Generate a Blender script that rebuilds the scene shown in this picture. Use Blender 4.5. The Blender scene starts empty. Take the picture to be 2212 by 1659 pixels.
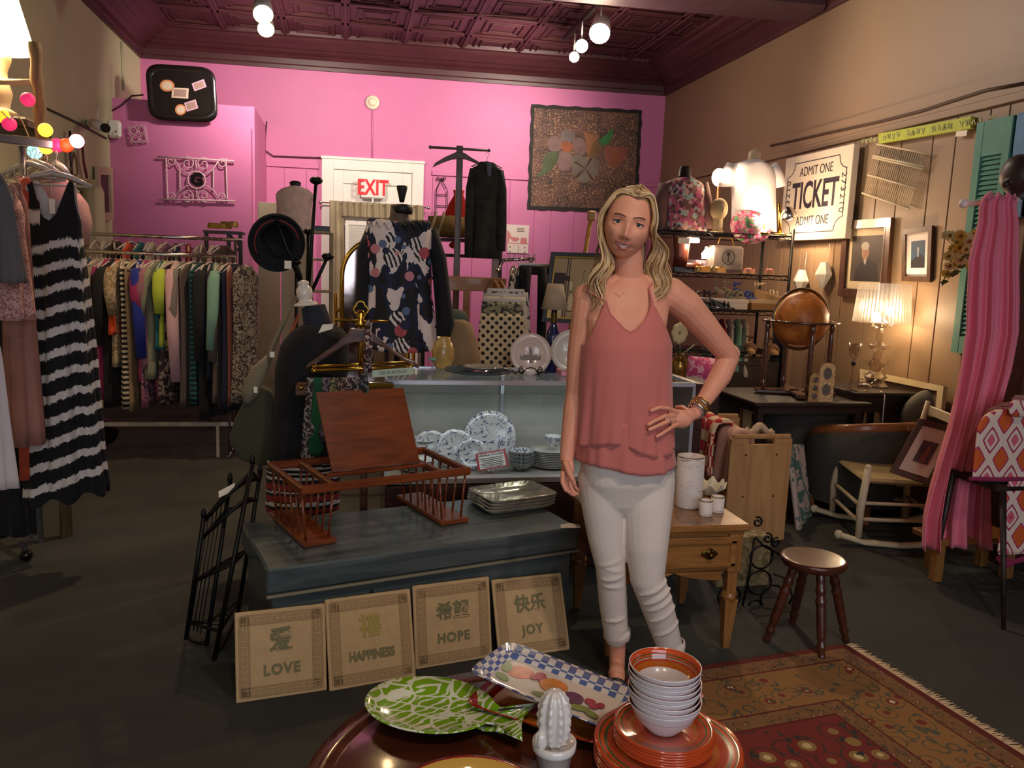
import bpy, bmesh, math, random
from mathutils import Vector as V, Matrix, Euler, noise
random.seed(7)
SC = bpy.context.scene
COL = SC.collection
PI = math.pi
# ---------------------------------------------------------------- camera
YAW, PITCH, ROLL, FPX, CZ = math.radians(11.8), math.radians(8.2), math.radians(2.2), 1730.0, 1.42
_f = V((math.sin(YAW)*math.cos(PITCH), math.cos(YAW)*math.cos(PITCH), -math.sin(PITCH)))
_r = V((math.cos(YAW), -math.sin(YAW), 0)); _u = _r.cross(_f)
_r, _u = math.cos(ROLL)*_r+math.sin(ROLL)*_u, -math.sin(ROLL)*_r+math.cos(ROLL)*_u
CAMP = V((0, 0, CZ))
cd = bpy.data.cameras.new('camera'); cam = bpy.data.objects.new('camera', cd); COL.objects.link(cam)
cd.sensor_fit = 'HORIZONTAL'; cd.sensor_width = 36; cd.lens = FPX/2212*36; cd.clip_start = .05
cam.matrix_world = Matrix(((_r.x, _u.x, -_f.x, 0), (_r.y, _u.y, -_f.y, 0), (_r.z, _u.z, -_f.z, CZ), (0, 0, 0, 1)))
SC.camera = cam
# ---------------------------------------------------------------- exposure, world, lights
SC.view_settings.view_transform = 'Standard'; SC.view_settings.look = 'None'
SC.view_settings.exposure = 0.35; SC.view_settings.gamma = 1; SC.view_settings.use_curve_mapping = False
w = bpy.data.worlds.new('room_ambient'); SC.world = w; w.use_nodes = True
w.node_tree.nodes['Background'].inputs[0].default_value = (.5, .42, .36, 1)
w.node_tree.nodes['Background'].inputs[1].default_value = .05
def light(kind, loc, energy, col, size=.1, aim=None, spot=None, blend=.5, name=None, sy=None):
    d = bpy.data.lights.new(name or kind.lower()+'_light', kind); o = bpy.data.objects.new(d.name, d); COL.objects.link(o)
    d.energy = energy; d.color = col; o.location = loc
    if kind == 'AREA':
        d.size = size
        if sy: d.shape = 'RECTANGLE'; d.size_y = sy
    else: d.shadow_soft_size = size
    if spot: d.spot_size = math.radians(spot); d.spot_blend = blend
    if aim is not None: o.rotation_euler = (V(aim)-V(loc)).to_track_quat('-Z', 'Y').to_euler()
    return o
WARM = (1, .72, .46); WARM2 = (1, .62, .36); COOL = (.80, .86, 1.0); NEUT = (1, .86, .74)
# daylight from the shop front window behind the camera
light('AREA', (.6, -3.8, 2.1), 95, COOL, 4.6, aim=(.6, 4, 1.6), sy=2.3, name='shop_window_daylight')
# ceiling track spots, in view (left track and right track) and above the camera
light('SPOT', (-.62, 7.25, 3.30), 150, NEUT, .06, aim=(-.7, 9.5, 2.7), spot=120, blend=1, name='track_spot')
light('SPOT', (1.92, 7.50, 3.30), 170, NEUT, .06, aim=(1.1, 9.4, 2.9), spot=125, blend=1, name='track_spot')
light('SPOT', (2.0, 5.6, 3.45), 70, NEUT, .08, aim=(3.66, 4.5, 2.9), spot=110, blend=1, name='track_spot')
light('SPOT', (2.2, 5.2, 3.4), 100, WARM, .06, aim=(1.3, 3.4, 0.6), spot=95, blend=1, name='track_spot')
light('SPOT', (-.3, 5.0, 3.4), 110, WARM, .06, aim=(-1.4, 4.6, 0.8), spot=100, blend=1, name='track_spot')
light('SPOT', (.2, .3, 3.5), 40, WARM, .08, aim=(.5, 1.5, .5), spot=95, blend=1, name='track_spot')
light('SPOT', (1.3, .2, 3.5), 85, NEUT, .10, aim=(1.0, 2.6, 1.1), spot=75, blend=1, name='track_spot')
light('POINT', (1.93, 6.75, 3.12), 32, NEUT, .08, name='track_bulbs')
light('AREA', (.9, 3.625, .882), 1.8, COOL, 1.35, aim=(.9, 3.80, .45), sy=.03, name='display_case_fill')  # added fill brightening the case interior, in place of daylight on its glass
# ---------------------------------------------------------------- pixel helpers (only used to measure real positions)
def ray(x, y): return _f+(x-1106)/FPX*_r-(y-829.5)/FPX*_u
def PY(x, y, Y): d = ray(x, y); return CAMP+d*(Y/d.y)
def PZ(x, y, z): d = ray(x, y); return CAMP+d*((z-CZ)/d.z)
def PX(x, y, X): d = ray(x, y); return CAMP+d*(X/d.x)
PHI = math.tan(math.radians(3.3))
def PB(x, y, off=0):        # point on the back wall plane Y = 9.3+PHI*(3.66-X)-off
    d = ray(x, y); return CAMP+d*((9.3-off+PHI*3.66)/(d.y+PHI*d.x))
# ---------------------------------------------------------------- materials
def lin(h):
    if isinstance(h, str):
        h = h.lstrip('#'); c = [int(h[i:i+2], 16)/255 for i in (0, 2, 4)]
    else: c = list(h)
    return tuple((x/12.92 if x <= .04045 else ((x+.055)/1.055)**2.4) for x in c)+(1,)
MATS = {}
def mat(name, col='#888888', rough=.6, metal=0, var=0, scale=8, bump=0, bscale=60, trans=0, ior=1.45, emit=0, ecol=None, coat=0, sheen=0, stretch=None, col2=None, spec=.5, sss=0):
    if name in MATS: return MATS[name]
    m = bpy.data.materials.new(name); MATS[name] = m; m.use_nodes = True
    nt = m.node_tree; b = nt.nodes['Principled BSDF']; c = lin(col)
    b.inputs['Base Color'].default_value = c; b.inputs['Roughness'].default_value = rough
    b.inputs['Metallic'].default_value = metal; b.inputs['IOR'].default_value = ior
    b.inputs['Specular IOR Level'].default_value = spec
    if trans: b.inputs['Transmission Weight'].default_value = trans
    if coat: b.inputs['Coat Weight'].default_value = coat; b.inputs['Coat Roughness'].default_value = .08
    if sheen: b.inputs['Sheen Weight'].default_value = sheen
    if sss: b.inputs['Subsurface Weight'].default_value = sss; b.inputs['Subsurface Radius'].default_value = (.02, .008, .004)
    if emit:
        b.inputs['Emission Color'].default_value = lin(ecol or col); b.inputs['Emission Strength'].default_value = emit
    if var or bump or col2:
        tc = nt.nodes.new('ShaderNodeTexCoord'); mp = nt.nodes.new('ShaderNodeMapping')
        nt.links.new(tc.outputs['Object'], mp.inputs[0])
        if stretch: mp.inputs['Scale'].default_value = stretch
    if var or col2:
        n = nt.nodes.new('ShaderNodeTexNoise'); n.inputs['Scale'].default_value = scale; n.inputs['Detail'].default_value = 6
        nt.links.new(mp.outputs[0], n.inputs[0])
        r = nt.nodes.new('ShaderNodeValToRGB'); nt.links.new(n.outputs[0], r.inputs[0])
        a = [max(0, x*(1-var)) for x in c[:3]]+[1]; d = lin(col2) if col2 else [min(1, x*(1+var)) for x in c[:3]]+[1]
        r.color_ramp.elements[0].color = c if col2 else a; r.color_ramp.elements[0].position = .35
        r.color_ramp.elements[1].color = d; r.color_ramp.elements[1].position = .65
        nt.links.new(r.outputs[0], b.inputs['Base Color'])
    if bump:
        n = nt.nodes.new('ShaderNodeTexNoise'); n.inputs['Scale'].default_value = bscale; nt.links.new(mp.outputs[0], n.inputs[0])
        bp = nt.nodes.new('ShaderNodeBump'); bp.inputs['Strength'].default_value = bump; bp.inputs['Distance'].default_value = .01
        nt.links.new(n.outputs[0], bp.inputs['Height']); nt.links.new(bp.outputs[0], b.inputs['Normal'])
    return m
def clearmat(name, tint='#ffffff', fac=.22, rough=.05):
    if name in MATS: return MATS[name]
    m = bpy.data.materials.new(name); MATS[name] = m; m.use_nodes = True; nt = m.node_tree; nt.nodes.remove(nt.nodes['Principled BSDF']); o = nt.nodes['Material Output']
    t = nt.nodes.new('ShaderNodeBsdfTransparent'); t.inputs[0].default_value = lin(tint); gl = nt.nodes.new('ShaderNodeBsdfGlossy'); gl.inputs['Roughness'].default_value = rough; lw = nt.nodes.new('ShaderNodeLayerWeight'); lw.inputs[0].default_value = fac
    mx_ = nt.nodes.new('ShaderNodeMixShader'); nt.links.new(lw.outputs['Facing'], mx_.inputs[0]); nt.links.new(t.outputs[0], mx_.inputs[1]); nt.links.new(gl.outputs[0], mx_.inputs[2]); nt.links.new(mx_.outputs[0], o.inputs[0]); return m
def ramp_mat(name, build, rough=.6, metal=0, bump=0, coat=0):
    """build(nt, N, L) returns a colour socket"""
    if name in MATS: return MATS[name]
    m = bpy.data.materials.new(name); MATS[name] = m; m.use_nodes = True; nt = m.node_tree; b = nt.nodes['Principled BSDF']
    b.inputs['Roughness'].default_value = rough; b.inputs['Metallic'].default_value = metal
    if coat: b.inputs['Coat Weight'].default_value = coat; b.inputs['Coat Roughness'].default_value = .08
    tc = nt.nodes.new('ShaderNodeTexCoord')
    s = build(nt, tc.outputs['Object']); nt.links.new(s, b.inputs['Base Color'])
    if bump:
        bp = nt.nodes.new('ShaderNodeBump'); bp.inputs['Strength'].default_value = bump; bp.inputs['Distance'].default_value = .01
        nt.links.new(s, bp.inputs['Height']); nt.links.new(bp.outputs[0], b.inputs['Normal'])
    return m
def n_map(nt, s, scale=(1, 1, 1), rot=(0, 0, 0), loc=(0, 0, 0)):
    mp = nt.nodes.new('ShaderNodeMapping'); mp.inputs['Scale'].default_value = scale; mp.inputs['Rotation'].default_value = rot; mp.inputs['Location'].default_value = loc
    nt.links.new(s, mp.inputs[0]); return mp.outputs[0]
def n_ramp(nt, s, stops, const=True):
    r = nt.nodes.new('ShaderNodeValToRGB'); cr = r.color_ramp
    if const: cr.interpolation = 'CONSTANT'
    while len(cr.elements) < len(stops): cr.elements.new(.5)
    for e, (p, c) in zip(cr.elements, stops): e.position = p; e.color = lin(c) if isinstance(c, str) else c
    nt.links.new(s, r.inputs[0]); return r.outputs[0]
def n_noise(nt, s, scale, detail=3, dist=0):
    n = nt.nodes.new('ShaderNodeTexNoise'); n.inputs['Scale'].default_value = scale; n.inputs['Detail'].default_value = detail; n.inputs['Distortion'].default_value = dist
    nt.links.new(s, n.inputs[0]); return n.outputs[0]
def n_vor(nt, s, scale, out='Distance', feat='F1', rnd=1):
    n = nt.nodes.new('ShaderNodeTexVoronoi'); n.inputs['Scale'].default_value = scale; n.feature = feat; n.inputs['Randomness'].default_value = rnd
    nt.links.new(s, n.inputs[0]); return n.outputs[out]
def n_mix(nt, f, a, b):
    n = nt.nodes.new('ShaderNodeMix'); n.data_type = 'RGBA'
    if isinstance(f, float): n.inputs[0].default_value = f
    else: nt.links.new(f, n.inputs[0])
    for i, x in ((6, a), (7, b)):
        if isinstance(x, str): n.inputs[i].default_value = lin(x)
        else: nt.links.new(x, n.inputs[i])
    return n.outputs[2]
def n_wave(nt, s, scale, dirn='X', dist=0, kind='BANDS', dscale=1):
    n = nt.nodes.new('ShaderNodeTexWave'); n.wave_type = kind
    if kind == 'BANDS': n.bands_direction = dirn
    else: n.rings_direction = dirn
    n.inputs['Scale'].default_value = scale; n.inputs['Distortion'].default_value = dist; n.inputs['Detail'].default_value = 3; n.inputs['Detail Scale'].default_value = dscale
    nt.links.new(s, n.inputs[0]); return n.outputs['Fac']
def wood(name, c1, c2, rough=.35, axis='X', scale=3, coat=.2):
    st = {'X': (.12, 1, 1), 'Y': (1, .12, 1), 'Z': (1, 1, .12)}[axis]
    def f(nt, s):
        m = n_map(nt, s, tuple(a*scale*6 for a in st)); return n_ramp(nt, n_noise(nt, m, 1.6, 8, 1.2), [(.35, c1), (.65, c2)], False)
    return ramp_mat(name, f, rough, bump=0, coat=coat)
def print_fabric(name, base, cols, scale=25, rough=.8, thr=.30, small=None):
    """cells of several colours over a base cloth"""
    def f(nt, s):
        out = n_ramp(nt, n_noise(nt, s, scale*.35, 2), [(0, base), (.44, base), (.45, cols[0]), (.52, base)])
        for i, c in enumerate(cols):
            m = n_map(nt, s, loc=(i*3.7, i*1.3, i*2.1))
            d = n_vor(nt, m, scale*(1+.25*i)); msk = n_ramp(nt, d, [(0, '#ffffff'), (thr-.05*i*.5, '#000000')])
            out = n_mix(nt, msk, out, c)
        return out
    return ramp_mat(name, f, rough)
def glass(name, col='#ffffff', rough=0.0, ior=1.45):
    return mat(name, col, rough, trans=1, ior=ior)
def stripes(name, c1, c2, n=20, duty=.5, axis='Z', rough=.8):
    def f(nt, s): return n_ramp(nt, n_wave(nt, s, n/20*PI*.32, axis), [(0, c1), (duty, c2)])
    return ramp_mat(name, f, rough)
# ---------------------------------------------------------------- mesh builder
def frame_of(d):
    d = V(d).normalized(); a = V((0, 0, 1)) if abs(d.z) < .95 else V((1, 0, 0))
    x = a.cross(d).normalized(); return x, d.cross(x)
class MB:
    def __init__(s): s.v = []; s.f = []; s.m = []; s.sm = []
    def add(s, vs, fs, mi=0, smooth=False):
        o = len(s.v); s.v += [V(p) for p in vs]
        for f in fs: s.f.append([i+o for i in f]); s.m.append(mi); s.sm.append(smooth)
        return s
    def box(s, c, d, rot=None, mi=0, bev=0):
        c = V(c); hx, hy, hz = d[0]/2, d[1]/2, d[2]/2
        R = Euler(rot).to_matrix() if rot is not None else None
        if bev > 0:
            b = min(bev, hx*.95, hy*.95, hz*.95); vs = []; idx = {}
            for sx in (-1, 1):
                for sy in (-1, 1):
                    for sz in (-1, 1):
                        for k, p in enumerate(((hx, hy-b, hz-b), (hx-b, hy, hz-b), (hx-b, hy-b, hz))):
                            idx[(sx, sy, sz, k)] = len(vs); vs.append(V((p[0]*sx, p[1]*sy, p[2]*sz)))
            fs = []
            for t in (-1, 1):
                fs.append([idx[(t, a, q, 0)] for a, q in ((-1, -1), (1, -1), (1, 1), (-1, 1))][::t])
                fs.append([idx[(a, t, q, 1)] for a, q in ((-1, -1), (1, -1), (1, 1), (-1, 1))][::-t])
                fs.append([idx[(a, q, t, 2)] for a, q in ((-1, -1), (1, -1), (1, 1), (-1, 1))][::t])
            for a in (-1, 1):
                for q in (-1, 1):
                    fs.append([idx[(a, q, -1, 0)], idx[(a, q, 1, 0)], idx[(a, q, 1, 1)], idx[(a, q, -1, 1)]][::-a*q])
                    fs.append([idx[(a, -1, q, 0)], idx[(a, 1, q, 0)], idx[(a, 1, q, 2)], idx[(a, -1, q, 2)]][::a*q])
                    fs.append([idx[(-1, a, q, 1)], idx[(1, a, q, 1)], idx[(1, a, q, 2)], idx[(-1, a, q, 2)]][::-a*q])
                    for e in (-1, 1): fs.append([idx[(a, q, e, 0)], idx[(a, q, e, 1)], idx[(a, q, e, 2)]][::a*q*e])
        else:
            vs = [V((x, y, z)) for x in (-hx, hx) for y in (-hy, hy) for z in (-hz, hz)]
            fs = [[0, 1, 3, 2], [4, 6, 7, 5], [0, 4, 5, 1], [2, 3, 7, 6], [0, 2, 6, 4], [1, 5, 7, 3]]
        return s.add([(R @ p if R else p)+c for p in vs], fs, mi)
    def ringsurf(s, rings, mi=0, smooth=True, closed=True, cap=(True, True)):
        n = len(rings[0]); o = len(s.v)
        for r in rings: s.v += [V(p) for p in r]
        for i in range(len(rings)-1):
            for j in range(n if closed else n-1):
                k = (j+1) % n; s.f.append([o+i*n+j, o+i*n+k, o+(i+1)*n+k, o+(i+1)*n+j]); s.m.append(mi); s.sm.append(smooth)
        if closed:
            if cap[0]: s.f.append([o+j for j in range(n)][::-1]); s.m.append(mi); s.sm.append(False)
            if cap[1]: s.f.append([o+(len(rings)-1)*n+j for j in range(n)]); s.m.append(mi); s.sm.append(False)
        return s
    def tube(s, pts, r, n=8, mi=0, cap=True, smooth=True, flat=1.0, up=None):
        pts = [V(p) for p in pts]; rs = r if isinstance(r, (list, tuple)) else [r]*len(pts); rings = []
        x = None
        for i, p in enumerate(pts):
            d = (pts[min(i+1, len(pts)-1)]-pts[max(i-1, 0)])
            if d.length < 1e-9: d = V((0, 0, 1))
            d.normalize()
            if up is not None: y = V(up); x = (y.cross(d)).normalized(); y = d.cross(x)
            elif x is None: x, y = frame_of(d)
            else: x = (x-d*x.dot(d)).normalized(); y = d.cross(x)
            rings.append([p+x*math.cos(2*PI*k/n)*rs[i]+y*math.sin(2*PI*k/n)*rs[i]*flat for k in range(n)])
        return s.ringsurf(rings, mi, smooth, True, (cap, cap))
    def cyl(s, a, b, r, r2=None, n=16, mi=0, smooth=True): return s.tube([a, b], [r, r if r2 is None else r2], n, mi, True, smooth)
    def lathe(s, prof, c=(0, 0, 0), n=24, mi=0, axis=None, smooth=True, sx=1, sy=1, cap=(True, True)):
        """prof: list of (radius, height); a tuple's third entry sets the material of the band above it"""
        c = V(c); d = V(axis) if axis is not None else V((0, 0, 1)); d.normalize()
        x, y = (V((1, 0, 0)), V((0, 1, 0))) if axis is None else frame_of(d)
        o = len(s.v)
        for q in prof: s.v += [c+d*q[1]+x*math.cos(2*PI*k/n)*q[0]*sx+y*math.sin(2*PI*k/n)*q[0]*sy for k in range(n)]
        for i in range(len(prof)-1):
            m_ = prof[i][2] if len(prof[i]) > 2 else mi
            for j in range(n):
                k = (j+1) % n; s.f.append([o+i*n+j, o+i*n+k, o+(i+1)*n+k, o+(i+1)*n+j]); s.m.append(m_); s.sm.append(smooth)
        if cap[0] and prof[0][0] > 1e-6: s.f.append([o+j for j in range(n)][::-1]); s.m.append(mi); s.sm.append(False)
        if cap[1] and prof[-1][0] > 1e-6: s.f.append([o+(len(prof)-1)*n+j for j in range(n)]); s.m.append(prof[-1][2] if len(prof[-1]) > 2 else mi); s.sm.append(False)
        return s
    def sphere(s, c, r, n=16, mi=0, rot=None):
        r = (r, r, r) if not isinstance(r, (tuple, list)) else r; R = Euler(rot).to_matrix() if rot is not None else Matrix.Identity(3)
        m = max(6, n//2); rings = []
        for i in range(m+1):
            t = PI*i/m; q = max(math.sin(t), 1e-3)
            rings.append([V(c)+R @ V((q*math.cos(2*PI*k/n)*r[0], q*math.sin(2*PI*k/n)*r[1], -math.cos(t)*r[2])) for k in range(n)])
        return s.ringsurf(rings, mi)
    def prism(s, poly, th, org=(0, 0, 0), ux=(1, 0, 0), uy=(0, 1, 0), mi=0, side=None):
        """2-D polygon on plane org+ux,uy extruded by th along the normal ux x uy"""
        org = V(org); ux = V(ux); uy = V(uy); nn = ux.cross(uy).normalized()*th; n = len(poly)
        a = [org+ux*p[0]+uy*p[1] for p in poly]; b = [p+nn for p in a]
        s.add(a+b, [list(range(n))[::-1], [n+i for i in range(n)]], mi)
        o = len(s.v)-2*n
        for i in range(n):
            k = (i+1) % n; s.f.append([o+i, o+k, o+n+k, o+n+i]); s.m.append(mi if side is None else side); s.sm.append(False)
        return s
    def grid(s, fn, nu, nv, mi=0, smooth=True, th=0, wrap=False):
        """fn(u,v)->point"""
        P = [[V(fn(i/(nu-(0 if wrap else 1)), j/(nv-1))) for i in range(nu)] for j in range(nv)]
        return s.ringsurf(P, mi, smooth, wrap, (False, False))
    def torus(s, c, R, r, ux=(1, 0, 0), uy=(0, 1, 0), n=24, m=6, a0=0, a1=2*PI, mi=0):
        pts = [V(c)+V(ux)*math.cos(a0+(a1-a0)*i/n)*R+V(uy)*math.sin(a0+(a1-a0)*i/n)*R for i in range(n+1)]
        return s.tube(pts, r, m, mi)
    def build(s, name, mats, parent=None, world=True, solid=0, sub=0, label=None, remesh=0, smooth_it=0, bevel=0):
        if not isinstance(mats, (list, tuple)): mats = [mats]
        vs = s.v
        if parent is not None and world:
            Mi = wm(parent).inverted(); vs = [Mi @ p for p in vs]
        me = bpy.data.meshes.new(name); me.from_pydata([tuple(p) for p in vs], [], s.f)
        for m in mats: me.materials.append(m)
        me.polygons.foreach_set('material_index', s.m); me.polygons.foreach_set('use_smooth', s.sm); me.update()
        o = bpy.data.objects.new(name, me); COL.objects.link(o)
        if parent is not None: o.parent = parent
        if label: o['label'] = label
        if solid: q = o.modifiers.new('thickness', 'SOLIDIFY'); q.thickness = solid; q.offset = 0
        if remesh: q = o.modifiers.new('remesh', 'REMESH'); q.mode = 'VOXEL'; q.voxel_size = remesh; q.use_smooth_shade = True
        if smooth_it: q = o.modifiers.new('smooth', 'SMOOTH'); q.iterations = smooth_it; q.factor = .5
        if bevel: q = o.modifiers.new('bevel', 'BEVEL'); q.width = bevel; q.segments = 2; q.limit_method = 'ANGLE'
        if sub: q = o.modifiers.new('subdivision', 'SUBSURF'); q.levels = sub; q.render_levels = sub
        return o
def wm(o):
    m = Matrix.LocRotScale(o.location, o.rotation_euler, o.scale)
    return wm(o.parent) @ m if o.parent else m
def tag(o, label=None, cat=None, group=None, kind=None):
    if label: o['label'] = label
    if cat: o['category'] = cat
    if group: o['group'] = group
    if kind: o['kind'] = kind
    return o
def thing(name, label, cat, loc=(0, 0, 0), rz=0, group=None, rot=None):
    o = bpy.data.objects.new(name, None); COL.objects.link(o); o.location = loc; o.empty_display_size = .05
    o.rotation_euler = rot if rot is not None else (0, 0, rz)
    return tag(o, label, cat, group)
def dup(root, loc=None, rz=None, label=None, group=None, rot=None, scale=None, parent=None):
    c = root.copy(); COL.objects.link(c)
    if parent: c.parent = parent
    if loc is not None: c.location = loc
    if rz is not None: c.rotation_euler = (0, 0, rz)
    if rot is not None: c.rotation_euler = rot
    if scale is not None: c.scale = (scale,)*3 if isinstance(scale, (int, float)) else scale
    if label: c['label'] = label
    if group: c['group'] = group
    for ch in [x for x in bpy.data.objects if x.parent == root]:
        dup(ch, parent=c)
    return c
def struct(name, mb, m, **k): o = mb.build(name, m, **k); o['kind'] = 'structure'; return o
def text_mesh(s, txt, size, mx, ext=.001, align='CENTER', mi=0, bold=0, sx=1, space=1):
    """adds the outline of a text, standing on matrix mx (x right, y up, z out), to builder s"""
    cu = bpy.data.curves.new('t', 'FONT'); cu.body = txt; cu.size = size; cu.align_x = align; cu.align_y = 'CENTER'; cu.extrude = ext; cu.offset = bold; cu.space_character = space; cu.resolution_u = 3
    o = bpy.data.objects.new('t', cu); COL.objects.link(o)
    dg = bpy.context.evaluated_depsgraph_get(); me = bpy.data.meshes.new_from_object(o.evaluated_get(dg))
    s.add([mx @ V((v.co.x*sx, v.co.y, v.co.z)) for v in me.vertices], [list(p.vertices) for p in me.polygons], mi)
    bpy.data.objects.remove(o); bpy.data.curves.remove(cu); bpy.data.meshes.remove(me)
def mframe(org, ux, uy):
    ux = V(ux).normalized(); n = ux.cross(V(uy)).normalized(); uy = n.cross(ux)
    return Matrix(((ux.x, uy.x, n.x, org[0]), (ux.y, uy.y, n.y, org[1]), (ux.z, uy.z, n.z, org[2]), (0, 0, 0, 1)))
def circ(r, n=20, cx=0, cy=0, ry=None): return [(cx+r*math.cos(2*PI*i/n), cy+(r if ry is None else ry)*math.sin(2*PI*i/n)) for i in range(n)]
def spiral(c, r0, r1, turns, ux, uy, a0=0, n=24, dirn=1):
    return [V(c)+V(ux)*math.cos(a0+dirn*2*PI*turns*i/n)*(r0+(r1-r0)*i/n)+V(uy)*math.sin(a0+dirn*2*PI*turns*i/n)*(r0+(r1-r0)*i/n) for i in range(n+1)]
X3, Y3, Z3 = V((1, 0, 0)), V((0, 1, 0)), V((0, 0, 1))
# ================================================================ ROOM
XL, XR, ZC, ZW = -2.2, 3.66, 3.80, 3.50
def yb(x, off=0): return 9.3-off+PHI*(3.66-x)
XDIR = V((1, -PHI, 0)).normalized(); BN = V((-PHI, -1, 0)).normalized()   # along / out of the back wall
m_pink = mat('pink_paint', '#cc74a2', .55, var=.04, scale=1.5, bump=.05, bscale=30)
m_brown = mat('brown_paint', '#8e7458', .5, var=.05, scale=1.2, bump=.05, bscale=30)
m_green = mat('sage_paint', '#c4c49a', .6, var=.05, scale=1.5)
m_maroon = mat('maroon_tin', '#4a2628', .45, var=.10, scale=5)
m_dkbeam = mat('dark_beam', '#50343c', .6, var=.1)
def carpetf(nt, s):
    a = n_ramp(nt, n_noise(nt, s, 220, 2), [(.3, '#282925'), (.7, '#3e3e37')], False)
    b = n_ramp(nt, n_noise(nt, n_map(nt, s, (3, 3, 3)), 1.1, 4), [(.35, '#2b2b27'), (.65, '#3a3a32')], False)
    return n_mix(nt, .5, a, b)
m_carpet = ramp_mat('carpet', carpetf, .95, bump=.6)
struct('floor', MB().add([(XL, -4, 0), (XR, -4, 0), (XR, 9.9, 0), (XL, 9.9, 0), (XL, -4, -.1), (XR, -4, -.1), (XR, 9.9, -.1), (XL, 9.9, -.1)],
       [[0, 1, 2, 3], [4, 7, 6, 5], [0, 4, 5, 1], [1, 5, 6, 2], [2, 6, 7, 3], [3, 7, 4, 0]]), m_carpet)
def wallquad(a, b, n, z0, z1, th=.1):
    a = V(a); b = V(b); n = V(n)*-th
    p = [V((a.x, a.y, z0)), V((b.x, b.y, z0)), V((b.x, b.y, z1)), V((a.x, a.y, z1))]
    return MB().add(p+[q+n for q in p], [[0, 1, 2, 3], [7, 6, 5, 4], [0, 4, 5, 1], [1, 5, 6, 2], [2, 6, 7, 3], [3, 7, 4, 0]])
struct('wall_left', wallquad((XL, -4), (XL, 9.9), (1, 0, 0), 0, ZC), m_green)
struct('wall_right', wallquad((XR, 9.9), (XR, -4), (-1, 0, 0), 0, ZC), m_brown)
struct('wall_back', wallquad((XL, yb(XL)), (XR, yb(XR)), BN, 0, ZC), m_pink)
# front wall of the shop, behind the camera, with its window opening (a frame of four panels)
fw = MB().box((.73, -4.05, .5), (5.86, .1, 1.0)).box((.73, -4.05, 3.6), (5.86, .1, .4)).box((-1.95, -4.05, 2.2), (.5, .1, 2.4)).box((3.41, -4.05, 2.2), (.5, .1, 2.4))
struct('wall_front', fw, m_brown)
# vertical grooved boards below the rail on the back wall and the right wall
def boards(a, b, n, z0, z1, wds, th=.012, gap=.007):
    mb = MB(); a = V((*a, 0)); b = V((*b, 0)); d = (b-a); L = d.length; d.normalize(); t = 0; i = 0; n = V(n)
    while t < L-.02:
        w_ = min(wds[i % len(wds)], L-t); c = a+d*(t+w_/2)+n*(th/2)
        mb.box((c.x, c.y, (z0+z1)/2), (w_-gap, th, z1-z0), rot=(0, 0, math.atan2(d.y, d.x)), bev=.003); t += w_; i += 1
    return mb
struct('trim_1', boards((-.9, yb(-.9)), (-.33, yb(-.33)), BN, 0, 2.43, [.2, .24, .12, .2]), m_pink)
struct('trim_2', boards((.95, yb(.95)), (3.64, yb(3.64)), BN, 0, 2.43, [.28, .2, .42, .3, .2]), m_pink)
struct('trim_3', boards((XR, 9.2), (XR, .5), (-1, 0, 0), 0, 2.44, [.30, .2, .26, .14, .3, .22]), m_brown)
struct('trim_4', MB().box((XR-.013, 4.9, 2.475), (.022, 8.6, .05), bev=.004).box((XR-.009, 4.9, 2.56), (.014, 8.6, .12)), m_brown)
c = V((1.4, yb(1.4)-.013, 2.455))
struct('trim_5', MB().box((2.3, yb(2.3)-.012, 2.47), (2.72, .022, .05), rot=(0, 0, -math.atan(PHI)), bev=.004), m_pink)
struct('trim_6', MB().box((-.61, yb(-.61)-.012, 2.47), (.57, .022, .05), rot=(0, 0, -math.atan(PHI)), bev=.004), m_pink)
# cornice of pressed tin: profile (out from wall, height)
prof = [(.0, ZW), (.03, ZW), (.035, ZW+.035), (.05, ZW+.045), (.055, ZW+.10), (.09, ZW+.13), (.15, ZW+.15), (.17, ZW+.17), (.20, ZW+.175), (.24, ZW+.21), (.31, ZW+.235), (.33, ZW+.26), (.38, ZW+.265), (.40, ZC+.02), (0, ZC+.02)]
def cornice(pts, ns):
    return MB().ringsurf([[V((p[0]+n[0]*o, p[1]+n[1]*o, z)) for o, z in prof] for p, n in zip(pts, ns)], closed=True, smooth=False)
struct('trim_7', cornice([(XL, -4), (XL, yb(XL)), (XR, yb(XR)), (XR, -4)], [(1, 0), (1+PHI*.5, -1), (-1+PHI*.5, -1), (-1, 0)]), m_maroon)
# tin ceiling: slab plus raised ribs and sunk panel frames
cb = MB().box((.73, 2.9, ZC+.05), (5.86, 13.9, .1))
px_, py_ = .62, .62
for i in range(10):
    x = XL+.3+i*px_
    cb.box((x, 2.9, ZC-.012), (.09, 13.8, .024), bev=.01); cb.box((x, 2.9, ZC-.03), (.035, 13.8, .02), bev=.008)
for j in range(16):
    y = 9.25-j*py_
    cb.box((.73, y, ZC-.012), (5.8, .09, .024), bev=.01)
for i in range(9):
    for j in range(9):
        x = XL+.3+(i+.5)*px_; y = 9.25-(j+.5)*py_
        for (a, b_) in ((.38, .04), (.26, .03)):
            for s_ in (-1, 1):
                cb.box((x+s_*a/2, y, ZC-.008), (b_*.6, a+b_*.6, .018), bev=.006); cb.box((x, y+s_*a/2, ZC-.008), (a, b_*.6, .018), bev=.006)
struct('ceiling', cb, m_maroon)
bm_ = MB().box((2.4, 6.17+.05, 3.66), (2.5, .38, .32), rot=(0, 0, -math.atan(PHI)), bev=.03)
struct('trim_8', bm_, m_dkbeam)
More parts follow.
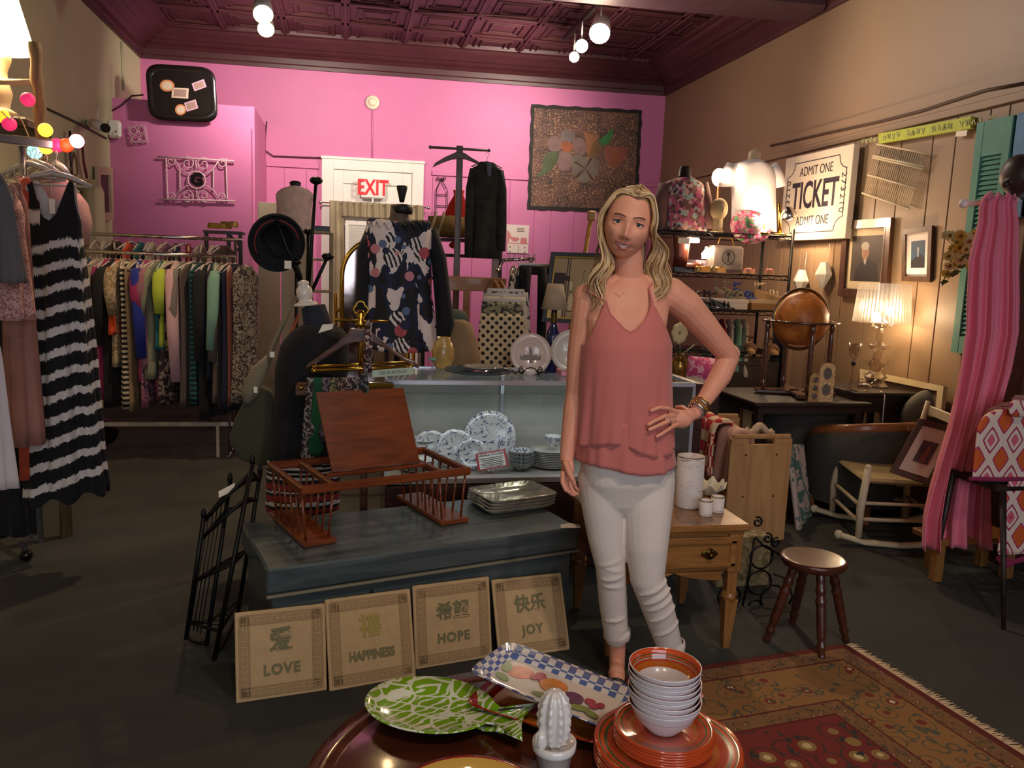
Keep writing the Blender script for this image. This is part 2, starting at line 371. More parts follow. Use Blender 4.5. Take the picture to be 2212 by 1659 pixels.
# ---------------- pink fitting-room box at the back left, with a taller tier behind its front
LO, UP = 2.66, 2.88
bx = MB()
def slab(x0, x1, o0, o1, z0, z1, mb):
    p = [V((x0, yb(x0, o0), 0)), V((x1, yb(x1, o0), 0)), V((x1, yb(x1, o1), 0)), V((x0, yb(x0, o1), 0))]
    mb.add([q+Z3*z0 for q in p]+[q+Z3*z1 for q in p], [[0, 3, 2, 1], [4, 5, 6, 7], [0, 1, 5, 4], [1, 2, 6, 5], [2, 3, 7, 6], [3, 0, 4, 7]])
slab(XL, -.92, 1.25, 1.12, 0, LO, bx); slab(XL, -.90, 1.12, .0, 0, UP, bx)
struct('wall_fitting_room', bx, m_pink)
# ---------------- exit door
m_white = mat('white_paint', '#e8e2d8', .45, var=.03, scale=3); m_dark = mat('dark_gap', '#241c1c', .8)
def bp(x, z, o=0): return V((x, yb(x, o), z))
dm = mframe(bp(-.29, 0, .0), XDIR, Z3)       # local x along the wall, y up, z out of the wall
dw, dh = 1.14, 2.58
d = MB()
def lb(mb, x0, x1, y0, y1, z0, z1, mi=0, bev=.004, mx=dm):
    c_ = mx @ V(((x0+x1)/2, (y0+y1)/2, (z0+z1)/2)); t = MB().box((0, 0, 0), (x1-x0, y1-y0, z1-z0), bev=bev, mi=mi)
    R = mx.to_3x3(); mb.add([R @ p+c_ for p in t.v], t.f, mi); return mb
lb(d, 0, .13, 0, dh, 0, .045); lb(d, dw-.13, dw, 0, dh, 0, .045); lb(d, .13, dw-.13, dh-.13, dh, 0, .045); lb(d, -.01, dw+.01, dh-.02, dh+.01, 0, .055)
struct('trim_9', d, m_white)
d = MB(); lb(d, .13, dw-.13, 0.01, dh-.13, 0, .012)
for x0, x1, y0, y1 in ((.13, .24, .01, 2.45), (.90, 1.01, .01, 2.45), (.24, .90, 2.30, 2.45), (.24, .90, 1.0, 1.15), (.24, .90, .01, .2)): lb(d, x0, x1, y0, y1, .012, .028)
door = struct('door_1', d, m_white)
# ================================================================ WOMAN
m_skin = mat('skin', '#e29c80', .5, var=.04, scale=20, sss=.12, spec=.4)
m_lip = mat('lips', '#b4605c', .4); m_teeth = mat('teeth', '#e9dccf', .3); m_eyew = mat('eye_white', '#cfc6c2', .25)
m_iris = mat('iris', '#51606a', .2); m_pupil = mat('pupil', '#0c0a0a', .1); m_lash = mat('lashes', '#2c1d18', .7); m_brow = mat('eyebrow', '#664430', .8)
m_top = mat('coral_chiffon', '#c87068', .8, sheen=.2, bump=.15, bscale=300)
m_jean = mat('white_denim', '#dcd0c6', .8, bump=.12, bscale=250, var=.02, scale=8)
hair_m = [mat('hair_blond', '#c09a6a', .45, spec=.6), mat('hair_brown', '#83623f', .5), mat('hair_light', '#d8bc92', .45), mat('hair_root', '#80623f', .6)]
W = thing('person', 'woman in coral camisole top and white jeans, wavy blond hair, hand on hip', 'person', (1.0, 2.5, 0))
def cap(mb, a, b, ra, rb, n=14):
    a = V(a); b = V(b); k = 5; d = (b-a); L = d.length; d.normalize()
    pts = []; rs = []
    for i in range(k): t = PI/2*(1-i/k); pts.append(a-d*ra*math.sin(t)); rs.append(ra*math.cos(t)+1e-4)
    pts += [a, b]; rs += [ra, rb]
    for i in range(1, k+1): t = PI/2*i/k; pts.append(b+d*rb*math.sin(t)); rs.append(rb*math.cos(t)+1e-4)
    mb.tube(pts, rs, n); return mb
def chain(mb, pts, rs, n=14):
    for i in range(len(pts)-1): cap(mb, pts[i], pts[i+1], rs[i], rs[i+1], n)
def ell_loft(mb, levels, n=28, pw=2.2):
    """levels: (px, py, Y, halfwidth m, depth m)"""
    rings = []
    for (x, y, Yd, rx, ry) in levels:
        c_ = PY(x, y, Yd); ring = []
        for k in range(n):
            a = 2*PI*k/n; ca, sa = math.cos(a), math.sin(a)
            ring.append(c_+V((math.copysign(abs(ca)**(2/pw), ca)*rx, math.copysign(abs(sa)**(2/pw), sa)*ry, 0)))
        rings.append(ring)
    mb.ringsurf(rings); return mb
B = MB()
# torso (from the hips up), slimmer than the clothes
ell_loft(B, [(1352, 1062, 2.50, .10, .075), (1352, 1030, 2.50, .142, .10), (1352, 980, 2.50, .145, .10), (1348, 900, 2.50, .118, .085), (1346, 830, 2.50, .105, .078), (1348, 770, 2.49, .120, .088), (1350, 725, 2.48, .130, .098), (1352, 690, 2.485, .138, .090), (1356, 660, 2.50, .140, .078), (1360, 638, 2.505, .135, .068), (1362, 620, 2.51, .105, .06), (1362, 606, 2.515, .066, .052), (1362, 596, 2.52, .05, .048)])
for px in (1312, 1388): B.sphere(PY(px, 738, 2.435), (.050, .040, .052))
chain(B, [PY(1360, 640, 2.515), PY(1358, 600, 2.515), PY(1357, 540, 2.50)], [.060, .0485, .047], 18)
cap(B, PY(1356, 606, 2.515), PY(1280, 636, 2.52), .034, .044); cap(B, PY(1364, 604, 2.515), PY(1452, 630, 2.52), .034, .046)
cap(B, PY(1345, 648, 2.455), PY(1290, 640, 2.48), .010, .012); cap(B, PY(1375, 648, 2.455), PY(1430, 636, 2.48), .010, .012)   # collar bones
# hanging arm (left in the photo)
chain(B, [PY(1272, 645, 2.52), PY(1266, 680, 2.52), PY(1252, 770, 2.53), PY(1244, 850, 2.54), PY(1240, 890, 2.53), PY(1228, 960, 2.51), PY(1224, 992, 2.50)], [.052, .048, .042, .034, .037, .027, .0235], 16)
def finger(pts, r0=.0085, r1=.0065):
    n = len(pts); chain(B, pts, [r0+(r1-r0)*i/(n-1) for i in range(n)], 10)
B.sphere(PY(1226, 1012, 2.49), (.017, .034, .042), rot=(0, .06, .25))
hy = 2.455
finger([PY(1216, 1022, 2.462), PY(1215, 1042, 2.45), PY(1222, 1058, 2.44), PY(1232, 1064, 2.445)])
finger([PY(1222, 1028, 2.478), PY(1223, 1050, 2.468), PY(1231, 1065, 2.462), PY(1240, 1069, 2.466)])
finger([PY(1229, 1030, 2.50), PY(1232, 1052, 2.49), PY(1240, 1065, 2.486), PY(1247, 1067, 2.49)])
finger([PY(1236, 1030, 2.52), PY(1240, 1047, 2.512), PY(1246, 1056, 2.508), PY(1250, 1060, 2.512)], .0075, .006)
finger([PY(1222, 1000, 2.468), PY(1228, 1018, 2.442), PY(1236, 1034, 2.434), PY(1241, 1046, 2.436)], .011, .0075)
# arm with the hand on the hip (right in the photo)
chain(B, [PY(1456, 640, 2.52), PY(1480, 658, 2.52), PY(1522, 705, 2.535), PY(1566, 758, 2.555), PY(1572, 775, 2.56), PY(1556, 812, 2.535), PY(1522, 864, 2.49), PY(1500, 893, 2.455)], [.054, .053, .046, .039, .038, .038, .027, .0225], 16)
B.sphere(PY(1578, 764, 2.57), .033)
B.sphere(PY(1468, 905, 2.41), (.042, .022, .031), rot=(0, .1, -.4)); B.sphere(PY(1488, 898, 2.44), (.026, .018, .025))
finger([PY(1462, 890, 2.40), PY(1441, 882, 2.372), PY(1424, 880, 2.358), PY(1407, 887, 2.352)])
finger([PY(1456, 898, 2.395), PY(1436, 899, 2.365), PY(1416, 908, 2.352), PY(1400, 917, 2.349)])
finger([PY(1458, 908, 2.395), PY(1441, 911, 2.366), PY(1421, 920, 2.352), PY(1403, 928, 2.349)])
finger([PY(1464, 917, 2.40), PY(1449, 924, 2.371), PY(1433, 935, 2.358), PY(1419, 943, 2.353)], .0075, .006)
finger([PY(1486, 890, 2.46), PY(1474, 880, 2.50), PY(1462, 880, 2.53)], .010, .008)
# legs
LA = [PY(1300, 1040, 2.51), PY(1302, 1110, 2.50), PY(1318, 1230, 2.48), PY(1326, 1300, 2.50), PY(1333, 1380, 2.52), PY(1333, 1436, 2.53)]
LB = [PY(1404, 1040, 2.51), PY(1402, 1110, 2.48), PY(1398, 1250, 2.42), PY(1424, 1320, 2.44), PY(1447, 1400, 2.47), PY(1452, 1446, 2.48)]
chain(B, LA, [.072, .062, .044, .044, .031, .027], 16); chain(B, LB, [.075, .066, .046, .045, .031, .027], 16)
def foot(ax, ay, az, ang):
    c_, s_ = math.cos(ang), math.sin(ang)
    def q(f, l, z): return V((ax+s_*f+c_*l, ay-c_*f+s_*l, z+.0105))
    cap(B, V((ax, ay, az)), q(-.015, 0, .035), .028, .026); cap(B, q(-.02, 0, .03), q(.07, 0, .042), .026, .028); cap(B, V((ax, ay, az-.01)), q(.09, 0, .035), .026, .024); cap(B, q(.06, 0, .03), q(.13, .006, .022), .03, .021)
    for i, (l, e) in enumerate(((-.026, .178), (-.011, .182), (.002, .176), (.014, .168), (.026, .158))): cap(B, q(.12, l, .016), q(e, l, .012), .011 if i else .012, .008, 8)
    return q
qa = foot(LA[-1].x, LA[-1].y, LA[-1].z, -.35); qb = foot(LB[-1].x, LB[-1].y, LB[-1].z, .1)
# head
HC = PY(1357, 483, 2.475); HY, HR = math.radians(-20), math.radians(9.5)
toc = (CAMP-HC).normalized()
hf = toc; hx = V((0, 0, 1)).cross(hf)*1; hx = hf.cross(V((0, 0, 1))).normalized()*-1
hx = V((-hf.y, hf.x, 0)).normalized(); hz = hx.cross(-hf).normalized()
if hz.z < 0: hz = -hz
c_, s_ = math.cos(HR), math.sin(HR); hx, hz = hx*c_-hz*s_, hx*s_+hz*c_
def HP(x, y, z): return HC+hx*x-hf*y+hz*z        # y: backwards
G = [(0, -.004, .006, .007, .016), (0, -.022, .011, .0065, .014), (0, -.038, .016, .0078, .0085), (.0115, -.042, .008, .0055, .006), (-.0115, -.042, .008, .0055, .006),
     (.032, 0, -.0105, .015, .010), (-.032, 0, -.0105, .015, .010), (.03, .020, .004, .018, .007), (-.03, .020, .004, .018, .007),
     (.044, -.030, .006, .015, .014), (-.044, -.030, .006, .015, .014), (0, -.0615, .0045, .020, .0042), (0, -.078, .006, .016, .005), (0, -.070, -.006, .026, .0045),
     (0, -.089, -.003, .015, .005), (0, -.104, .008, .016, .012), (.034, -.052, .003, .010, .012), (-.034, -.052, .003, .010, .012), (0, -.052, -.002, .004, .006)]
def headpt(u, v, extra=0):
    th = PI*v; ph = 2*PI*u
    dx, dy, dz = math.sin(th)*math.sin(ph), -math.sin(th)*math.cos(ph), math.cos(th)
    sgn = lambda t, p: math.copysign(abs(t)**p, t)
    z = dz*(.117 if dz > 0 else .112)
    tp = 1 if z > -.015 else 1-.27*min(1, (-z-.015)/.10)**1.8
    x = sgn(dx, .92)*.0745*tp; y = sgn(dy, .9)*(.088 if dy < 0 else .102)*(1 if z > -.02 or dy < 0 else 1-.5*min(1, (-z-.02)/.09))
    if dy < 0:
        e = sum(g[2]*math.exp(-((x-g[0])/g[3])**2/2-((z-g[1])/g[4])**2/2) for g in G)*min(1, -dy*2)
        y -= e
    return HP(x, y, z)
B.grid(headpt, 110, 110, wrap=True)
for sx in (-1, 1): B.sphere(HP(sx*.076, .012, -.008), (.008, .016, .028)); B.sphere(HP(sx*.077, .010, -.032), (.006, .009, .011))
body = B.build('body', m_skin, W, remesh=.0031, smooth_it=2)
def facey(x, z):   # outer face surface, front
    best = None
    nx = min(.98, abs(x)/.0745); 
    dz = z/(.117 if z > 0 else .112); tp = 1 if z > -.015 else 1-.27*min(1, (-z-.015)/.10)**1.8
    r_ = math.sqrt(max(1e-4, 1-dz*dz)); dx = min(.999, (abs(x)/(.0745*tp))**(1/.92)/r_); dy = r_*math.sqrt(1-dx*dx)
    return -(dy**.9)*.088-sum(g[2]*math.exp(-((x-g[0])/g[3])**2/2-((z-g[1])/g[4])**2/2) for g in G)
def FP3(x, z, o=0): return HP(x, facey(x, z)-o, z)
for sx in (-1, 1):
    ex = sx*.032; ey = facey(ex, 0)
    e = MB(); e.sphere(HP(ex, ey+.0085, 0), (.0125, .0125, .0125), 20); eye = e.build('eye', m_eyew, W)
    cdir = (CAMP-HP(ex, ey+.0085, 0)).normalized(); ec = HP(ex, ey+.0085, 0)
    MB().lathe([(.0001, .0129), (.0058, .0122), (.0062, .0108)], ec, 20, axis=cdir, cap=(False, False)).build('iris', m_iris, eye)
    MB().lathe([(.0001, .0134), (.0027, .0129), (.0028, .012)], ec, 14, axis=cdir, cap=(False, False)).build('pupil', m_pupil, eye)
    up = [FP3(ex+.0155*math.cos(a), .0065*math.sin(a), .0005) for a in [PI*(1-i/10) for i in range(11)]]
    # lids: skin-coloured rolls above and below, dark lash line
    l = MB(); 
    def lid(a0, a1, rr, h, o, m_): 
        pts = []
        for i in range(13):
            a = a0+(a1-a0)*i/12; x = ex+.0165*math.cos(a); z = h*1.15*math.sin(a); pts.append(HP(x, ey-.0035+.0085*(abs(math.cos(a))**2.5)-o, z))
        l.tube(pts, [rr*(.45+.55*math.sin(PI*i/12)) for i in range(13)], 6, m_)
    lid(0, PI, .0036, .0078, 0, 0); lid(PI, 2*PI, .0030, .0066, -.0005, 0); lid(0, PI, .0020, .0058, .0018, 1); lid(PI, 2*PI, .0006, .0052, .001, 1)
    l.build('eyelid', [m_skin, m_lash], W)
    b = MB(); b.tube([FP3(sx*(.012+.036*t), .0195+.006*math.sin(t*2.4)-.002*t, .0012) for t in [i/8 for i in range(9)]], [.0020+.0014*math.sin(PI*min(1, i/8*1.0)*.8) for i in range(9)], 6, flat=.6); b.build('eyebrow', m_brow, W)
MB().grid(lambda u, v: FP3((u-.5)*.047*(1-.25*abs(v-.5)), -.0665-.0085*v+.009*((u-.5)*2)**2, -.0002+.0015*math.cos((u-.5)*PI)), 14, 4).build('teeth', m_teeth, W)
lp = MB()
lp.tube([FP3((t-.5)*.058, -.0635+.0105*((t-.5)*2)**2-(.001 if abs(t-.5) < .08 else 0), .001) for t in [i/12 for i in range(13)]], [.0008+.0022*math.sin(PI*i/12)**.6 for i in range(13)], 8)
lp.tube([FP3((t-.5)*.056, -.0775+.0215*((t-.5)*2)**2-.001, .001) for t in [i/12 for i in range(13)]], [.0008+.0031*math.sin(PI*i/12)**.7 for i in range(13)], 8)
lp.build('lips', m_lip, W)
MB().sphere(FP3(-.0075, -.0475, -.001), (.0028, .002, .0014)).sphere(FP3(.0075, -.0475, -.001), (.0028, .002, .0014)).build('nostrils', m_lash, W)
# ---------- hair: strands from the parting down both sides
Hm = MB(); rnd = random.Random(3)
part = lambda t: HP(.012+.004*t, -.072+.15*t, max(0, .120*math.sqrt(max(0, 1-((-.072+.15*t)/(.092 if t < .48 else .106))**2)))+.006)       # front to back
def hstrand(t, side, spread, length, ph, lift, mi, r):
    p0 = part(t)
    sx = side
    q = rnd.random(); by = .09*t
    def lp_(o, i_, yo): return [PY(o[0]+(i_[0]-o[0])*q, o[1]+(i_[1]-o[1])*q, yo+by+.02*q) for _ in (0,)][0]
    if sx < 0:   # left in the photo
        key = [None, HP(-.045-lift*.5, -.056+.15*t, .090+lift), HP(-.076-lift, -.050+.14*t, .042), HP(-.087-lift+.012*q*t, -.030+.12*t, -.010), lp_((1296, 545), (1318, 548), 2.46), lp_((1284, 590), (1320, 595), 2.45), lp_((1270, 640), (1312, 636), 2.43), lp_((1266, 690), (1300, 668), 2.42)]
    else:
        key = [None, HP(.050+lift*.5, -.060+.15*t, .092+lift), HP(.076+lift, -.062+.14*t, .040), HP(.084+lift, -.050+.13*t, -.012), lp_((1440, 540), (1404, 545), 2.46), lp_((1446, 588), (1400, 590), 2.46), lp_((1436, 630), (1396, 630), 2.45), lp_((1420, 672), (1392, 662), 2.44)]
    pts = [p0]+key[1:]
    # Catmull-Rom
    out = []; P_ = [pts[0]]+pts+[pts[-1]]
    N = 6; tot = (len(pts)-1)*N; cut = int(tot*length)
    for i in range(1, len(P_)-2):
        for k in range(N):
            u = k/N; a, b_, c2, d = P_[i-1], P_[i], P_[i+1], P_[i+2]
            out.append(.5*((2*b_)+(c2-a)*u+(2*a-5*b_+4*c2-d)*u*u+(3*b_-a-3*c2+d)*u**3))
    out.append(pts[-1]); out = out[:cut]
    n = len(out)
    for i in range(n):
        q2 = max(0, (i/tot-.35))*1.6; out[i] = out[i]+hx*(math.sin(i*.52+ph)*.022*q2)-hf*(math.cos(i*.52+ph)*.018*q2)
    rs = [r*(.55+.6*math.sin(PI*min(1, (i+1)/n)**.7))*(1 if i < n-5 else (n-i)/6) for i in range(n)]
    k = rnd.choice([1, 1, 2, 3, 5, 8]); Hm.tube(out[:k+1], rs[:k+1], 5, rnd.choice([3, 1, 0, mi]), flat=.6); Hm.tube(out[k:], rs[k:], 5, mi, flat=.6)
for i in range(400):
    side = -1 if i % 2 else 1; t = rnd.random()**1.1
    if i % 4 == 0: t *= .12
    hstrand(t, side, rnd.uniform(-.6, 1.2), rnd.uniform(.84, 1.0), rnd.uniform(0, 1.2)+t*1.5+(2 if side > 0 else 0), rnd.uniform(-.006, .008), rnd.choice([0, 0, 0, 1, 2, 2]), rnd.uniform(.0028, .0052))
# scalp cap so no gap shows
def capf(u, v):
    c0 = math.cos(2*PI*u); vm = .235+.225*(1-c0) if c0 > 0 else .46+.34*(-c0)
    p = headpt(u, v*vm); return HC+(p-HC)*(1.02 if v < .99 else 1.0)
Hm.grid(capf, 48, 20, mi=0, wrap=True)
for i in range(60):   # curtain behind the neck
    a = rnd.uniform(-1, 1); x0 = a*.078; y0 = .05+.045*math.sqrt(max(0, 1-a*a)); ph = rnd.uniform(0, 6)
    Hm.tube([HP(x0*(.9+.12*k/8)+.006*math.sin(k*.9+ph), y0-.004*k, .05-.03*k) for k in range(9)], [.007]*7+[.005, .002], 5, rnd.choice([1, 1, 0, 3]), flat=.6)
Hm.build('hair', hair_m, W)
# ---------- camisole
def interp(tab, x):
    if x <= tab[0][0]: return tab[0][1:]
    for a, b_ in zip(tab, tab[1:]):
        if x <= b_[0]:
            t = (x-a[0])/(b_[0]-a[0]); return tuple(p+(q-p)*t for p, q in zip(a[1:], b_[1:]))
    return tab[-1][1:]
# y: centre px, Y, half width (m), depth front, depth back
TL = [(640, 1352, 2.50, .128, .090, .085), (700, 1350, 2.495, .142, .120, .085), (745, 1350, 2.49, .150, .134, .09), (800, 1348, 2.49, .152, .136, .10), (880, 1347, 2.495, .157, .138, .115), (950, 1347, 2.50, .165, .142, .125), (1005, 1350, 2.50, .174, .146, .135)]
edge = [(-1.0, 745), (-.86, 700), (-.78, 668), (-.70, 650), (-.60, 676), (-.32, 704), (-.17, 713), (0, 704), (.2, 685), (.34, 668), (.44, 650), (.56, 668), (.76, 705), (.9, 735), (1.0, 752)]
def top_fn(y_hem, seed, grow=0, amp=.8, start=None):
    def fn(u, v):
        a = 2*PI*u; sx = math.sin(a); fr = math.cos(a)   # fr>0 front
        y0 = interp(edge, sx)[0] if fr > 0 else 745-40*(-fr)
        if start is not None: y0 = start
        y1 = y_hem(sx) if callable(y_hem) else y_hem
        y = y0+(y1-y0)*v; cx, Yc, rx, rf, rb = interp(TL, y)
        k = max(0, (y-760)/240)
        fold = amp*k*(.0065*math.sin(a*9+seed)+.005*math.sin(a*15+seed*2)+.003*math.sin(a*23+y*.02))
        rx_ = rx+grow+fold; ry_ = (rf if fr > 0 else rb)+grow+fold
        c0 = PY(cx, y, Yc); q_ = math.copysign(abs(fr)**.8, fr)
        return c0+V((sx*rx_, -q_*ry_, 0))
    return fn
tp_ = MB(); tp_.grid(top_fn(lambda s: 957+8*s+10*math.sin(s*4), 1.2), 150, 34, wrap=True)
top = tp_.build('camisole', m_top, W, solid=.002)
MB().grid(top_fn(lambda s: 1000+3*s+6*math.sin(s*3+1), 3.1, -.006, .5, start=900), 150, 14, wrap=True).build('camisole_lower_layer', m_top, top, solid=.002)
st = MB()
f_ = top_fn(990, 1.2)
def strap(uidx, ptsback):
    st.tube([f_(uidx, 0)+V((0, -.002, 0))]+ptsback, .0042, 6, flat=.5)
strap(math.asin(-.70)/(2*PI) % 1, [PY(1266, 628, 2.46), PY(1276, 612, 2.51), PY(1290, 640, 2.58)])
strap(math.asin(.44)/(2*PI), [PY(1402, 622, 2.45), PY(1412, 603, 2.50), PY(1408, 640, 2.58)])
# rolled neckline edging
st.tube([f_((math.asin(s/40)/(2*PI)) % 1, 0) for s in range(-28, 18)], .003, 6)
st.tube([f_((math.asin(s/40)/(2*PI)) % 1, 0) for s in range(18, 40)], .0022, 6)
st.build('strap', m_top, top)
# ---------- jeans
J = MB()
ell_loft(J, [(1352, 960, 2.50, .148, .104), (1353, 1000, 2.50, .156, .112), (1353, 1035, 2.50, .154, .108), (1352, 1062, 2.50, .138, .092), (1350, 1085, 2.49, .110, .07), (1349, 1105, 2.49, .07, .05)], 32, 2.4)
def jl(pts, rs): 
    for i in range(len(pts)-1): cap(J, pts[i], pts[i+1], rs[i], rs[i+1], 20)
jl([PY(1301, 1036, 2.51), PY(1303, 1090, 2.50), PY(1309, 1160, 2.49), PY(1319, 1225, 2.48), PY(1324, 1300, 2.50), PY(1331, 1372, 2.515)], [.084, .074, .062, .051, .049, .043])
jl([PY(1400, 1036, 2.50), PY(1397, 1100, 2.475), PY(1397, 1180, 2.44), PY(1398, 1248, 2.425), PY(1422, 1315, 2.44), PY(1447, 1398, 2.47)], [.092, .087, .072, .058, .055, .045])
jr = random.Random(5)
def crease(c0, ang, w_, r_): # soft fabric roll around the front of a leg
    J.tube([c0+V((w_*math.sin(t)*1.0, -w_*math.cos(t), ang*math.sin(t))) for t in [(-1.2+2.4*i/10) for i in range(11)]], [r_*math.sin(PI*(i+.5)/11) for i in range(11)], 8)
for (x, y, Yc, w_, ang, r_) in ((1315, 1205, 2.48, .050, .02, .006), (1318, 1222, 2.48, .049, -.008, .007), (1319, 1240, 2.48, .048, .012, .007), (1320, 1258, 2.485, .0475, .0, .006), (1326, 1330, 2.50, .044, .01, .005), (1329, 1350, 2.51, .042, -.01, .005),
        (1404, 1262, 2.425, .056, .03, .008), (1412, 1280, 2.43, .0555, .034, .008), (1417, 1296, 2.435, .055, .03, .007), (1424, 1318, 2.44, .054, .034, .006), (1434, 1350, 2.45, .050, .03, .006), (1398, 1230, 2.43, .058, .02, .005)):
    crease(PY(x, y, Yc), ang, w_, r_)
jeans = J.build('jeans', m_jean, W, remesh=.0045, smooth_it=7)
for (x, y, Yc, dx_, r_) in ((1332, 1378, 2.518, .0, .041), (1449, 1404, 2.472, .012, .043)):
    c0 = PY(x, y, Yc); a_ = V((dx_*1.4, 0, -1)).normalized()
    MB().lathe([(r_*.96, -.036), (r_+.005, -.036), (r_+.0065, -.018), (r_+.005, 0), (r_-.001, 0.003), (r_-.004, -.004), (r_-.004, -.03)], c0, 36, axis=a_, cap=(False, False)).build('rolled_cuff', m_jean, jeans)
sm_ = MB(); sm_.tube([PY(1336, 1004+7*i, 2.388+.006*i) for i in range(5)], .002, 6); sm_.build('fly_seam', m_jean, jeans)
# ---------- shoes, jewellery
m_blk = mat('black_leather', '#15110f', .35); m_silver = mat('silver', '#cfcac2', .25, 1); m_gold = mat('gold', '#c9a255', .25, 1)
for q in (qa, qb):
    s = MB(); outline = [(-.034, 0), (-.03, .022), (.0, .03), (.06, .033), (.12, .041), (.165, .034), (.19, .008), (.186, -.02), (.16, -.036), (.12, -.038), (.06, -.03), (0, -.03), (-.03, -.022)]
    lo = [q(a, b_, 0.0) for a, b_ in outline]; hi = [q(a, b_, .011) for a, b_ in outline]; s.ringsurf([lo, hi], smooth=False)
    s.tube([q(-.032, 0, .01), q(-.036, 0, .04), q(-.03, 0, .07)], [.02, .022, .02], 10, flat=.35)
    s.tube([q(-.02+.0, .030*math.cos(t)*1.0, .078)+V((0, 0, 0))-(q(0, 0, 0)-q(.032*math.sin(t), 0, 0)) for t in [2*PI*i/16 for i in range(17)]], .004, 6)
    s.tube([q(.125, .040*math.cos(t), .008+.036*math.sin(t)) for t in [PI*i/10 for i in range(11)]], .007, 6)
    s.build('sandal', m_blk, W)
wr = PY(1506, 884, 2.468); wa = (PY(1522, 864, 2.49)-PY(1500, 893, 2.455)).normalized(); bx_, by_ = frame_of(wa)
for i, (o, m_, R_, r_) in enumerate(((-.014, m_silver, .0275, .003), (-.004, m_silver, .029, .0045), (.008, m_gold, .031, .0035), (.017, m_silver, .0315, .003), (.026, m_gold, .0325, .0028))):
    b = MB(); cc = wr+wa*o
    if i in (0, 2): 
        for k in range(20): b.sphere(cc+bx_*math.cos(k*PI/10)*R_+by_*math.sin(k*PI/10)*R_, r_*1.25, 8)
    else: b.torus(cc, R_, r_, bx_, by_, 28, 6)
    b.build('bracelet', m_, W)
fr = PY(1446, 910, 2.374); fd = (PY(1421, 920, 2.352)-PY(1441, 911, 2.366)).normalized(); a1, a2 = frame_of(fd)
MB().torus(fr, .0095, .0016, a1, a2, 18, 6).sphere(fr+V((0, -.011, .002)), .003, 8).build('ring', m_silver, W)
MB().tube([PY(1322, 622, 2.468), PY(1330, 634, 2.448), PY(1338, 641, 2.438), PY(1345, 634, 2.444), PY(1356, 614, 2.462)], .0008, 5).build('necklace', m_gold, W)
# ================================================================ TRUNK, TILES, BED TRAY
m_trunk = wood('trunk_blue', '#3c4648', '#565f5e', .35, 'X', 2, .3); m_edge = mat('worn_edge', '#7d7763', .6)
A16 = math.radians(16)
T = thing('blanket_chest', 'long blue-grey painted wooden chest on the floor behind four tan tiles', 'chest', (-.25, 2.60, 0), A16)
b = MB(); b.box((.60, .25, .17), (1.16, .47, .34), bev=.006); b.build('chest_body', m_trunk, T, world=False)
b = MB(); b.box((.60, .25, .375), (1.20, .51, .09), bev=.008); lid = b.build('lid', m_trunk, T, world=False)
MB().box((.60, -.008, .326), (1.205, .016, .010), bev=.003).build('lid_moulding', m_edge, lid, world=False)
MB().sphere((.36, .012, .28), (.006, .004, .012), 10).build('keyhole', m_dark, T, world=False)
g = MB(); g.prism([(-.03, -.02), (.05, -.025), (.055, .01), (.02, .035), (-.02, .02)], .002, (1.15, .05, .421), mi=0); tag(g.build('paper_scrap', mat('paper', '#e9ddca', .8), None, world=True), 'torn white paper scrap on the right corner of the blue chest', 'paper')
po = bpy.data.objects['paper_scrap']; po.matrix_world = Matrix.Identity(4); po.location = (-.25+1.12*math.cos(A16)-1.12, 2.60+1.12*math.sin(A16)-.02, 0)
# tiles
m_tile = mat('sandstone_tile', '#c8a678', .75, var=.05, scale=30, bump=.2, bscale=200); m_tile2 = mat('tile_band', '#a98a62', .8, bump=.3, bscale=150); m_olive = mat('tile_relief', '#7d7650', .6); m_goldr = mat('tile_relief_gold', '#b09a4e', .4)
def tile(bl, br, tz, topy, ch, word, label, gold=False, sz=.082):
    bl = V(bl); br = V(br); ux = (br-bl); wd = ux.length; ux.normalize()
    hgt = wd; lean = topy; up = V((0, 0, tz))+V((-ux.y, ux.x, 0))*lean; up.normalize()
    t = thing('wall_tile', label, 'tile', bl, group='tan word tiles leaning on the blue chest')
    mx = mframe(bl, ux, up); mx2 = mx @ Matrix.Translation((wd/2, hgt/2, 0))
    def lbx(mb, x, y, z, a, c_, e, mi=0, bev=.002):
        q = MB().box((0, 0, 0), (a, c_, e), bev=bev); R = mx.to_3x3(); o = mx2 @ V((x, y, z)); mb.add([R @ p+o for p in q.v], q.f, mi)
    p = MB(); lbx(p, 0, 0, -.006, wd, hgt, .012, bev=.003)
    for s in (-1, 1): lbx(p, s*(wd/2-.028), 0, .0005, .036, hgt-.03, .002, 1, .0008); lbx(p, 0, s*(hgt/2-.028), .0005, wd-.03, .036, .002, 1, .0008)
    n = 11
    for k in range(n):   # key-pattern relief round the border
        for s in (-1, 1):
            u = -wd/2+.045+k*(wd-.09)/(n-1); q = s*(wd/2-.028)
            for (a0, b0, ww, hh) in ((-.008, 0, .002, .018), (.001, .008, .018, .002), (.008, -.003, .002, .012), (.003, -.003, .008, .002)):
                lbx(p, u+a0, q+b0, .002, ww, hh, .0025, 0, .0003); lbx(p, q+b0, u+a0, .002, hh, ww, .0025, 0, .0003)
    p.build('slab', [m_tile, m_tile2], t)
    q = MB(); text_mesh(q, ch, sz, mx2 @ Matrix.Translation((0, .040, .0015)), .0022, bold=.0016, sx=.95); q.build('character', m_goldr if gold else m_olive, t)
    q = MB(); text_mesh(q, word, .047 if len(word) < 8 else .043, mx2 @ Matrix.Translation((0, -.052, .0015)), .0022, bold=.0014, sx=.95 if len(word) < 8 else .76, space=1.15 if len(word) < 8 else 1.0); q.build('word', m_olive, t)
tile((-.339, 2.52, .002), (-.055, 2.565, .002), .277, .055, '爱', 'LOVE', 'tan tile with one raised character over the word LOVE')
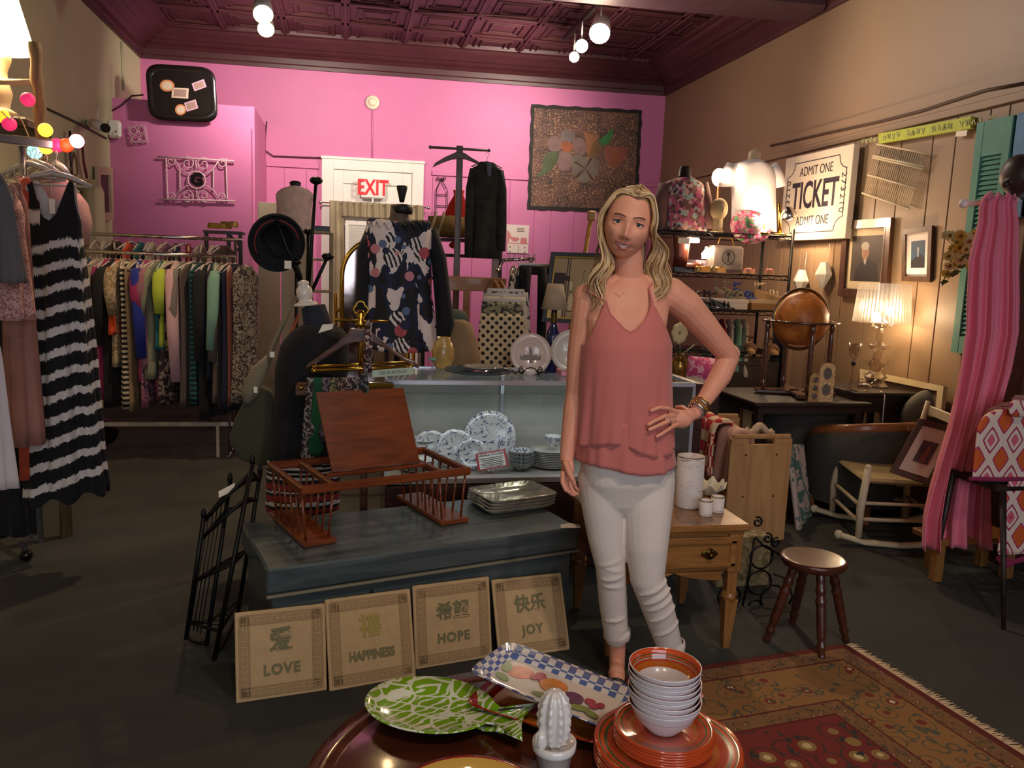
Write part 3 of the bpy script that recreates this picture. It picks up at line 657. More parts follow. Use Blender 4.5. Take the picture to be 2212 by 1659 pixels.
tile((-.046, 2.555, .002), (.246, 2.62, .002), .27, .085, '禧', 'HAPPINESS', 'tan tile with gold character over the word HAPPINESS', True)
tile((.248, 2.665, .002), (.535, 2.725, .002), .27, .055, '希望', 'HOPE', 'tan tile with two raised characters over the word HOPE', sz=.066)
tile((.556, 2.70, .002), (.838, 2.745, .002), .26, .115, '快乐', 'JOY', 'tan tile with two raised characters over the word JOY', sz=.066)
# bed tray with book stand
m_cherry = wood('cherry_wood', '#5e2a12', '#7e3c1a', .3, 'X', 3, .4)
A21 = math.radians(21.4)
T = thing('bed_tray', 'cherry wood bed tray with spindle racks and raised book rest on blue chest', 'bed tray', (-.144, 2.794, .4215), A21)
L_, D_, H_ = .66, .385, .205
fr = MB()
for y in (0, D_): fr.box((L_/2, y, H_), (L_+.02, .022, .03), bev=.005)
for x in (0, .115, L_-.115, L_): fr.box((x, D_/2, H_), (.022, D_, .026), bev=.005)
fr.build('top_frame', m_cherry, T, world=False)
for x0 in (.0, L_-.115):
    bb = MB().box((x0+.0575, D_/2, .009), (.125, D_+.03, .018), bev=.004); base = bb.build('rack_base', m_cherry, T, world=False)
    for s in range(2):
        for i in range(6):
            y = .02+i*(D_-.04)/5; x = x0+.015+s*.085
            MB().cyl((x+(.0 if s == 0 else .0), y, .017), (x0+s*.115, y+(.0), H_-.01), .0048, n=8).build('spindle', m_cherry, T, world=False)
b = MB(); bw = .43
bp_ = [V((.15, .13, H_+.02)), V((.15+.36, .13, H_+.02)), V((.135+.37, .25, H_+.30)), V((.13, .25, H_+.30))]
nn = (bp_[1]-bp_[0]).cross(bp_[3]-bp_[0]).normalized()*.008
# board with a half-round notch in its top edge
ux = (bp_[1]-bp_[0]); uy = (bp_[3]-bp_[0])
poly = [(0, 0), (1, 0), (1, 1)]+[(.55+.05*math.cos(a), 1-.045*math.sin(a)) for a in [PI*i/8 for i in range(9)]]+[(0, 1)]
b.prism([(x*ux.length, y*uy.length) for x, y in poly], .009, bp_[0], ux.normalized(), uy.normalized()); b.build('book_rest', m_cherry, T, world=False)
MB().box((.33, .12, H_+.012), (.40, .03, .014), bev=.004).build('ledge', m_cherry, T, world=False)
MB().cyl((.2, .27, H_), (.22, .22, H_+.14), .003, n=6).build('prop_rod', m_silver, T, world=False)
# stack of four grey scalloped plates
m_gplate = mat('grey_glaze', '#8a8574', .18, coat=.6, var=.15, scale=20)
def dishrect(mb, L, D, h, wall, amp=0, n=64, mi=0, mi_in=None):
    rings = []
    for (k, z) in ((.80, 0), (.84, 0), (1.0, h), (.985, h+.003), (.80, .006), (.0, .006)):
        ring = []
        for i in range(n):
            a = 2*PI*i/n; ca, sa = math.cos(a), math.sin(a); sc = (abs(ca)**9+abs(sa)**9)**(-1/9)
            w_ = 1+(amp*math.sin(a*22) if k > .9 else 0); ring.append(V((ca*sc*L/2*k*w_, sa*sc*D/2*k*w_, z)))
        rings.append(ring)
    mb.ringsurf(rings, mi, True, True, (True, True))
proto = None
for i in range(4):
    lab = ['grey scalloped rectangular plate, bottom of the stack of four on the chest', 'grey scalloped rectangular plate, second from bottom of the chest stack', 'grey scalloped rectangular plate, just under the top one of the chest stack', 'grey scalloped rectangular plate, top of the stack of four on the chest'][i]
    if proto is None:
        p = MB(); dishrect(p, .33, .24, .022, .03, .012); proto = p.build('serving_plate', m_gplate); o = proto
        o.location = (.69, 3.24, .4215)
    else: o = proto.copy(); COL.objects.link(o); o.location = (.69+.003*i, 3.24+.002*i, .4215+i*.0125)
    o.rotation_euler = (0, 0, A16+.02*i); tag(o, lab, 'plate', 'grey plates stacked on the blue chest')
# ================================================================ folded black metal rack leaning on the chest
m_iron = mat('black_iron', '#1a1816', .4, .6)
R_ = thing('metal_shelf_rack', 'folded black metal shelf rack leaning against left end of blue chest', 'rack', (-.5, 3.0, 0))
P0 = [PZ(405, 1388, .01), PZ(437, 1440, .01), PZ(487, 1320, .01), PZ(535, 1250, .01)]
tops = [PY(437, 1115, 2.93), PY(497, 1032, 3.12), PY(545, 1000, 3.0), PY(560, 1015, 3.18)]
a0, a1 = PZ(402, 1380, .012), PY(440, 1118, 2.96)     # front upright of first frame
b0, b1 = PZ(446, 1395, .012), PY(497, 1040, 3.12)
c0, c1 = PZ(463, 1425, .012), PY(545, 1002, 2.98); d0, d1 = PZ(512, 1335, .012), PY(562, 1022, 3.2)
for (p, q) in ((a0, a1), (b0, b1), (c0, c1), (d0, d1)):
    MB().tube([p, q], .0085, 8).sphere(q+Z3*.012, (.010, .010, .024), 10).build('upright', m_iron, R_)
for (u0, u1, v0, v1) in ((a0, a1, b0, b1), (c0, c1, d0, d1)):
    m = MB(); m.tube([u0+(u1-u0)*.02, u0+(v0-u0)*.3-Z3*.0, u0+(v0-u0)*.7, v0+(v1-v0)*.02], .007, 8); m.build('foot_bar', m_iron, R_)
for k in (.14, .48, .82, .96):
    m = MB(); pts = [u+(v-u)*k for u, v in ((a0, a1), (c0, c1), (d0, d1), (b0, b1))]
    m.tube([pts[0], pts[1]], .006, 8); m.tube([pts[3], pts[2]], .005, 8); m.tube([pts[0], pts[3]], .006, 8); m.tube([pts[1], pts[2]], .006, 8)
    for j in range(1, 6): t = j/6; m.tube([pts[0]+(pts[3]-pts[0])*t, pts[1]+(pts[2]-pts[1])*t], .0025, 6)
    m.build('wire_shelf', m_iron, R_)
for j in range(1, 5):
    t = j/5; MB().tube([a0+(b0-a0)*t*.9+Z3*.04, a1+(b1-a1)*t*.9-Z3*.02], .0022, 6).build('back_wire', m_iron, R_)
q = a1+(b1-a1)*.6; MB().prism([(-.01, -.012), (.045, .012), (.045, .04), (-.012, .01)], .001, q+V((.01, -.02, .01)), (1, 0, 0), (0, .3, 1)).build('price_tag', MATS['paper'], R_)
# ================================================================ end table with drawer
m_oak = wood('honey_wood', '#7d5128', '#9a6a38', .3, 'X', 3, .3); m_oakz = wood('honey_wood_leg', '#7d5128', '#9a6a38', .35, 'Z', 3, .2); m_brass = mat('old_brass', '#6b552c', .35, 1)
TX0, TX1, TY0, TY1, TZ = .925, 1.49, 2.65, 3.16, .505
E_ = thing('end_table', 'honey wood end table with one drawer holding birch candle', 'end table', ((TX0+TX1)/2, (TY0+TY1)/2, 0))
cx, cy = (TX0+TX1)/2, (TY0+TY1)/2
MB().box((cx, cy, TZ-.014), (TX1-TX0, TY1-TY0, .028), bev=.007).box((cx, cy, TZ-.034), (TX1-TX0-.03, TY1-TY0-.03, .014), bev=.004).build('table_top', m_oak, E_)
MB().box((cx, cy, TZ-.115), (TX1-TX0-.07, TY1-TY0-.07, .15), bev=.003).build('apron', m_oak, E_)
ar = MB(); n = 20; x0, x1 = TX0+.09, TX1-.09; zz = TZ-.19
poly = [(x0, 0), (x1, 0)]+[(x1+(x0-x1)*i/n, -(.035*abs(math.cos(PI*i/n))**.7)) for i in range(n+1)]
ar.prism(poly, .014, (0, TY0+.045, zz), (1, 0, 0), (0, 0, 1)); ar.build('arched_rail', m_oak, E_)
dr = MB().box((cx+.0, TY0+.028, TZ-.115), (.50, .016, .125), bev=.003)
for s in (-1, 1): dr.box((cx+s*.225, TY0+.017, TZ-.115), (.025, .012, .105), bev=.004)
for s in (-1, 1): dr.box((cx, TY0+.017, TZ-.115+s*.045), (.475, .012, .018), bev=.004)
drw = dr.build('drawer', m_oak, E_)
for s in (-.11, .13):
    MB().lathe([(.022, 0), (.022, .002), (.008, .004), (.007, .015), (.014, .02), (.001, .026)], (cx+s, TY0+.018, TZ-.115), 16, axis=(0, -1, 0)).sphere((cx+s, TY0+.016, TZ-.115), (.034, .002, .016), 12).build('drawer_pull', m_brass, drw)
for sx in (0, 1):
    for sy in (0, 1):
        x = TX0+.045 if sx == 0 else TX1-.045; y = TY0+.045 if sy == 0 else TY1-.045
        g = MB(); g.box((x, y, TZ-.115), (.055, .055, .155), bev=.004); g.box((x, y, TZ-.235), (.040, .040, .10), bev=.003)
        for f in range(5): g.box((x-.018+.009*f, y-.028, TZ-.115), (.004, .004, .13), bev=.001)
        g.lathe([(.028, -.012), (.036, 0), (.036, .01), (.028, .025)], (x, y, TZ-.30), 4); q = MB()
        v0 = [V((x+a*.026, y+c_*.026, .20)) for a, c_ in ((-1, -1), (1, -1), (1, 1), (-1, 1))]; v1 = [V((x+a*.012, y+c_*.012, 0)) for a, c_ in ((-1, -1), (1, -1), (1, 1), (-1, 1))]
        g.ringsurf([v1, v0], smooth=False); g.build('leg', m_oakz, E_)
# candles on it
def birchf(nt, s):
    a = n_ramp(nt, n_noise(nt, n_map(nt, s, (8, 8, 70)), 2.2, 4), [(.0, '#7b6a60'), (.34, '#9d8d83'), (.40, '#d8cdc4')], False)
    return a
m_birch = ramp_mat('birch_bark', birchf, .7)
def candle(name, x, y, r, h, label):
    c_ = MB().lathe([(r*.97, 0), (r, .004), (r, h), (r-.004, h), (r-.004, h-.02), (0.001, h-.025)], (x, y, TZ+.001), 40)
    t = c_.build(name, m_birch); t['label'] = label; t['category'] = 'candle holder'
    me = t.data; 
    for v in me.vertices: v.co.x -= x; v.co.y -= y; v.co.z -= TZ+.001
    t.location = (x, y, TZ+.001)
    MB().lathe([(r-.0035, -.018), (r-.0035, .0005), (r+.0005, .001), (r+.0005, -.002), (r-.001, -.002)], (0, 0, h), 40, cap=(False, False)).build('rim', m_brass, t, world=False)
    return t
candle('candle_holder', 1.345, 2.90, .054, .205, 'tall birch bark candle holder on the end table')
candle('candle_holder', 1.362, 2.775, .026, .060, 'small white votive holder at the front of the end table')
candle('candle_holder', 1.430, 2.815, .026, .062, 'small white votive holder nearer the pine quilt rack')
# ruffled cream dish behind the big candle
cr = MB(); cr.grid(lambda u, v: V((1.50+math.cos(2*PI*u)*(.02+.055*v), 3.05+math.sin(2*PI*u)*(.02+.055*v), TZ+.002+.05*v+.012*v*math.sin(18*PI*u))), 90, 10, wrap=True)
m_cream = mat('cream_ceramic', '#dccfb2', .4); tag(cr.build('ruffled_dish', m_cream, solid=.003), 'ruffled cream dish behind birch candle on end table', 'dish')
# ================================================================ stool
m_stool = wood('dark_stool_wood', '#3c1a10', '#542818', .3, 'X', 3, .5)
S_ = thing('wooden_stool', 'small dark wooden stool with round seat and turned legs', 'stool', (1.79, 2.69, 0))
MB().lathe([(.10, -.036), (.118, -.030), (.124, -.018), (.126, -.006), (.122, 0), (.11, .001), (.001, -.003)], (0, 0, .352), 40).build('seat', m_stool, S_, world=False)
for (fx, fy) in ((-.155, .03), (.17, -.01), (-.02, -.14), (.04, .17)):
    a = V((fx*.45, fy*.45, .325)); e = V((fx, fy, .0)); n = 26; pts = []; rs = []
    for i in range(n+1):
        t = i/n; r = .0145+.004*math.sin(PI*t)
        for c_, w_, h in ((.10, .018, .004), (.17, .012, -.005), (.22, .018, .005), (.30, .012, -.004), (.35, .018, .004), (.80, .02, -.005), (.86, .02, .004), (.92, .015, -.004)): r += h*math.exp(-((t-c_)/w_)**2)
        pts.append(a+(e-a)*t); rs.append(r)
    MB().tube(pts, rs, 14).build('leg', m_stool, S_, world=False)
# ================================================================ rug
RU = thing('rug', 'red and tan oriental rug with cream fringe on the floor', 'rug', (1.93, 2.64, 0), rot=(0, 0, math.radians(8)))
def rugf(base, c1, c2, c3, sc):
    def f(nt, s):
        m = n_map(nt, s, rot=(0, 0, .3)); o = n_ramp(nt, n_vor(nt, m, sc, 'Distance'), [(0, c2), (.13, c1), (.25, base), (.40, base), (.43, c3), (.47, base)])
        w_ = n_ramp(nt, n_wave(nt, m, sc*.7, 'X', 9), [(0, c3), (.07, base), (.5, '#ffffff')]); 
        k = n_ramp(nt, n_noise(nt, m, sc*1.5, 4), [(0, '#000000'), (.56, '#000000'), (.60, '#ffffff'), (.66, '#000000')])
        return n_mix(nt, k, o, c3)
    return f
m_rf = ramp_mat('rug_field', rugf('#6f2018', '#8a6a3a', '#c2a878', '#2c2a24', 9), .95, bump=.3)
m_rb = ramp_mat('rug_border', rugf('#8a6032', '#6f2a1e', '#c9b48a', '#4c4a38', 12), .95, bump=.3)
m_rg = ramp_mat('rug_guard', rugf('#7a5430', '#5c1c16', '#b49a70', '#3c3a2c', 30), .95, bump=.3); m_rr = mat('rug_red', '#5c1812', .95, bump=.3, bscale=400); m_fr = mat('rug_fringe', '#d8b890', .95)
rw, rl = 1.65, 1.45; pile = MB(); ins = [0, .03, .10, .108, .33, .338, .40, .41]; ms = [0, 1, 0, 2, 0, 1, 0]
for k in range(len(ins)-1):
    i0, i1 = ins[k], ins[k+1]; z = .010
    for (a, b_, c_, d) in ((-rl+i0, -i0, -i0, -i1), (-rl+i0, -i0, -rw+i0, -rw+i1)): pile.add([(a, c_, z), (b_, c_, z), (b_-(i1-i0), d, z), (a+(i1-i0), d, z)], [[0, 1, 2, 3]], ms[k])
    for (a, d) in ((-i0, -i1), (-rl+i0, -rl+i1)): pile.add([(a, -i0, z), (a, -rw+i0, z), (d, -rw+i1, z), (d, -i1, z)], [[0, 1, 2, 3]], ms[k])
i1 = ins[-1]; pile.add([(-rl+i1, -i1, .010), (-i1, -i1, .010), (-i1, -rw+i1, .010), (-rl+i1, -rw+i1, .010)], [[0, 1, 2, 3]], 3)
for a, b_ in (((-rl, 0), (0, 0)), ((0, 0), (0, -rw)), ((0, -rw), (-rl, -rw)), ((-rl, -rw), (-rl, 0))): pile.add([(a[0], a[1], .001), (b_[0], b_[1], .001), (b_[0], b_[1], .01), (a[0], a[1], .01)], [[0, 1, 2, 3]], 0)
pile.build('pile', [m_rr, m_rg, m_rb, m_rf], RU, world=False)
fg = MB(); rr = random.Random(2)
for i in range(330):
    y = -i*.005; L2 = .05+rr.uniform(-.008, .01); fg.tube([(0, y, .006), (L2*.5, y+rr.uniform(-.004, .004), .005), (L2, y+rr.uniform(-.01, .01), .003)], [.0028, .0028, .0015], 4, flat=.6)
fr_ = fg.build('fringe', m_fr, RU, world=False); fr_['kind'] = 'stuff'
# ================================================================ round coffee table in front
m_mah = wood('mahogany', '#4c2416', '#66321e', .2, 'X', 1.5, .6)
CT = thing('round_coffee_table', 'round reddish mahogany coffee table in the foreground holding dishes', 'coffee table', (.32, 1.22, .0105))
MB().lathe([(.34, .495), (.38, .50), (.397, .515), (.40, .53), (.395, .539), (.352, .5395), (.350, .5385), (.348, .5395), (.001, .5395)], (0, 0, 0), 96).build('table_top', m_mah, CT, world=False)
MB().lathe([(.33, .43), (.34, .43), (.34, .497), (.33, .497)], (0, 0, 0), 64).build('apron', m_mah, CT, world=False)
for k in range(4):
    a = PI/4+k*PI/2; x, y = .27*math.cos(a), .27*math.sin(a)
    MB().tube([(x, y, .50), (x*1.08, y*1.08, .36), (x*1.02, y*1.02, .18), (x*1.12, y*1.12, .03), (x*1.18, y*1.18, .0)], [.034, .03, .021, .018, .024], 14).build('leg', m_mah, CT, world=False)
ZT = .5505
# green fish plate
def fishf(nt, s):
    m = n_map(nt, s, rot=(0, 0, .5), scale=(1, 1.3, 1)); 
    a = n_ramp(nt, n_wave(nt, m, 16, 'X', 7, 'BANDS', 1.2), [(0, '#e8ead0'), (.16, '#7fae1e')])
    v = n_vor(nt, n_map(nt, s, (1, 1.4, 1), rot=(0, 0, .6)), 17, 'Distance', 'DISTANCE_TO_EDGE'); e = n_ramp(nt, v, [(0, '#e8ead0'), (.035, '#000000')])
    k = n_ramp(nt, v, [(0, '#ffffff'), (.045, '#000000')])
    rg = n_ramp(nt, n_wave(nt, s, 22, 'Z', 1.5, 'RINGS'), [(0, '#e8ead0'), (.22, '#7fae1e')])
    b_ = n_ramp(nt, n_vor(nt, m, 6), [(0, '#ffffff'), (.38, '#000000')])
    o = n_mix(nt, b_, a, rg); return n_mix(nt, k, o, '#e8ead0')
m_fish = ramp_mat('green_fish_glaze', fishf, .16, bump=.8, coat=1); m_under = mat('dark_glaze', '#2a2430', .3)
F_ = thing('fish_plate', 'green fish-shaped ceramic plate with white line pattern on coffee table', 'plate', (.165, 1.45, ZT), math.radians(-24))
ol = []
for i in range(48):
    a = 2*PI*i/48; r = 1; ol.append((.118*math.cos(a), .098*math.sin(a)))
def fish_out(k, inset):
    pts = []
    for i in range(40):
        a = math.radians(22)+math.radians(316)*i/39; pts.append((.130*math.cos(a)*1.0*inset, .100*math.sin(a)*inset))
    tail = [(.138, -.03), (.160, -.052), (.198, -.068), (.186, -.02), (.184, .015), (.200, .062), (.160, .04), (.134, .028)]
    pts += [(.02+(x-.02)*(1-(1-inset)*.5), y*(1-(1-inset)*.6)) for x, y in tail]
    return pts
g = MB(); R0 = [(V((x, y, .0)) if x < .13 else V((x, y, .012))) for x, y in fish_out(0, .72)]
R1 = [V((x, y, .026 if x < .13 else .022)) for x, y in fish_out(0, 1)]; R2 = [V((x, y, .029 if x < .13 else .026)) for x, y in fish_out(0, .985)]; R3 = [V((x, y, .008 if x < .13 else .018)) for x, y in fish_out(0, .72)]; R4 = [V((x, y, .007 if x < .13 else .017)) for x, y in fish_out(0, .4)]
g.ringsurf([R0, R1], 1, True, True, (True, False)); g.ringsurf([R1, R2, R3, R4], 0, True, True, (False, False)); cpt = sum(R4, V())/len(R4); g.add(R4+[cpt], [[i, (i+1) % len(R4), len(R4)] for i in range(len(R4))], 0, True)
g.build('dish', [m_fish, m_under], F_, world=False)
# two rectangular trays
def trayf(nt, s):
    c_ = nt.nodes.new('ShaderNodeTexChecker'); c_.inputs['Scale'].default_value = 62; c_.inputs['Color1'].default_value = lin('#5f72a8'); c_.inputs['Color2'].default_value = lin('#e6dfda'); nt.links.new(n_map(nt, s, loc=(.003, .003, .0031)), c_.inputs[0]); return c_.outputs[0]
m_chk = ramp_mat('blue_checks', trayf, .2, coat=.8); m_twhite = mat('tray_white', '#e6dcd0', .15, coat=1); m_tedge = mat('tray_dark_edge', '#4a4038', .4)
fc = {n: mat('fruit_'+n, h, .2, coat=1, var=.2, scale=40) for n, h in (('peach', '#d9785a'), ('orange', '#d98a3c'), ('cherry', '#a02c42'), ('plum', '#4c2c52'), ('leaf', '#6f8a3c'), ('red', '#9c1c12'), ('amber', '#d07828'))}
def tray(name, loc, rz, rx, L, D, mats, label, deco, tilt=0):
    t = thing(name, label, 'tray', loc, rot=(rx, tilt, rz), group=None); g = MB(); N = 56
    def ring(k, z, dx=0):
        out = []
        for i in range(N):
            a = 2*PI*(i+.5)/N; ca, sa = math.cos(a), math.sin(a); sc = (abs(ca)**10+abs(sa)**10)**(-.1); out.append(V((ca*sc*(L/2-dx), sa*sc*(D/2-dx), z)))
        return out
    r = [ring(1, .0, .030), ring(1, .022, 0), ring(1, .024, .001), ring(1, .005, .030), ring(1, .0045, .034)]
    g.ringsurf([r[0], r[1]], 2, True, True, (True, False)); g.ringsurf(r[1:4], 0, True, True, (False, False)); g.ringsurf([r[3], r[4]], 1, True, True, (False, True))
    g.build('tray_body', mats, t, world=False)
    d = MB(); keys = list(fc)
    for (x, y, a, b_, rz2, k) in deco: 
        R = Matrix.Rotation(rz2, 3, 'Z'); pts = [R @ V((a*math.cos(q), b_*math.sin(q), 0)) for q in [2*PI*i/18 for i in range(18)]]
        d.prism([(p.x+x, p.y+y) for p in pts], .0008, (0, 0, .005+.0003*deco.index((x, y, a, b_, rz2, k))), mi=keys.index(k))
    d.build('fruit_painting', [fc[k] for k in keys], t, world=False); return t
tray('serving_tray', (.392, 1.425, ZT+.001), math.radians(-38), 0, .285, .165, [fc['red'], fc['amber'], m_tedge], 'red fruit-painted tray lying under the blue checked tray', [(-.10, 0, .02, .03, 0, 'amber'), (-.06, -.04, .02, .015, .4, 'leaf'), (0, -.05, .03, .012, 0, 'amber'), (.06, -.04, .02, .016, 0, 'peach'), (-.02, 0, .03, .02, .3, 'cherry')])
tray('serving_tray', (.412, 1.447, ZT+.034), math.radians(-42), 0, .315, .165, [m_chk, m_twhite, m_tedge], 'white tray with blue checked rim and painted fruit on coffee table',
     [(-.085, .012, .030, .024, .3, 'peach'), (-.118, .012, .012, .022, .5, 'leaf'), (-.105, -.028, .010, .018, 1.2, 'leaf'), (-.045, .026, .012, .012, 0, 'cherry'), (-.032, .014, .012, .012, 0, 'cherry'), (-.052, .012, .01, .01, 0, 'cherry'), (-.005, .008, .030, .025, 0, 'orange'), (.045, -.006, .022, .020, 0, 'plum'), (.078, .004, .012, .010, 0, 'cherry'), (.090, -.006, .010, .009, 0, 'cherry'), (.100, .004, .009, .009, 0, 'cherry'), (.070, -.030, .022, .009, .3, 'leaf'), (.098, -.034, .018, .008, -.3, 'leaf'), (.0, -.036, .03, .008, .2, 'leaf')], tilt=.07)
# white ceramic cactus in its pot
m_wcer = mat('white_ceramic', '#e4ddd6', .2, coat=.8)
CP = thing('ceramic_cactus', 'white glazed ceramic cactus in a small white pot on coffee table', 'ornament', (.357, 1.235, ZT))
MB().lathe([(.024, 0), (.026, .002), (.033, .050), (.0365, .050), (.038, .054), (.038, .066), (.035, .067), (.033, .060), (.001, .060)], n=40).build('pot', m_wcer, CP, world=False)
c_ = MB(); 
def cact(u, v): 
    a = 2*PI*u; t = PI*v; r = (.027*math.sin(t)**.75+.0005)*(1+.10*math.cos(a*9)+.05*math.cos(v*60)*max(0, math.cos(a*9))); return V((r*math.cos(a)-.004*v, r*math.sin(a), .055+.105*(1-math.cos(t))/2))
c_.grid(cact, 108, 60, wrap=True)
c_.grid(lambda u, v: V((-.027+.011*math.sin(PI*v)**.8*math.cos(2*PI*u)*(1+.12*math.cos(12*PI*u)), -.012+.011*math.sin(PI*v)**.8*math.sin(2*PI*u), .058+.036*(1-math.cos(PI*v))/2)), 40, 20, wrap=True)
c_.build('cactus', m_wcer, CP, world=False)
# orange striped dinner set
m_or = mat('orange_glaze', '#c84a1e', .15, coat=1); m_or2 = mat('deep_orange_glaze', '#b0421a', .15, coat=1); m_gr = mat('green_glaze', '#3c5a2c', .15, coat=1); m_pk = mat('plate_underside', '#d8a898', .4); m_ws = mat('bowl_white', '#ded8da', .25, coat=.5); m_org = mat('amber_glaze', '#b8621e', .15, coat=1)
SET = [m_or, m_or2, m_gr, m_pk, m_ws, m_org]
def platem(R, h):
    k = R/.13
    return MB().lathe([(.0001, 0, 3), (.08*k, 0, 3), (R, h-.003, 0), (R, h, 0), (.122*k, h-.001, 2), (.119*k, h-.0015, 0), (.112*k, h-.003, 2), (.107*k, h-.0035, 1), (.09*k, h-.007, 5), (.078*k, .008, 0), (.05*k, .006, 1), (.025*k, .005, 0), (.0001, .005, 0)], n=72)
pl = platem(.130, .020).build('dinner_plate', SET); nl = 7
for i in range(nl):
    o = pl if i == 0 else pl.copy()
    if i: COL.objects.link(o)
    o.location = (.563+.001*math.sin(i*2), 1.225+.001*math.cos(i*3), ZT+i*.0052)
    tag(o, 'large orange striped dinner plate, ' + ('top of its stack, under the smaller plates' if i == nl-1 else 'in the stack under the smaller plates' if i else 'bottom of the stack, on the coffee table'), 'plate', 'large orange plates stacked on the coffee table')
ps = platem(.088, .017).build('salad_plate', SET); z0 = ZT+(nl-1)*.0052+.007
for i in range(6):
    o = ps if i == 0 else ps.copy()
    if i: COL.objects.link(o)
    o.location = (.557+.001*math.sin(i*2), 1.235, z0+i*.005)
    tag(o, 'small orange striped plate, ' + ('top of its stack, directly under the bowls' if i == 5 else 'in the stack between bowls and dinner plates' if i else 'lowest small one, resting on the dinner plates'), 'plate', 'small orange plates under the bowls')
bw_ = MB().lathe([(.0001, 0, 4), (.028, 0, 4), (.030, .003, 4), (.052, .026, 4), (.0625, .050, 4), (.0632, .052, 4), (.0615, .052, 0), (.0595, .046, 0), (.0585, .042, 2), (.058, .040, 0), (.0565, .037, 2), (.056, .035, 1), (.053, .030, 5), (.047, .022, 4), (.028, .006, 0), (.0001, .0045, 0)], n=64).build('cereal_bowl', SET)
z0 = z0+5*.005+.0065
for i in range(9):
    o = bw_ if i == 0 else bw_.copy()
    if i: COL.objects.link(o)
    o.location = (.557+.0015*math.sin(i*1.7)-.0006*i, 1.238+.001*math.cos(i*2.3), z0+i*.0088)
    tag(o, 'white bowl with orange striped inside, ' + ('top of the stack of nine' if i == 8 else 'bottom of the stack, resting on the small plates' if i == 0 else 'in the middle of the stack of nine'), 'bowl', 'orange striped bowls stacked on the plates')
m_red = mat('red_glaze', '#a02418', .12, coat=1); m_yel = mat('yellow_glaze', '#d8a850', .12, coat=1); m_navy = mat('navy_glaze', '#1c2438', .1, coat=1)
yb_ = MB().lathe([(.0001, 0, 0), (.07, 0, 0), (.125, .045, 0), (.128, .047, 0), (.122, .046, 1), (.108, .036, 2), (.085, .018, 2), (.0001, .006, 2)], n=72).build('serving_bowl', [m_red, m_yel, m_navy])
yb_.location = (.192, 1.118, ZT); tag(yb_, 'round bowl with red rim, yellow band and navy inside, bottom of frame', 'bowl')
# ================================================================ CLOTHES, RACKS, MANNEQUINS
m_chrome = mat('chrome', '#b8b2ac', .18, 1); m_clear = mat('clear_plastic', '#b8aca0', .15, spec=.8); m_hwhite = mat('white_plastic', '#e0dad2', .4); m_hwood = mat('hanger_wood', '#8a6236', .4)
def fab(name, col, **k): return mat('cloth_'+name, col, .85, sheen=.04, bump=.15, bscale=180, **k)
def garment_geo(mb, sw=.20, L=.75, th=.035, hem=None, slv=0, slw=.045, nk=.055, seed=0, mi=0, drop=.06, fold=.010, n=40, open_top=False):
    hem = hem or sw*1.1; rn = random.Random(seed); p1, p2 = rn.uniform(0, 6), rn.uniform(0, 6); k1, k2 = rn.choice([3, 4, 5]), rn.choice([7, 8, 9])
    rings = []; lv = [(0, nk, .012), (.012, nk+.02, .018), (drop*.55, sw*.62, .026), (drop, sw*.95, th*.7), (drop+.03, sw, th*.85)]
    N = 12
    for i in range(1, N+1): t = i/N; lv.append((drop+.03+(L-drop-.03)*t, sw+(hem-sw)*t-(.02*math.sin(PI*t)), th*(.9+.5*t)))
    for j, (z, w_, d) in enumerate(lv):
        ring = []; f = max(0, (z-drop)/(L-drop))
        for k in range(n):
            a = 2*PI*k/n; wv = fold*f*(math.sin(k1*a+p1+f)+.7*math.sin(k2*a+p2))
            ca, sa = math.cos(a), math.sin(a); ring.append(V((math.copysign(abs(ca)**.8, ca)*(w_+wv), sa*(d+wv), -z)))
        rings.append(ring)
    mb.ringsurf(rings, mi)
    if slv:
        for s in (-1, 1):
            a = V((s*(sw-.015), 0, -drop-.01)); q = rn.uniform(-.02, .02)
            mb.tube([a+V((-s*.02, 0, .01)), a+V((s*.015, q*.5, -.04)), a+V((s*.035, q, -slv*.5)), a+V((s*.03, q*2, -slv))], [slw*.8, slw, slw*.92, slw*.75], 14, mi, flat=.55)
    return mb
def hanger_geo(mb, w_=.19, drop=.055, r=.004, hook=.05, mi=0, flat=False):
    mb.tube([(-w_, 0, -drop), (-w_*.5, 0, -drop*.35), (0, 0, 0), (w_*.5, 0, -drop*.35), (w_, 0, -drop)], [r, r*1.5, r*2, r*1.5, r], 8, mi)
    if not flat: mb.tube([(-w_*.92, 0, -drop-.002), (w_*.92, 0, -drop-.002)], r*.7, 6, mi)
    mb.tube([(0, 0, 0), (0, 0, hook*.5)]+[(.0+.014*math.sin(a), 0, hook*.5+.014+.0-.014*math.cos(a)) for a in [i*PI/6 for i in range(1, 10)]], .0016, 6, mi)
    return mb
RACKLAB = 'clothes hanging on the back chrome rack'
def hang(name, label, cat, loc, rz, mats, group=None, hang_m=None, extra=None, hw=.18, **k):
    t = thing(name, label, cat, loc, rz, group)
    g = garment_geo(MB(), **k); g.build('garment_body' if not k.get('slv') else 'garment_body', mats, t, world=False)
    hanger_geo(MB(), hw, hook=.05).build('hanger', hang_m or m_clear, t, world=False)
    return t
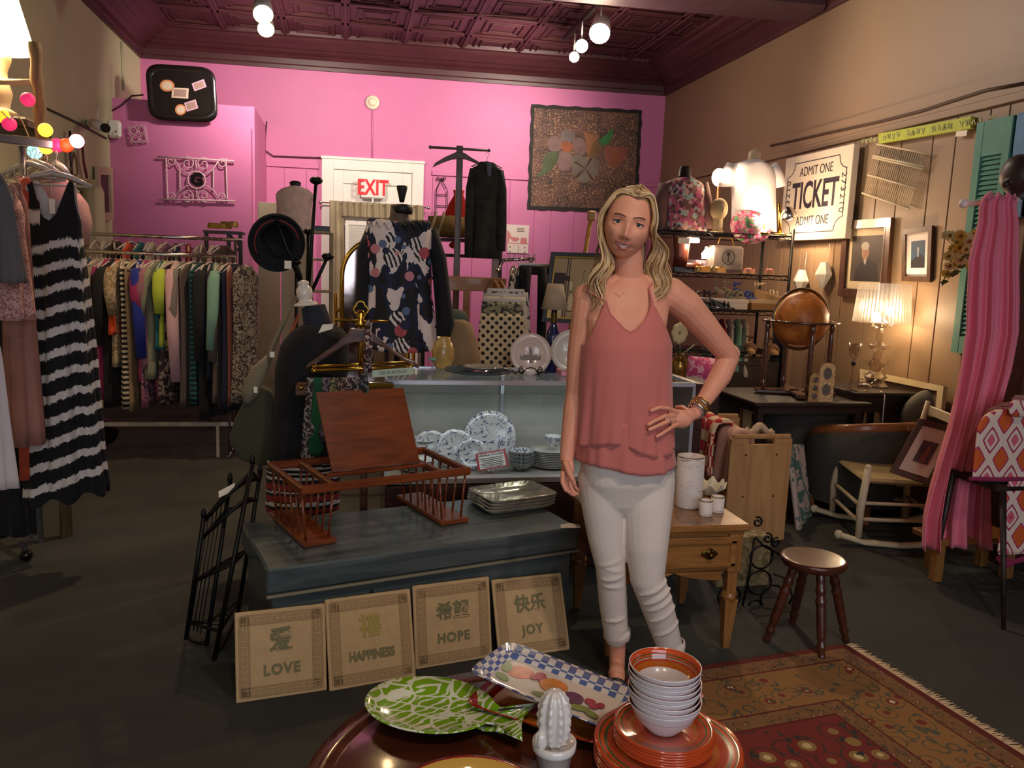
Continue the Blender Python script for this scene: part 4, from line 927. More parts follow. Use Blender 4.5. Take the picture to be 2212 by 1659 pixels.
# ---------------- back rack: two chrome rails
RX0, RX1, RYf, RYb = -2.05, -.77, 5.95, 6.35
zf = PY(340, 549, RYf).z; zb = PY(340, 511, RYb).z
rk = thing('clothes_rack', 'double chrome clothes rack full of tops in front of pink fitting room', 'clothes rack', (-1.4, 6.15, 0))
for (y, z, nm) in ((RYf, zf, 0), (RYb, zb, 0)):
    MB().tube([(RX0, y, z), (RX1-.02*0, y, z)], .0125, 12).build('rail', m_chrome, rk)
for x in (RX0+.02, RX1-.05):
    MB().tube([(x, RYf, 0.02), (x, RYf, zf)], .0125, 10).tube([(x, RYb, .02), (x, RYb, zb)], .0125, 10).tube([(x, RYf-.1, .02), (x, RYb+.1, .02)], .0125, 10).build('upright', m_chrome, rk)
MB().box((-1.4, RYf, .235), (1.25, .02, .03), bev=.003).build('bottom_bar', mat('pale_bar', '#b8ac98', .5), rk)
MB().box((-.90, RYf-.02, .12), (.02, .03, .26), bev=.003).build('bar_leg', MATS['pale_bar'], rk)
FL = dict(
 slate=fab('slate', '#2c3a4c'), cprint=print_fabric('dark_print', '#2c2224', ['#8f7f70', '#5a3c40'], 30), beige=fab('beige', '#84766a'), mag=fab('magenta', '#93285a'), blk=fab('black', '#121014'),
 crf=print_fabric('cream_floral', '#a8977a', ['#7c6a50', '#8f5a44'], 40), roy=fab('royal', '#1a2a86'), tan=fab('tan', '#8f7754'), purf=print_fabric('purple_floral', '#4c3350', ['#9a5a70', '#a89a8c'], 35),
 mauve=fab('mauve', '#8c5f6c'), sage=fab('sage', '#7c7d66'), lime=fab('lime', '#a8b83a'), pinks=fab('pale_pink', '#c49ca0'), grey=fab('grey', '#726a66'), dgr=fab('dark_green', '#12343a'),
 mint=fab('mint', '#749c8a'), taupe=fab('taupe', '#5e5048'), rust=fab('rust', '#7c4436'), leo=print_fabric('leopard', '#8c8070', ['#2c221e', '#4a3a30'], 60, thr=.34), ora=fab('orange', '#c8481c'), wht=fab('white', '#a89e94'), brn=fab('brown', '#3c2a22'), teal=fab('teal', '#1c5a60'), red=fab('red', '#8c1a1e'), nav=fab('navy', '#161c34'))
def gstripe(nt, s): return n_ramp(nt, n_wave(nt, s, 9, 'Z'), [(0, '#141214'), (.55, '#b8ac94')])
FL['bst'] = ramp_mat('cloth_bw_stripe', gstripe, .85); FL['gst'] = ramp_mat('cloth_green_stripe', lambda nt, s: n_ramp(nt, n_wave(nt, s, 9, 'Z'), [(0, '#0e2024'), (.7, '#1c6462')]), .85)
DESC = dict(slate='dark slate blue', cprint='dark print', beige='beige', mag='magenta', blk='black', crf='cream floral', roy='royal blue', tan='tan', purf='purple floral', mauve='mauve', sage='sage grey', lime='lime green', pinks='pale pink', grey='grey', dgr='dark green', mint='mint green', taupe='taupe', rust='rust brown', leo='leopard print', ora='orange', wht='off-white', brn='dark brown', teal='teal', red='red', nav='navy', bst='black and cream striped', gst='dark green striped')
GL = [(180, 'mauve', .62, .3), (196, 'slate', .92, .5), (209, 'cprint', .80, 0), (221, 'beige', .68, .45), (237, 'mag', .95, 0), (250, 'blk', 1.0, .5), (260, 'ora', .5, 0), (269, 'crf', .72, .30), (279, 'bst', 1.0, 0), (290, 'tan', 1.02, 0), (301, 'roy', .66, .58), (313, 'purf', 1.0, 0), (323, 'mag', .82, .3), (332, 'mauve', .72, .25), (343, 'sage', .80, .35), (352, 'teal', .60, 0), (361, 'lime', .58, .28), (371, 'cprint', .98, 0), (382, 'pinks', .80, .74), (396, 'grey', .64, .5), (408, 'taupe', 1.0, 0), (421, 'gst', .98, 0), (433, 'dgr', .95, 0), (447, 'blk', 1.08, .6), (457, 'nav', .8, 0), (466, 'mint', .70, .52), (479, 'taupe', .96, .6), (491, 'blk', 1.05, 0), (507, 'nav', 1.0, 0), (523, 'rust', .98, 0)]
lastd = {}
for i, (px, c_, L, sl) in enumerate(GL):
    p = PY(px, 550, RYf); 
    if p.x > RX1-.02 and px > 520: p.x = RX1-.03
    nb = DESC[GL[i-1][1]] if i else 'the striped maxi dress'
    rgt = DESC[GL[i+1][1]] if i+1 < len(GL) else 'leopard print one'
    kind = 'dress' if L > .9 else ('shirt' if sl else 'blouse')
    lab = '%s %s on the back rack, between the %s and %s ones' % (DESC[c_], kind, nb, rgt) if i else 'mauve shirt on the back rack, right beside the striped maxi dress'
    hang('hanging_'+kind, lab, kind, (p.x, RYf+.0, zf-.045), PI/2+random.uniform(-.35, .12), FL[c_], RACKLAB, sw=.195, L=L, th=.026, slv=sl, slw=.042, seed=i, hem=.17+.05*random.random(), hw=.17)
pL = PY(549, 560, 5.75)
hang('hanging_dress', 'leopard print dress at the right end of the back rack', 'dress', (-.69, 5.86, 1.37), .9, FL['leo'], RACKLAB, sw=.12, L=.95, th=.03, slv=0, seed=91, hem=.14, hw=.11)
for i in range(11):
    c_ = ['wht', 'brn', 'ora', 'teal', 'wht', 'mauve', 'nav', 'red', 'beige', 'pinks', 'brn'][i]; px = 225+26*i
    p = PY(px, 511, RYb)
    lab = '%s garment on the higher rear rail, behind the %s front one' % (DESC[c_], DESC[min(GL, key=lambda q: abs(q[0]-px*1.0))[1]])
    hang('hanging_shirt', lab, 'shirt', (p.x, RYb, zb-.045), PI/2+random.uniform(-.4, .2), FL[c_], 'clothes on the higher rear rail', sw=.17, L=.7, th=.026, seed=40+i, hw=.17)
# empty clear hangers crowding both rails
for i in range(16):
    px = 200+19*i; f = i % 2; y, z = (RYf, zf) if f else (RYb, zb); p = PY(px+5, 540, y)
    h = hanger_geo(MB(), .19, .06, .005, hook=.05).build('clear_hanger', m_clear); h.location = (p.x+.008, y, z-.045); h.rotation_euler = (0, 0, PI/2+random.uniform(-.5, .3))
    tag(h, 'empty clear plastic hanger on the %s rail of the back rack' % ('front' if f else 'rear'), 'hanger', 'empty clear hangers on the back rack')
# ---------------- left foreground rack
m_blackstr = fab('dress_black', '#0d0b0e'); m_whitestr = fab('dress_white', '#cfc4be')
rl0, rl1 = V((-2.15, 3.25, 1.86)), PY(113, 313, 3.92)
rl0.z = rl1.z
rk2 = thing('garment_rack', 'grey metal garment rack on ball casters at the left edge', 'clothes rack', (-1.6, 3.7, 0))
m_gm = mat('grey_metal', '#8f8a86', .35, .8)
MB().box((rl0+rl1)/2, ((rl1-rl0).length, .022, .035), rot=(0, 0, math.atan2((rl1-rl0).y, (rl1-rl0).x)), bev=.004).build('rail', m_gm, rk2)
dr_ = (rl1-rl0).normalized()
for k, cpx in enumerate(((57, 1212), (8, 1160))):
    c_ = PZ(*cpx, .0); c_.z = .028
    MB().sphere(c_, .028, 18).build('caster', mat('caster_black', '#1c1612', .25, .3), rk2)
cA = PZ(57, 1212, 0)
MB().tube([V((cA.x, cA.y, .05)), V((cA.x-.02, cA.y+.0, .1)), V((rl1.x-.10, rl1.y-.06, .12)), V((rl1.x-.10, rl1.y-.06, rl1.z-.02))], .014, 10).build('upright', m_gm, rk2)
c2 = PZ(8, 1160, 0); MB().tube([V((c2.x, c2.y, .05)), V((c2.x, c2.y, .1)), V((rl1.x-.10, rl1.y-.06, .12))], .014, 10).build('base_bar', m_gm, rk2)
# striped maxi dress, hung face-out
DY = 3.78
SD = thing('striped_maxi_dress', 'long black and white striped sleeveless dress facing out on the left rack', 'dress', PY(112, 385, DY))
prof_l = [(385, 66, 158), (420, 68, 157), (455, 66, 158), (480, 62, 162), (520, 60, 165), (600, 66, 174), (700, 67, 183), (800, 69, 191), (900, 72, 200), (1000, 73, 210), (1045, 74, 217), (1072, 73, 218)]
def dress_pt(u, y, back=False):
    l, r = interp(prof_l, y); cx = (l+r)/2; hw = (r-l)/2*4.0/1730; a = 2*PI*u
    f = min(1, max(0, (y-480)/300)); wv = f*(.010*math.sin(7*a+.5)+.006*math.sin(13*a+y*.004))
    c0 = PY(cx, y+(u2y(a, y)), DY); return c0+V((math.sin(a)*(hw+wv), -math.cos(a)*(.05+.035*f+wv*1.5), 0))
def u2y(a, y): return 0
def dress_top(u):
    s = math.sin(2*PI*u); fr = math.cos(2*PI*u) > 0
    if fr:
        tb = [(-1.0, 470), (-.88, 440), (-.80, 392), (-.62, 390), (-.42, 432), (-.18, 470), (.05, 478), (.3, 462), (.52, 425), (.72, 390), (.86, 392), (.92, 440), (1.0, 470)]
    else: tb = [(-1.0, 470), (-.88, 440), (-.80, 392), (-.62, 390), (-.3, 425), (0, 435), (.3, 425), (.62, 390), (.80, 392), (.9, 440), (1, 470)]
    return interp(tb, s)[0]
g = MB(); nu, rows = 120, 230
for j in range(rows):
    for i in range(nu):
        u = i/nu; y0 = dress_top(u); y1 = 1072-12*math.sin(2*PI*u)+8*math.sin(2*PI*u*7); y = y0+(y1-y0)*j/(rows-1)
        g.v.append(dress_pt(u, y))
for j in range(rows-1):
    for i in range(nu):
        k = (i+1) % nu; u = i/nu; s = math.sin(2*PI*u)
        y1 = 1072-12*math.sin(2*PI*u)+8*math.sin(2*PI*u*7); y = dress_top(u)+(y1-dress_top(u))*j/(rows-1)
        yy = y+(12+(y-480)*.03)*s+1.2*math.sin(u*70)+1.0*math.sin(u*171+j*.3); st = (yy-523)/45.6
        white = 0 <= st < 11.6 and (st % 1) < .37 and y > 500
        if y < 480 and y > 452 and math.cos(2*PI*u) > 0 and -.75 < s < -.3: white = True
        if math.cos(2*PI*u) < 0 and y < 500: white = True
        g.f.append([j*nu+i, j*nu+k, (j+1)*nu+k, (j+1)*nu+i]); g.m.append(1 if white else 0); g.sm.append(True)
db = g.build('dress_body', [m_blackstr, m_whitestr], SD, solid=.002)
h = MB(); hanger_geo(h, .15, .05, .007); hp = PY(112, 372, DY); h2 = MB().add([p+hp+V((0, .01, 0)) for p in h.v], h.f); h2.sm = h.sm; h2.build('hanger', m_clear, SD)
q = PY(112, 430, DY-.03); MB().tube([q+V((0, 0, .07)), q], .001, 5).box(q+V((0, 0, -.03)), (.022, .001, .06)).build('price_tag', MATS['paper'], SD)
# garments behind it along the rail
def lhang(px, ytop, ybot, Y, wpx, mm, label, cat='dress', nm='hanging_dress', slv=0, rz=-.5, th=.05, seed=0):
    p = PY(px, ytop, Y); b_ = PY(px, ybot, Y); k = p.y*1.03/1730
    return hang(nm, label, cat, p, rz, mm, 'garments crowded on the left rack', sw=wpx/2*k, L=p.z-b_.z, th=th, slv=slv, seed=seed, hem=wpx/2*k*1.15, hw=wpx/2*k*.95)
m_lace = print_fabric('pink_lace', '#b4807a', ['#c89a92', '#8f5c58'], 70, thr=.4)
lhang(-30, 700, 1058, 3.35, 22, fab('white_long', '#d8c8c8'), 'long white garment at the far left edge, lower part showing', seed=3, rz=-1.2)
lhang(16, 400, 690, 3.45, 50, m_lace, 'pink lace top hanging at the left edge', 'shirt', 'hanging_shirt', .3, -.9, seed=4)
lhang(30, 395, 960, 3.6, 44, fab('dusty', '#9a6a60', var=.15, scale=6), 'dusty pink long dress behind the pink lace top', seed=5, rz=-.9)
lhang(52, 385, 1030, 3.78, 40, fab('coral_long', '#c8543c'), 'coral red long dress beside the striped maxi dress', seed=6, rz=-1.0)
lhang(48, 380, 740, 3.84, 44, fab('burgundy', '#5c142e'), 'burgundy top hanging beside striped dress', 'shirt', 'hanging_shirt', .3, -.9, seed=7)
lhang(60, 400, 960, 3.95, 40, print_fabric('black_web', '#141014', ['#b8a8a0', '#3c3434'], 22, thr=.12), 'black dress with white web pattern, behind the coral dress', seed=8, rz=-1.0)
lhang(115, 386, 640, 4.02, 96, fab('blush', '#b98a84', var=.1, scale=5), 'blush blouse with short sleeves showing above the striped dress', 'blouse', 'hanging_blouse', .22, -.1, seed=9)
lhang(12, 560, 1150, 3.9, 60, fab('black_low', '#0f0d10'), 'black garment low at the left edge above the casters', seed=10, rz=-.7)
lhang(-6, 372, 610, 3.2, 26, fab('ash', '#5e5a5c'), 'grey garment at the far left edge, topmost', 'shirt', 'hanging_shirt', 0, -1.3, seed=12)
for i, (px, py) in enumerate(((62, 352), (75, 348), (88, 356), (100, 362), (122, 352))):
    p = PY(px, py, 3.88+.02*i); h = hanger_geo(MB(), .17, .06, .007).build('clear_hanger', m_clear); h.location = p; h.rotation_euler = (0, 0, -.5-.12*i); tag(h, 'clear plastic hanger bunched above the striped maxi dress', 'hanger', 'clear hangers on the left rack')
# cream cardigan, belts and purse hanging along the green wall, beyond the back rack's left end
WX = XL+.10; p = PX(196, 388, WX)
hang('hanging_cardigan', 'cream cardigan hanging from a dark red strap on the green wall', 'cardigan', p, -.9, fab('cream', '#d8c4a4'), sw=.15, L=1.1, th=.06, slv=.85, slw=.045, seed=21, hem=.18, hw=.14)
for pts, m_, lab in (([(178, 315), (181, 350), (188, 384)], mat('red_leather', '#5c1a1c', .4), 'dark red leather belt hanging behind the string lights'), ([(151, 283), (153, 340), (158, 420)], m_blk, 'black belt hanging left of the dark red one')):
    tag(MB().tube([PX(x, y, XL+.04) for x, y in pts], .022, 8, flat=.4).build('leather_belt', m_), lab, 'belt')
tag(MB().tube([PX(x, y, XL+.04) for x, y in ((160, 330), (152, 365), (158, 382), (168, 375), (165, 345), (160, 330))], .008, 6).sphere(PX(160, 400, XL+.07), (.06, .05, .07)).build('handbag', fab('olive_bag', '#7a6848')), 'small khaki purse with looped strap under string lights', 'bag')
# ================================================================ mannequins
m_form = mat('form_brown', '#5c4a40', .6); m_formblk = mat('form_black', '#17130f', .5); m_formcream = mat('form_cream', '#cbb899', .7, bump=.1)
def form(mb, cx, Y, ysh, k, mi=0, tilt=0):
    """torso form: shoulders at pixel row ysh, k metres of shoulder half-width"""
    c0 = PY(cx, ysh, Y); rings = []
    for z, w_, d in ((.13, .045, .045), (.07, .05, .05), (.045, .075, .055), (.02, .9*k, .06), (-.03, k, .07), (-.10, k*.93, .095), (-.17, k*.92, .105), (-.28, k*.74, .08), (-.33, k*.74, .08), (-.45, k*.95, .105), (-.55, k*.98, .105)):
        rings.append([c0+V((math.cos(a)*w_+tilt*z, math.sin(a)*d, z)) for a in [2*PI*i/28 for i in range(28)]])
    return mb.ringsurf(rings, mi)
# floral blouse form
FM = PY(862, 490, 4.35)
M1 = thing('dress_form', 'brown dress form wearing floral blouse, black knob on its neck', 'mannequin', (FM.x, 4.35, 0))
form(MB(), 862, 4.35, 498, .165).build('torso', m_form, M1)
MB().lathe([(.055, 0), (.058, .03), (.05, .045), (.028, .05)], PY(868, 462, 4.35), 24).lathe([(.012, 0), (.016, .02), (.028, .07), (.028, .085), (.001, .086)], PY(868, 437, 4.35), 20).build('neck_knob', m_formblk, M1)
MB().tube([(FM.x, 4.35, .03), (FM.x, 4.35, FM.z-.5)], .016, 10).lathe([(.15, 0), (.15, .012), (.03, .03), (.02, .05)], (FM.x, 4.35, 0), 28).build('stand', m_formblk, M1)
def florf(nt, s):
    blk = lambda sock, stops: n_ramp(nt, sock, stops)
    a = blk(n_noise(nt, n_map(nt, s, (1, .3, .6), loc=(.3, 0, .1)), 7, 3, 1.2), [(0, '#100e14'), (.47, '#141c38'), (.555, '#e0cfc8')])
    st = blk(n_wave(nt, n_map(nt, s, loc=(.02, 0, .05), rot=(0, .5, 0)), 14, 'X', 6), [(0, '#14121a'), (.45, '#ddd0c8')])
    o = n_mix(nt, blk(n_vor(nt, n_map(nt, s, (1, .3, 1)), 6), [(0, '#ffffff'), (.30, '#000000')]), a, st)
    for (lx, c_, sc, r_) in ((3.1, '#b0505a', 7, .22), (5.3, '#c8808a', 8, .20), (.6, '#5a6c8c', 9, .19), (7.7, '#1a2040', 7, .2)):
        m = n_vor(nt, n_map(nt, s, (1, .3, 1), loc=(lx, 0, lx*.7)), sc)
        o = n_mix(nt, blk(m, [(0, '#ffffff'), (r_, '#000000')]), o, c_)
    return o
m_flor = ramp_mat('floral_blouse', florf, .75)
BL = thing('floral_blouse', 'black blouse with white and red flowers, sheer black sleeves, on brown form', 'blouse', (FM.x, 4.35, FM.z))
TB = [(486, 862, .150), (505, 862, .178), (560, 862, .170), (640, 864, .168), (700, 866, .182), (752, 868, .192)]
def bl(u, v):
    a = 2*PI*u; y = 487+(748+9*math.cos(a)-487)*v; cx, w_ = interp(TB, y); f = v; wv = .008*f*(math.sin(8*a)+.6*math.sin(15*a+1)); lift = -16*abs(math.sin(a))*(1-v) if 1 else 0
    return PY(cx, y, 4.35)+V((math.sin(a)*(w_+wv), -math.cos(a)*(.105+.03*f+wv), -lift*.0013))
MB().grid(bl, 110, 40, wrap=True).build('bodice', m_flor, BL, solid=.002)
ru = MB(); 
for t0, t1 in ((-1, 1),): ru.grid(lambda u, v: bl(u, 0)+V((0, 0, .012))+V((math.sin(2*PI*u)*.018*v, -math.cos(2*PI*u)*.022*v, -.03*v+.016*math.sin(44*PI*u)*v)), 200, 5, wrap=True)
ru.build('neck_ruffle', m_flor, BL, solid=.0015)
m_sheer = fab('sheer_black', '#131218')
for pts, rs in (([(806, 495), (788, 540), (786, 620), (780, 690), (775, 712)], [.045, .050, .052, .055, .03]), ([(930, 497), (948, 560), (956, 640), (962, 700), (955, 740)], [.045, .052, .056, .064, .04])):
    MB().tube([PY(x, y, 4.36) for x, y in pts], rs, 20, flat=.8).build('sleeve', m_sheer, BL)
# black dress form with white finial (foreground centre), leaning
Y2 = 3.62
FB = PY(680, 720, Y2)
M2 = thing('finial_dress_form', 'dark dress form with white turned finial on its neck, wearing black dress', 'mannequin', (FB.x-.02, Y2, 0))
nk = MB(); nk.lathe([(.062, -.01), (.058, .05), (.052, .10), (.05, .105), (.001, .106)], PY(688, 712, Y2), 28, axis=(-.22, 0, 1)); nk.build('neck', fab('denim_neck', '#20242e'), M2)
MB().lathe([(.052, 0), (.054, .006), (.046, .012), (.030, .018), (.028, .028), (.034, .036), (.036, .055), (.034, .072), (.024, .084), (.022, .090), (.026, .094), (.022, .104), (.010, .110), (.001, .112)], PY(661, 660, Y2), 28, axis=(-.12, 0, 1)).build('finial', mat('cream_enamel', '#dccfc0', .3, coat=.5), M2)
MB().tube([(FB.x-.02, Y2, .02), (FB.x-.02, Y2, .3)], .016, 10).lathe([(.16, 0), (.16, .012), (.03, .03)], (FB.x-.02, Y2, 0), 28).build('stand', m_formblk, M2)
BD = thing('black_dress', 'black sleeveless dress with striped hem on the form with white finial', 'dress', (FB.x-.02, Y2, FB.z))
TD = [(702, 690, .070), (712, 690, .105), (728, 686, .130), (748, 680, .146), (800, 674, .158), (840, 670, .150), (900, 664, .145), (960, 660, .158), (1000, 657, .160), (1088, 654, .162), (1100, 654, .160)]
g = MB(); rows, nu = 130, 60
for j in range(rows):
    y = 702+(1098-702)*j/(rows-1); cx, w_ = interp(TD, y)
    for i in range(nu):
        a = 2*PI*i/nu; g.v.append(PY(cx, y, Y2)+V((math.sin(a)*w_, -math.cos(a)*min(w_*.9, .115), 0)))
bands = [(985, 990, 1), (996, 1000, 1), (1006, 1010, 1), (1016, 1022, 1), (1030, 1044, 2), (1046, 1050, 1), (1056, 1068, 2), (1070, 1078, 1), (1084, 1092, 2)]
for j in range(rows-1):
    y = 702+(1098-702)*j/(rows-1)
    for i in range(nu):
        k = (i+1) % nu; yy = y+6*math.cos(2*PI*i/nu)-6; mi = next((m for a, b_, m in bands if a <= yy <= b_), 0)
        g.f.append([j*nu+i, j*nu+k, (j+1)*nu+k, (j+1)*nu+i]); g.m.append(mi); g.sm.append(True)
g.build('dress_body', [fab('knit_black', '#0e0c0e'), fab('knit_white', '#c8beb4'), fab('knit_red', '#8a2420')], BD, solid=.002)
tg = PY(703, 714, Y2-.1); MB().prism([(-.03, -.012), (.03, .008), (.034, .03), (-.012, .026)], .001, tg, (1, 0, -.0), (0, 0, 1)).build('price_tag', MATS['paper'], BD)
# beige jacket / olive bag hanging left of the form
hb = thing('canvas_satchel', 'olive canvas satchel with beige strap hanging left of the black dress', 'bag', PY(565, 900, 3.7))
MB().prism([(p-560, 900-q) for p, q in ((562, 838), (585, 850), (592, 880), (588, 1000), (560, 1004), (520, 990), (497, 950), (512, 905), (540, 850))], 44, (0, 0, 0)).v
bgm = MB(); k = 3.85/1730; bgm.prism([((p-560)*k, (900-q)*k) for p, q in ((562, 838), (585, 850), (592, 880), (588, 1000), (560, 1004), (520, 990), (499, 950), (512, 905), (540, 850))][::-1], -.09, PY(560, 900, 3.7), (1, 0, 0), (0, 0, 1)); bgm.build('bag_body', fab('olive', '#3c3a26'), hb, bevel=.015)
MB().tube([PY(640, 640, 3.7), PY(610, 700, 3.7), PY(586, 755, 3.7), PY(575, 800, 3.7)], [.03, .035, .035, .025], 10, flat=.35).tube([PY(645, 680, 3.72), PY(620, 740, 3.72), PY(600, 800, 3.72)], [.02, .025, .02], 10, 1, flat=.35).tube([PY(585, 765, 3.7), PY(560, 800, 3.68), PY(540, 845, 3.68), PY(533, 870, 3.68)], [.01, .035, .04, .02], 12).build('strap', [fab('khaki', '#7c6f58'), fab('rust_strap', '#a8542e')], hb)
MB().box(PY(588, 766, 3.64), (.02, .001, .025)).box(PY(552, 842, 3.62), (.016, .001, .028)).build('price_tag', MATS['paper'], hb)
# white blouse on small form (far back) and black neck
Y3_ = 7.6; p = PY(640, 410, Y3_)
M3 = thing('dress_form', 'small black dress form in cream blouse near the pink back wall', 'mannequin', (p.x, Y3_, p.z-.2))
q = PY(638, 402, Y3_); MB().lathe([(.05, -.05), (.045, .0), (.052, .03), (.03, .045), (.001, .046)], q, 20).build('neck', m_formblk, M3)
MB().tube([(p.x, Y3_, p.z-.35), (p.x, Y3_, 0)], .015, 8).lathe([(.15, 0), (.15, .02), (.02, .03)], (p.x, Y3_, 0)).build('stand', m_formblk, M3)
wb = thing('cream_blouse', 'sheer cream cap-sleeve blouse on small form near the back wall', 'blouse', (p.x, Y3_, p.z))
k = 1/ (1730/ (Y3_*1.02)); g = MB(); TW = [(403, 638, .05), (410, 638, .13), (420, 637, .165), (450, 636, .15), (500, 636, .16)]
g.grid(lambda u, v: (lambda y: PY(interp(TW, y)[0], y, Y3_)+V((math.sin(2*PI*u)*(interp(TW, y)[1]+.006*math.sin(14*PI*u)*v), -math.cos(2*PI*u)*.09, 0)))(403+95*v), 60, 16, wrap=True)
for s in (-1, 1): g.tube([PY(638+s*22, 420, Y3_), PY(638+s*36, 430, Y3_)], [.06, .05], 12, flat=.8)
g.build('blouse_body', fab('sheer_cream', '#d4b8b0', var=.12, scale=14), wb)
# coat stand with black knob arms and felt hat
CS = thing('knob_hat_stand', 'black metal hat stand with round knob ends behind the white finial', 'hat stand', PY(664, 650, 3.85)+V((0, 0, -1.1)))
base = PY(664, 650, 3.85); kn = []
MB().tube([base, V((base.x, base.y, .03))], .014, 10).lathe([(.15, 0), (.15, .015), (.02, .03)], (base.x, base.y, 0), 24).build('stand_pole', m_iron, CS)
for (x, y, Y, r, fl_) in ((683, 390, 3.9, .030, 1), (708, 554, 3.8, .028, 0), (640, 566, 3.75, .022, 0), (666, 500, 3.95, .024, 0), (598, 478, 3.74, .012, 0)):
    e = PY(x, y, Y); MB().tube([base, base+(e-base)*.5, e], [.009, .0085, .008], 8).sphere(e, (r, r, r*.62), 16).build('knob_arm', m_iron, CS)
HT = thing('felt_hat', 'black felt hat with red band hanging on the knob stand', 'hat', PY(598, 520, 3.8))
hc = PY(598, 525, 3.8); ax = V((.10, -.9, -.42)).normalized(); hx1, hy1 = frame_of(ax)
hm = MB(); hm.lathe([(.128, .012), (.134, .002), (.128, -.004), (.10, .0), (.088, .002), (.086, -.03), (.080, -.07), (.066, -.092), (.04, -.098), (.001, -.094)], hc, 40, axis=ax, cap=(False, False), sx=.92, sy=1.05)
hm.build('crown_and_brim', fab('felt', '#100e10'), HT, solid=.004)
MB().lathe([(.0885, -.002), (.0885, -.022)], hc, 40, axis=ax, cap=(False, False), sx=.92, sy=1.05).torus(hc+ax*.004, .104, .0035, hx1*.92, hy1*1.05, 40, 6, a0=.2, a1=3.6).build('hat_band', fab('hatred', '#8c2a2c'), HT)
MB().box(PY(622, 572, 3.68), (.03, .001, .035)).build('price_tag', MATS['paper'], HT)
# ================================================================ ON THE BACK WALL AND THE PINK BOX
def quadmx(P00, P10, P01): return mframe(P00, P10-P00, P01-P00)
BX = lambda x, y, o=1.26: PB(x, y, o)
# exit sign
p = PB(779, 427, .06); q = PB(831, 431, .06); u = XDIR
ES = thing('exit_sign', 'white box sign with red EXIT letters above the door', 'sign', (p+q)/2)
cx_ = (p+q)/2; W_ = (q-p).length; H_s = PB(805, 385, .06).z-PB(805, 429, .06).z
cc = cx_+Z3*(H_s/2)
MB().box(cc, (W_, .05, H_s), rot=(0, 0, -math.atan(PHI)), bev=.012).build('sign_box', m_white, ES)
t = MB(); text_mesh(t, 'EXIT', H_s*1.05, mframe(cc+BN*.027, XDIR, Z3), .002, bold=.006, sx=.72); t.build('letters', mat('exit_red', '#d0202c', .5, emit=.15), ES)
MB().box(cc-Z3*(H_s/2+.02), (.02, .03, .05)).build('bracket', m_white, ES)
# siren disc with conduit
c0 = PB(805, 222, .0)
SI = thing('round_alarm', 'round cream alarm disc high on the pink wall', 'alarm', c0)
MB().lathe([(.075, 0), (.078, .02), (.06, .03), (.05, .028), (.045, .045), (.02, .055), (.001, .056)], c0, 32, axis=BN).build('disc', mat('alarm_cream', '#e2d6bc', .4), SI)
e = PB(808, 337, .0); MB().tube([c0+BN*.01, V((c0.x+.005, yb(c0.x, .008), 2.60))], .007, 8).build('conduit', m_pink, SI)
# wires
def wire(name, pts, r, m, label): return tag(MB().tube(pts, r, 6).build(name, m), label, 'cable')
m_wire = mat('wire_dark', '#4a2430', .6)
wire('cable', [BX(240, 240, 1.14), BX(262, 228, 1.14), BX(285, 207, 1.14), BX(310, 205, 1.14)], .008, m_wire, 'dark cable curving up over the pink box behind black tray')
wire('cable', [PB(576, 262, .03), PB(573, 300, .03), PB(573, 325, .03), PB(590, 337, .02), PB(640, 339, .02), PB(700, 341, .02)], .008, m_wire, 'dark cable from pink box corner to the door frame')
wire('cable', [PX(88, 228, XL+.01), PX(160, 262, XL+.01), PX(230, 299, XL+.01)], .008, mat('wire_green', '#3c3c30', .6), 'dark cable running along the green wall')
wire('cable', [PX(1665, 315, XR-.02), PX(1800, 285, XR-.02), PX(1900, 263, XR-.02), PX(1990, 240, XR-.02), PX(2060, 217, XR-.02), PX(2130, 195, XR-.02), PX(2212, 180, XR-.02)], .010, mat('wire_brown', '#4a3426', .6), 'brown cable sagging along the right wall above the rail')
wire('conduit', [PX(262, 90, XL+.01), PX(267, 195, XL+.01)], .012, mat('conduit_paint', '#b0a88c', .5), 'pale vertical conduit on the green wall near the corner')
# black lacquer tray with postcards, standing on the pink box
TRN = BX(318, 262, 1.30)
tr = thing('lacquer_tray', 'large black square tray with stickers leaning on top of pink box', 'tray', BX(390, 262, 1.30))
def tpt(x, y, o=0): a = (262-y)/130; return PB(x, y, 1.30-.10*a-.02-o*-1)
cor = [(313, 146), (466, 160), (470, 262), (318, 250)]
def rr_poly(cor, r=.24, n=6):
    out = []; m = len(cor)
    for i in range(m):
        a, b_, c_ = V((*cor[i-1], 0)), V((*cor[i], 0)), V((*cor[(i+1) % m], 0))
        p0 = b_+(a-b_)*r; p1 = b_+(c_-b_)*r
        for k in range(n+1): t = k/n; out.append(p0*(1-t)**2+b_*2*t*(1-t)+p1*t*t)
    return [(q.x, q.y) for q in out]
outl = rr_poly([(313, 136), (464, 146), (472, 266), (322, 258)]); inn = rr_poly([(326, 150), (454, 160), (458, 250), (333, 244)])
m_lac = mat('black_lacquer', '#1a1412', .25, coat=.5)
g = MB(); g.ringsurf([[PB(x, y, 1.27) for x, y in outl], [PB(x, y, 1.31) for x, y in outl], [PB(x, y, 1.28) for x, y in inn]], 0, True, True, (True, True)); g.build('tray_body', m_lac, tr)
cols = [mat('sticker_orange', '#d88a5a', .5), mat('sticker_cream', '#e0c8b0', .5), mat('sticker_lilac', '#d4a8c0', .5), mat('sticker_print', '#a8867c', .5)]
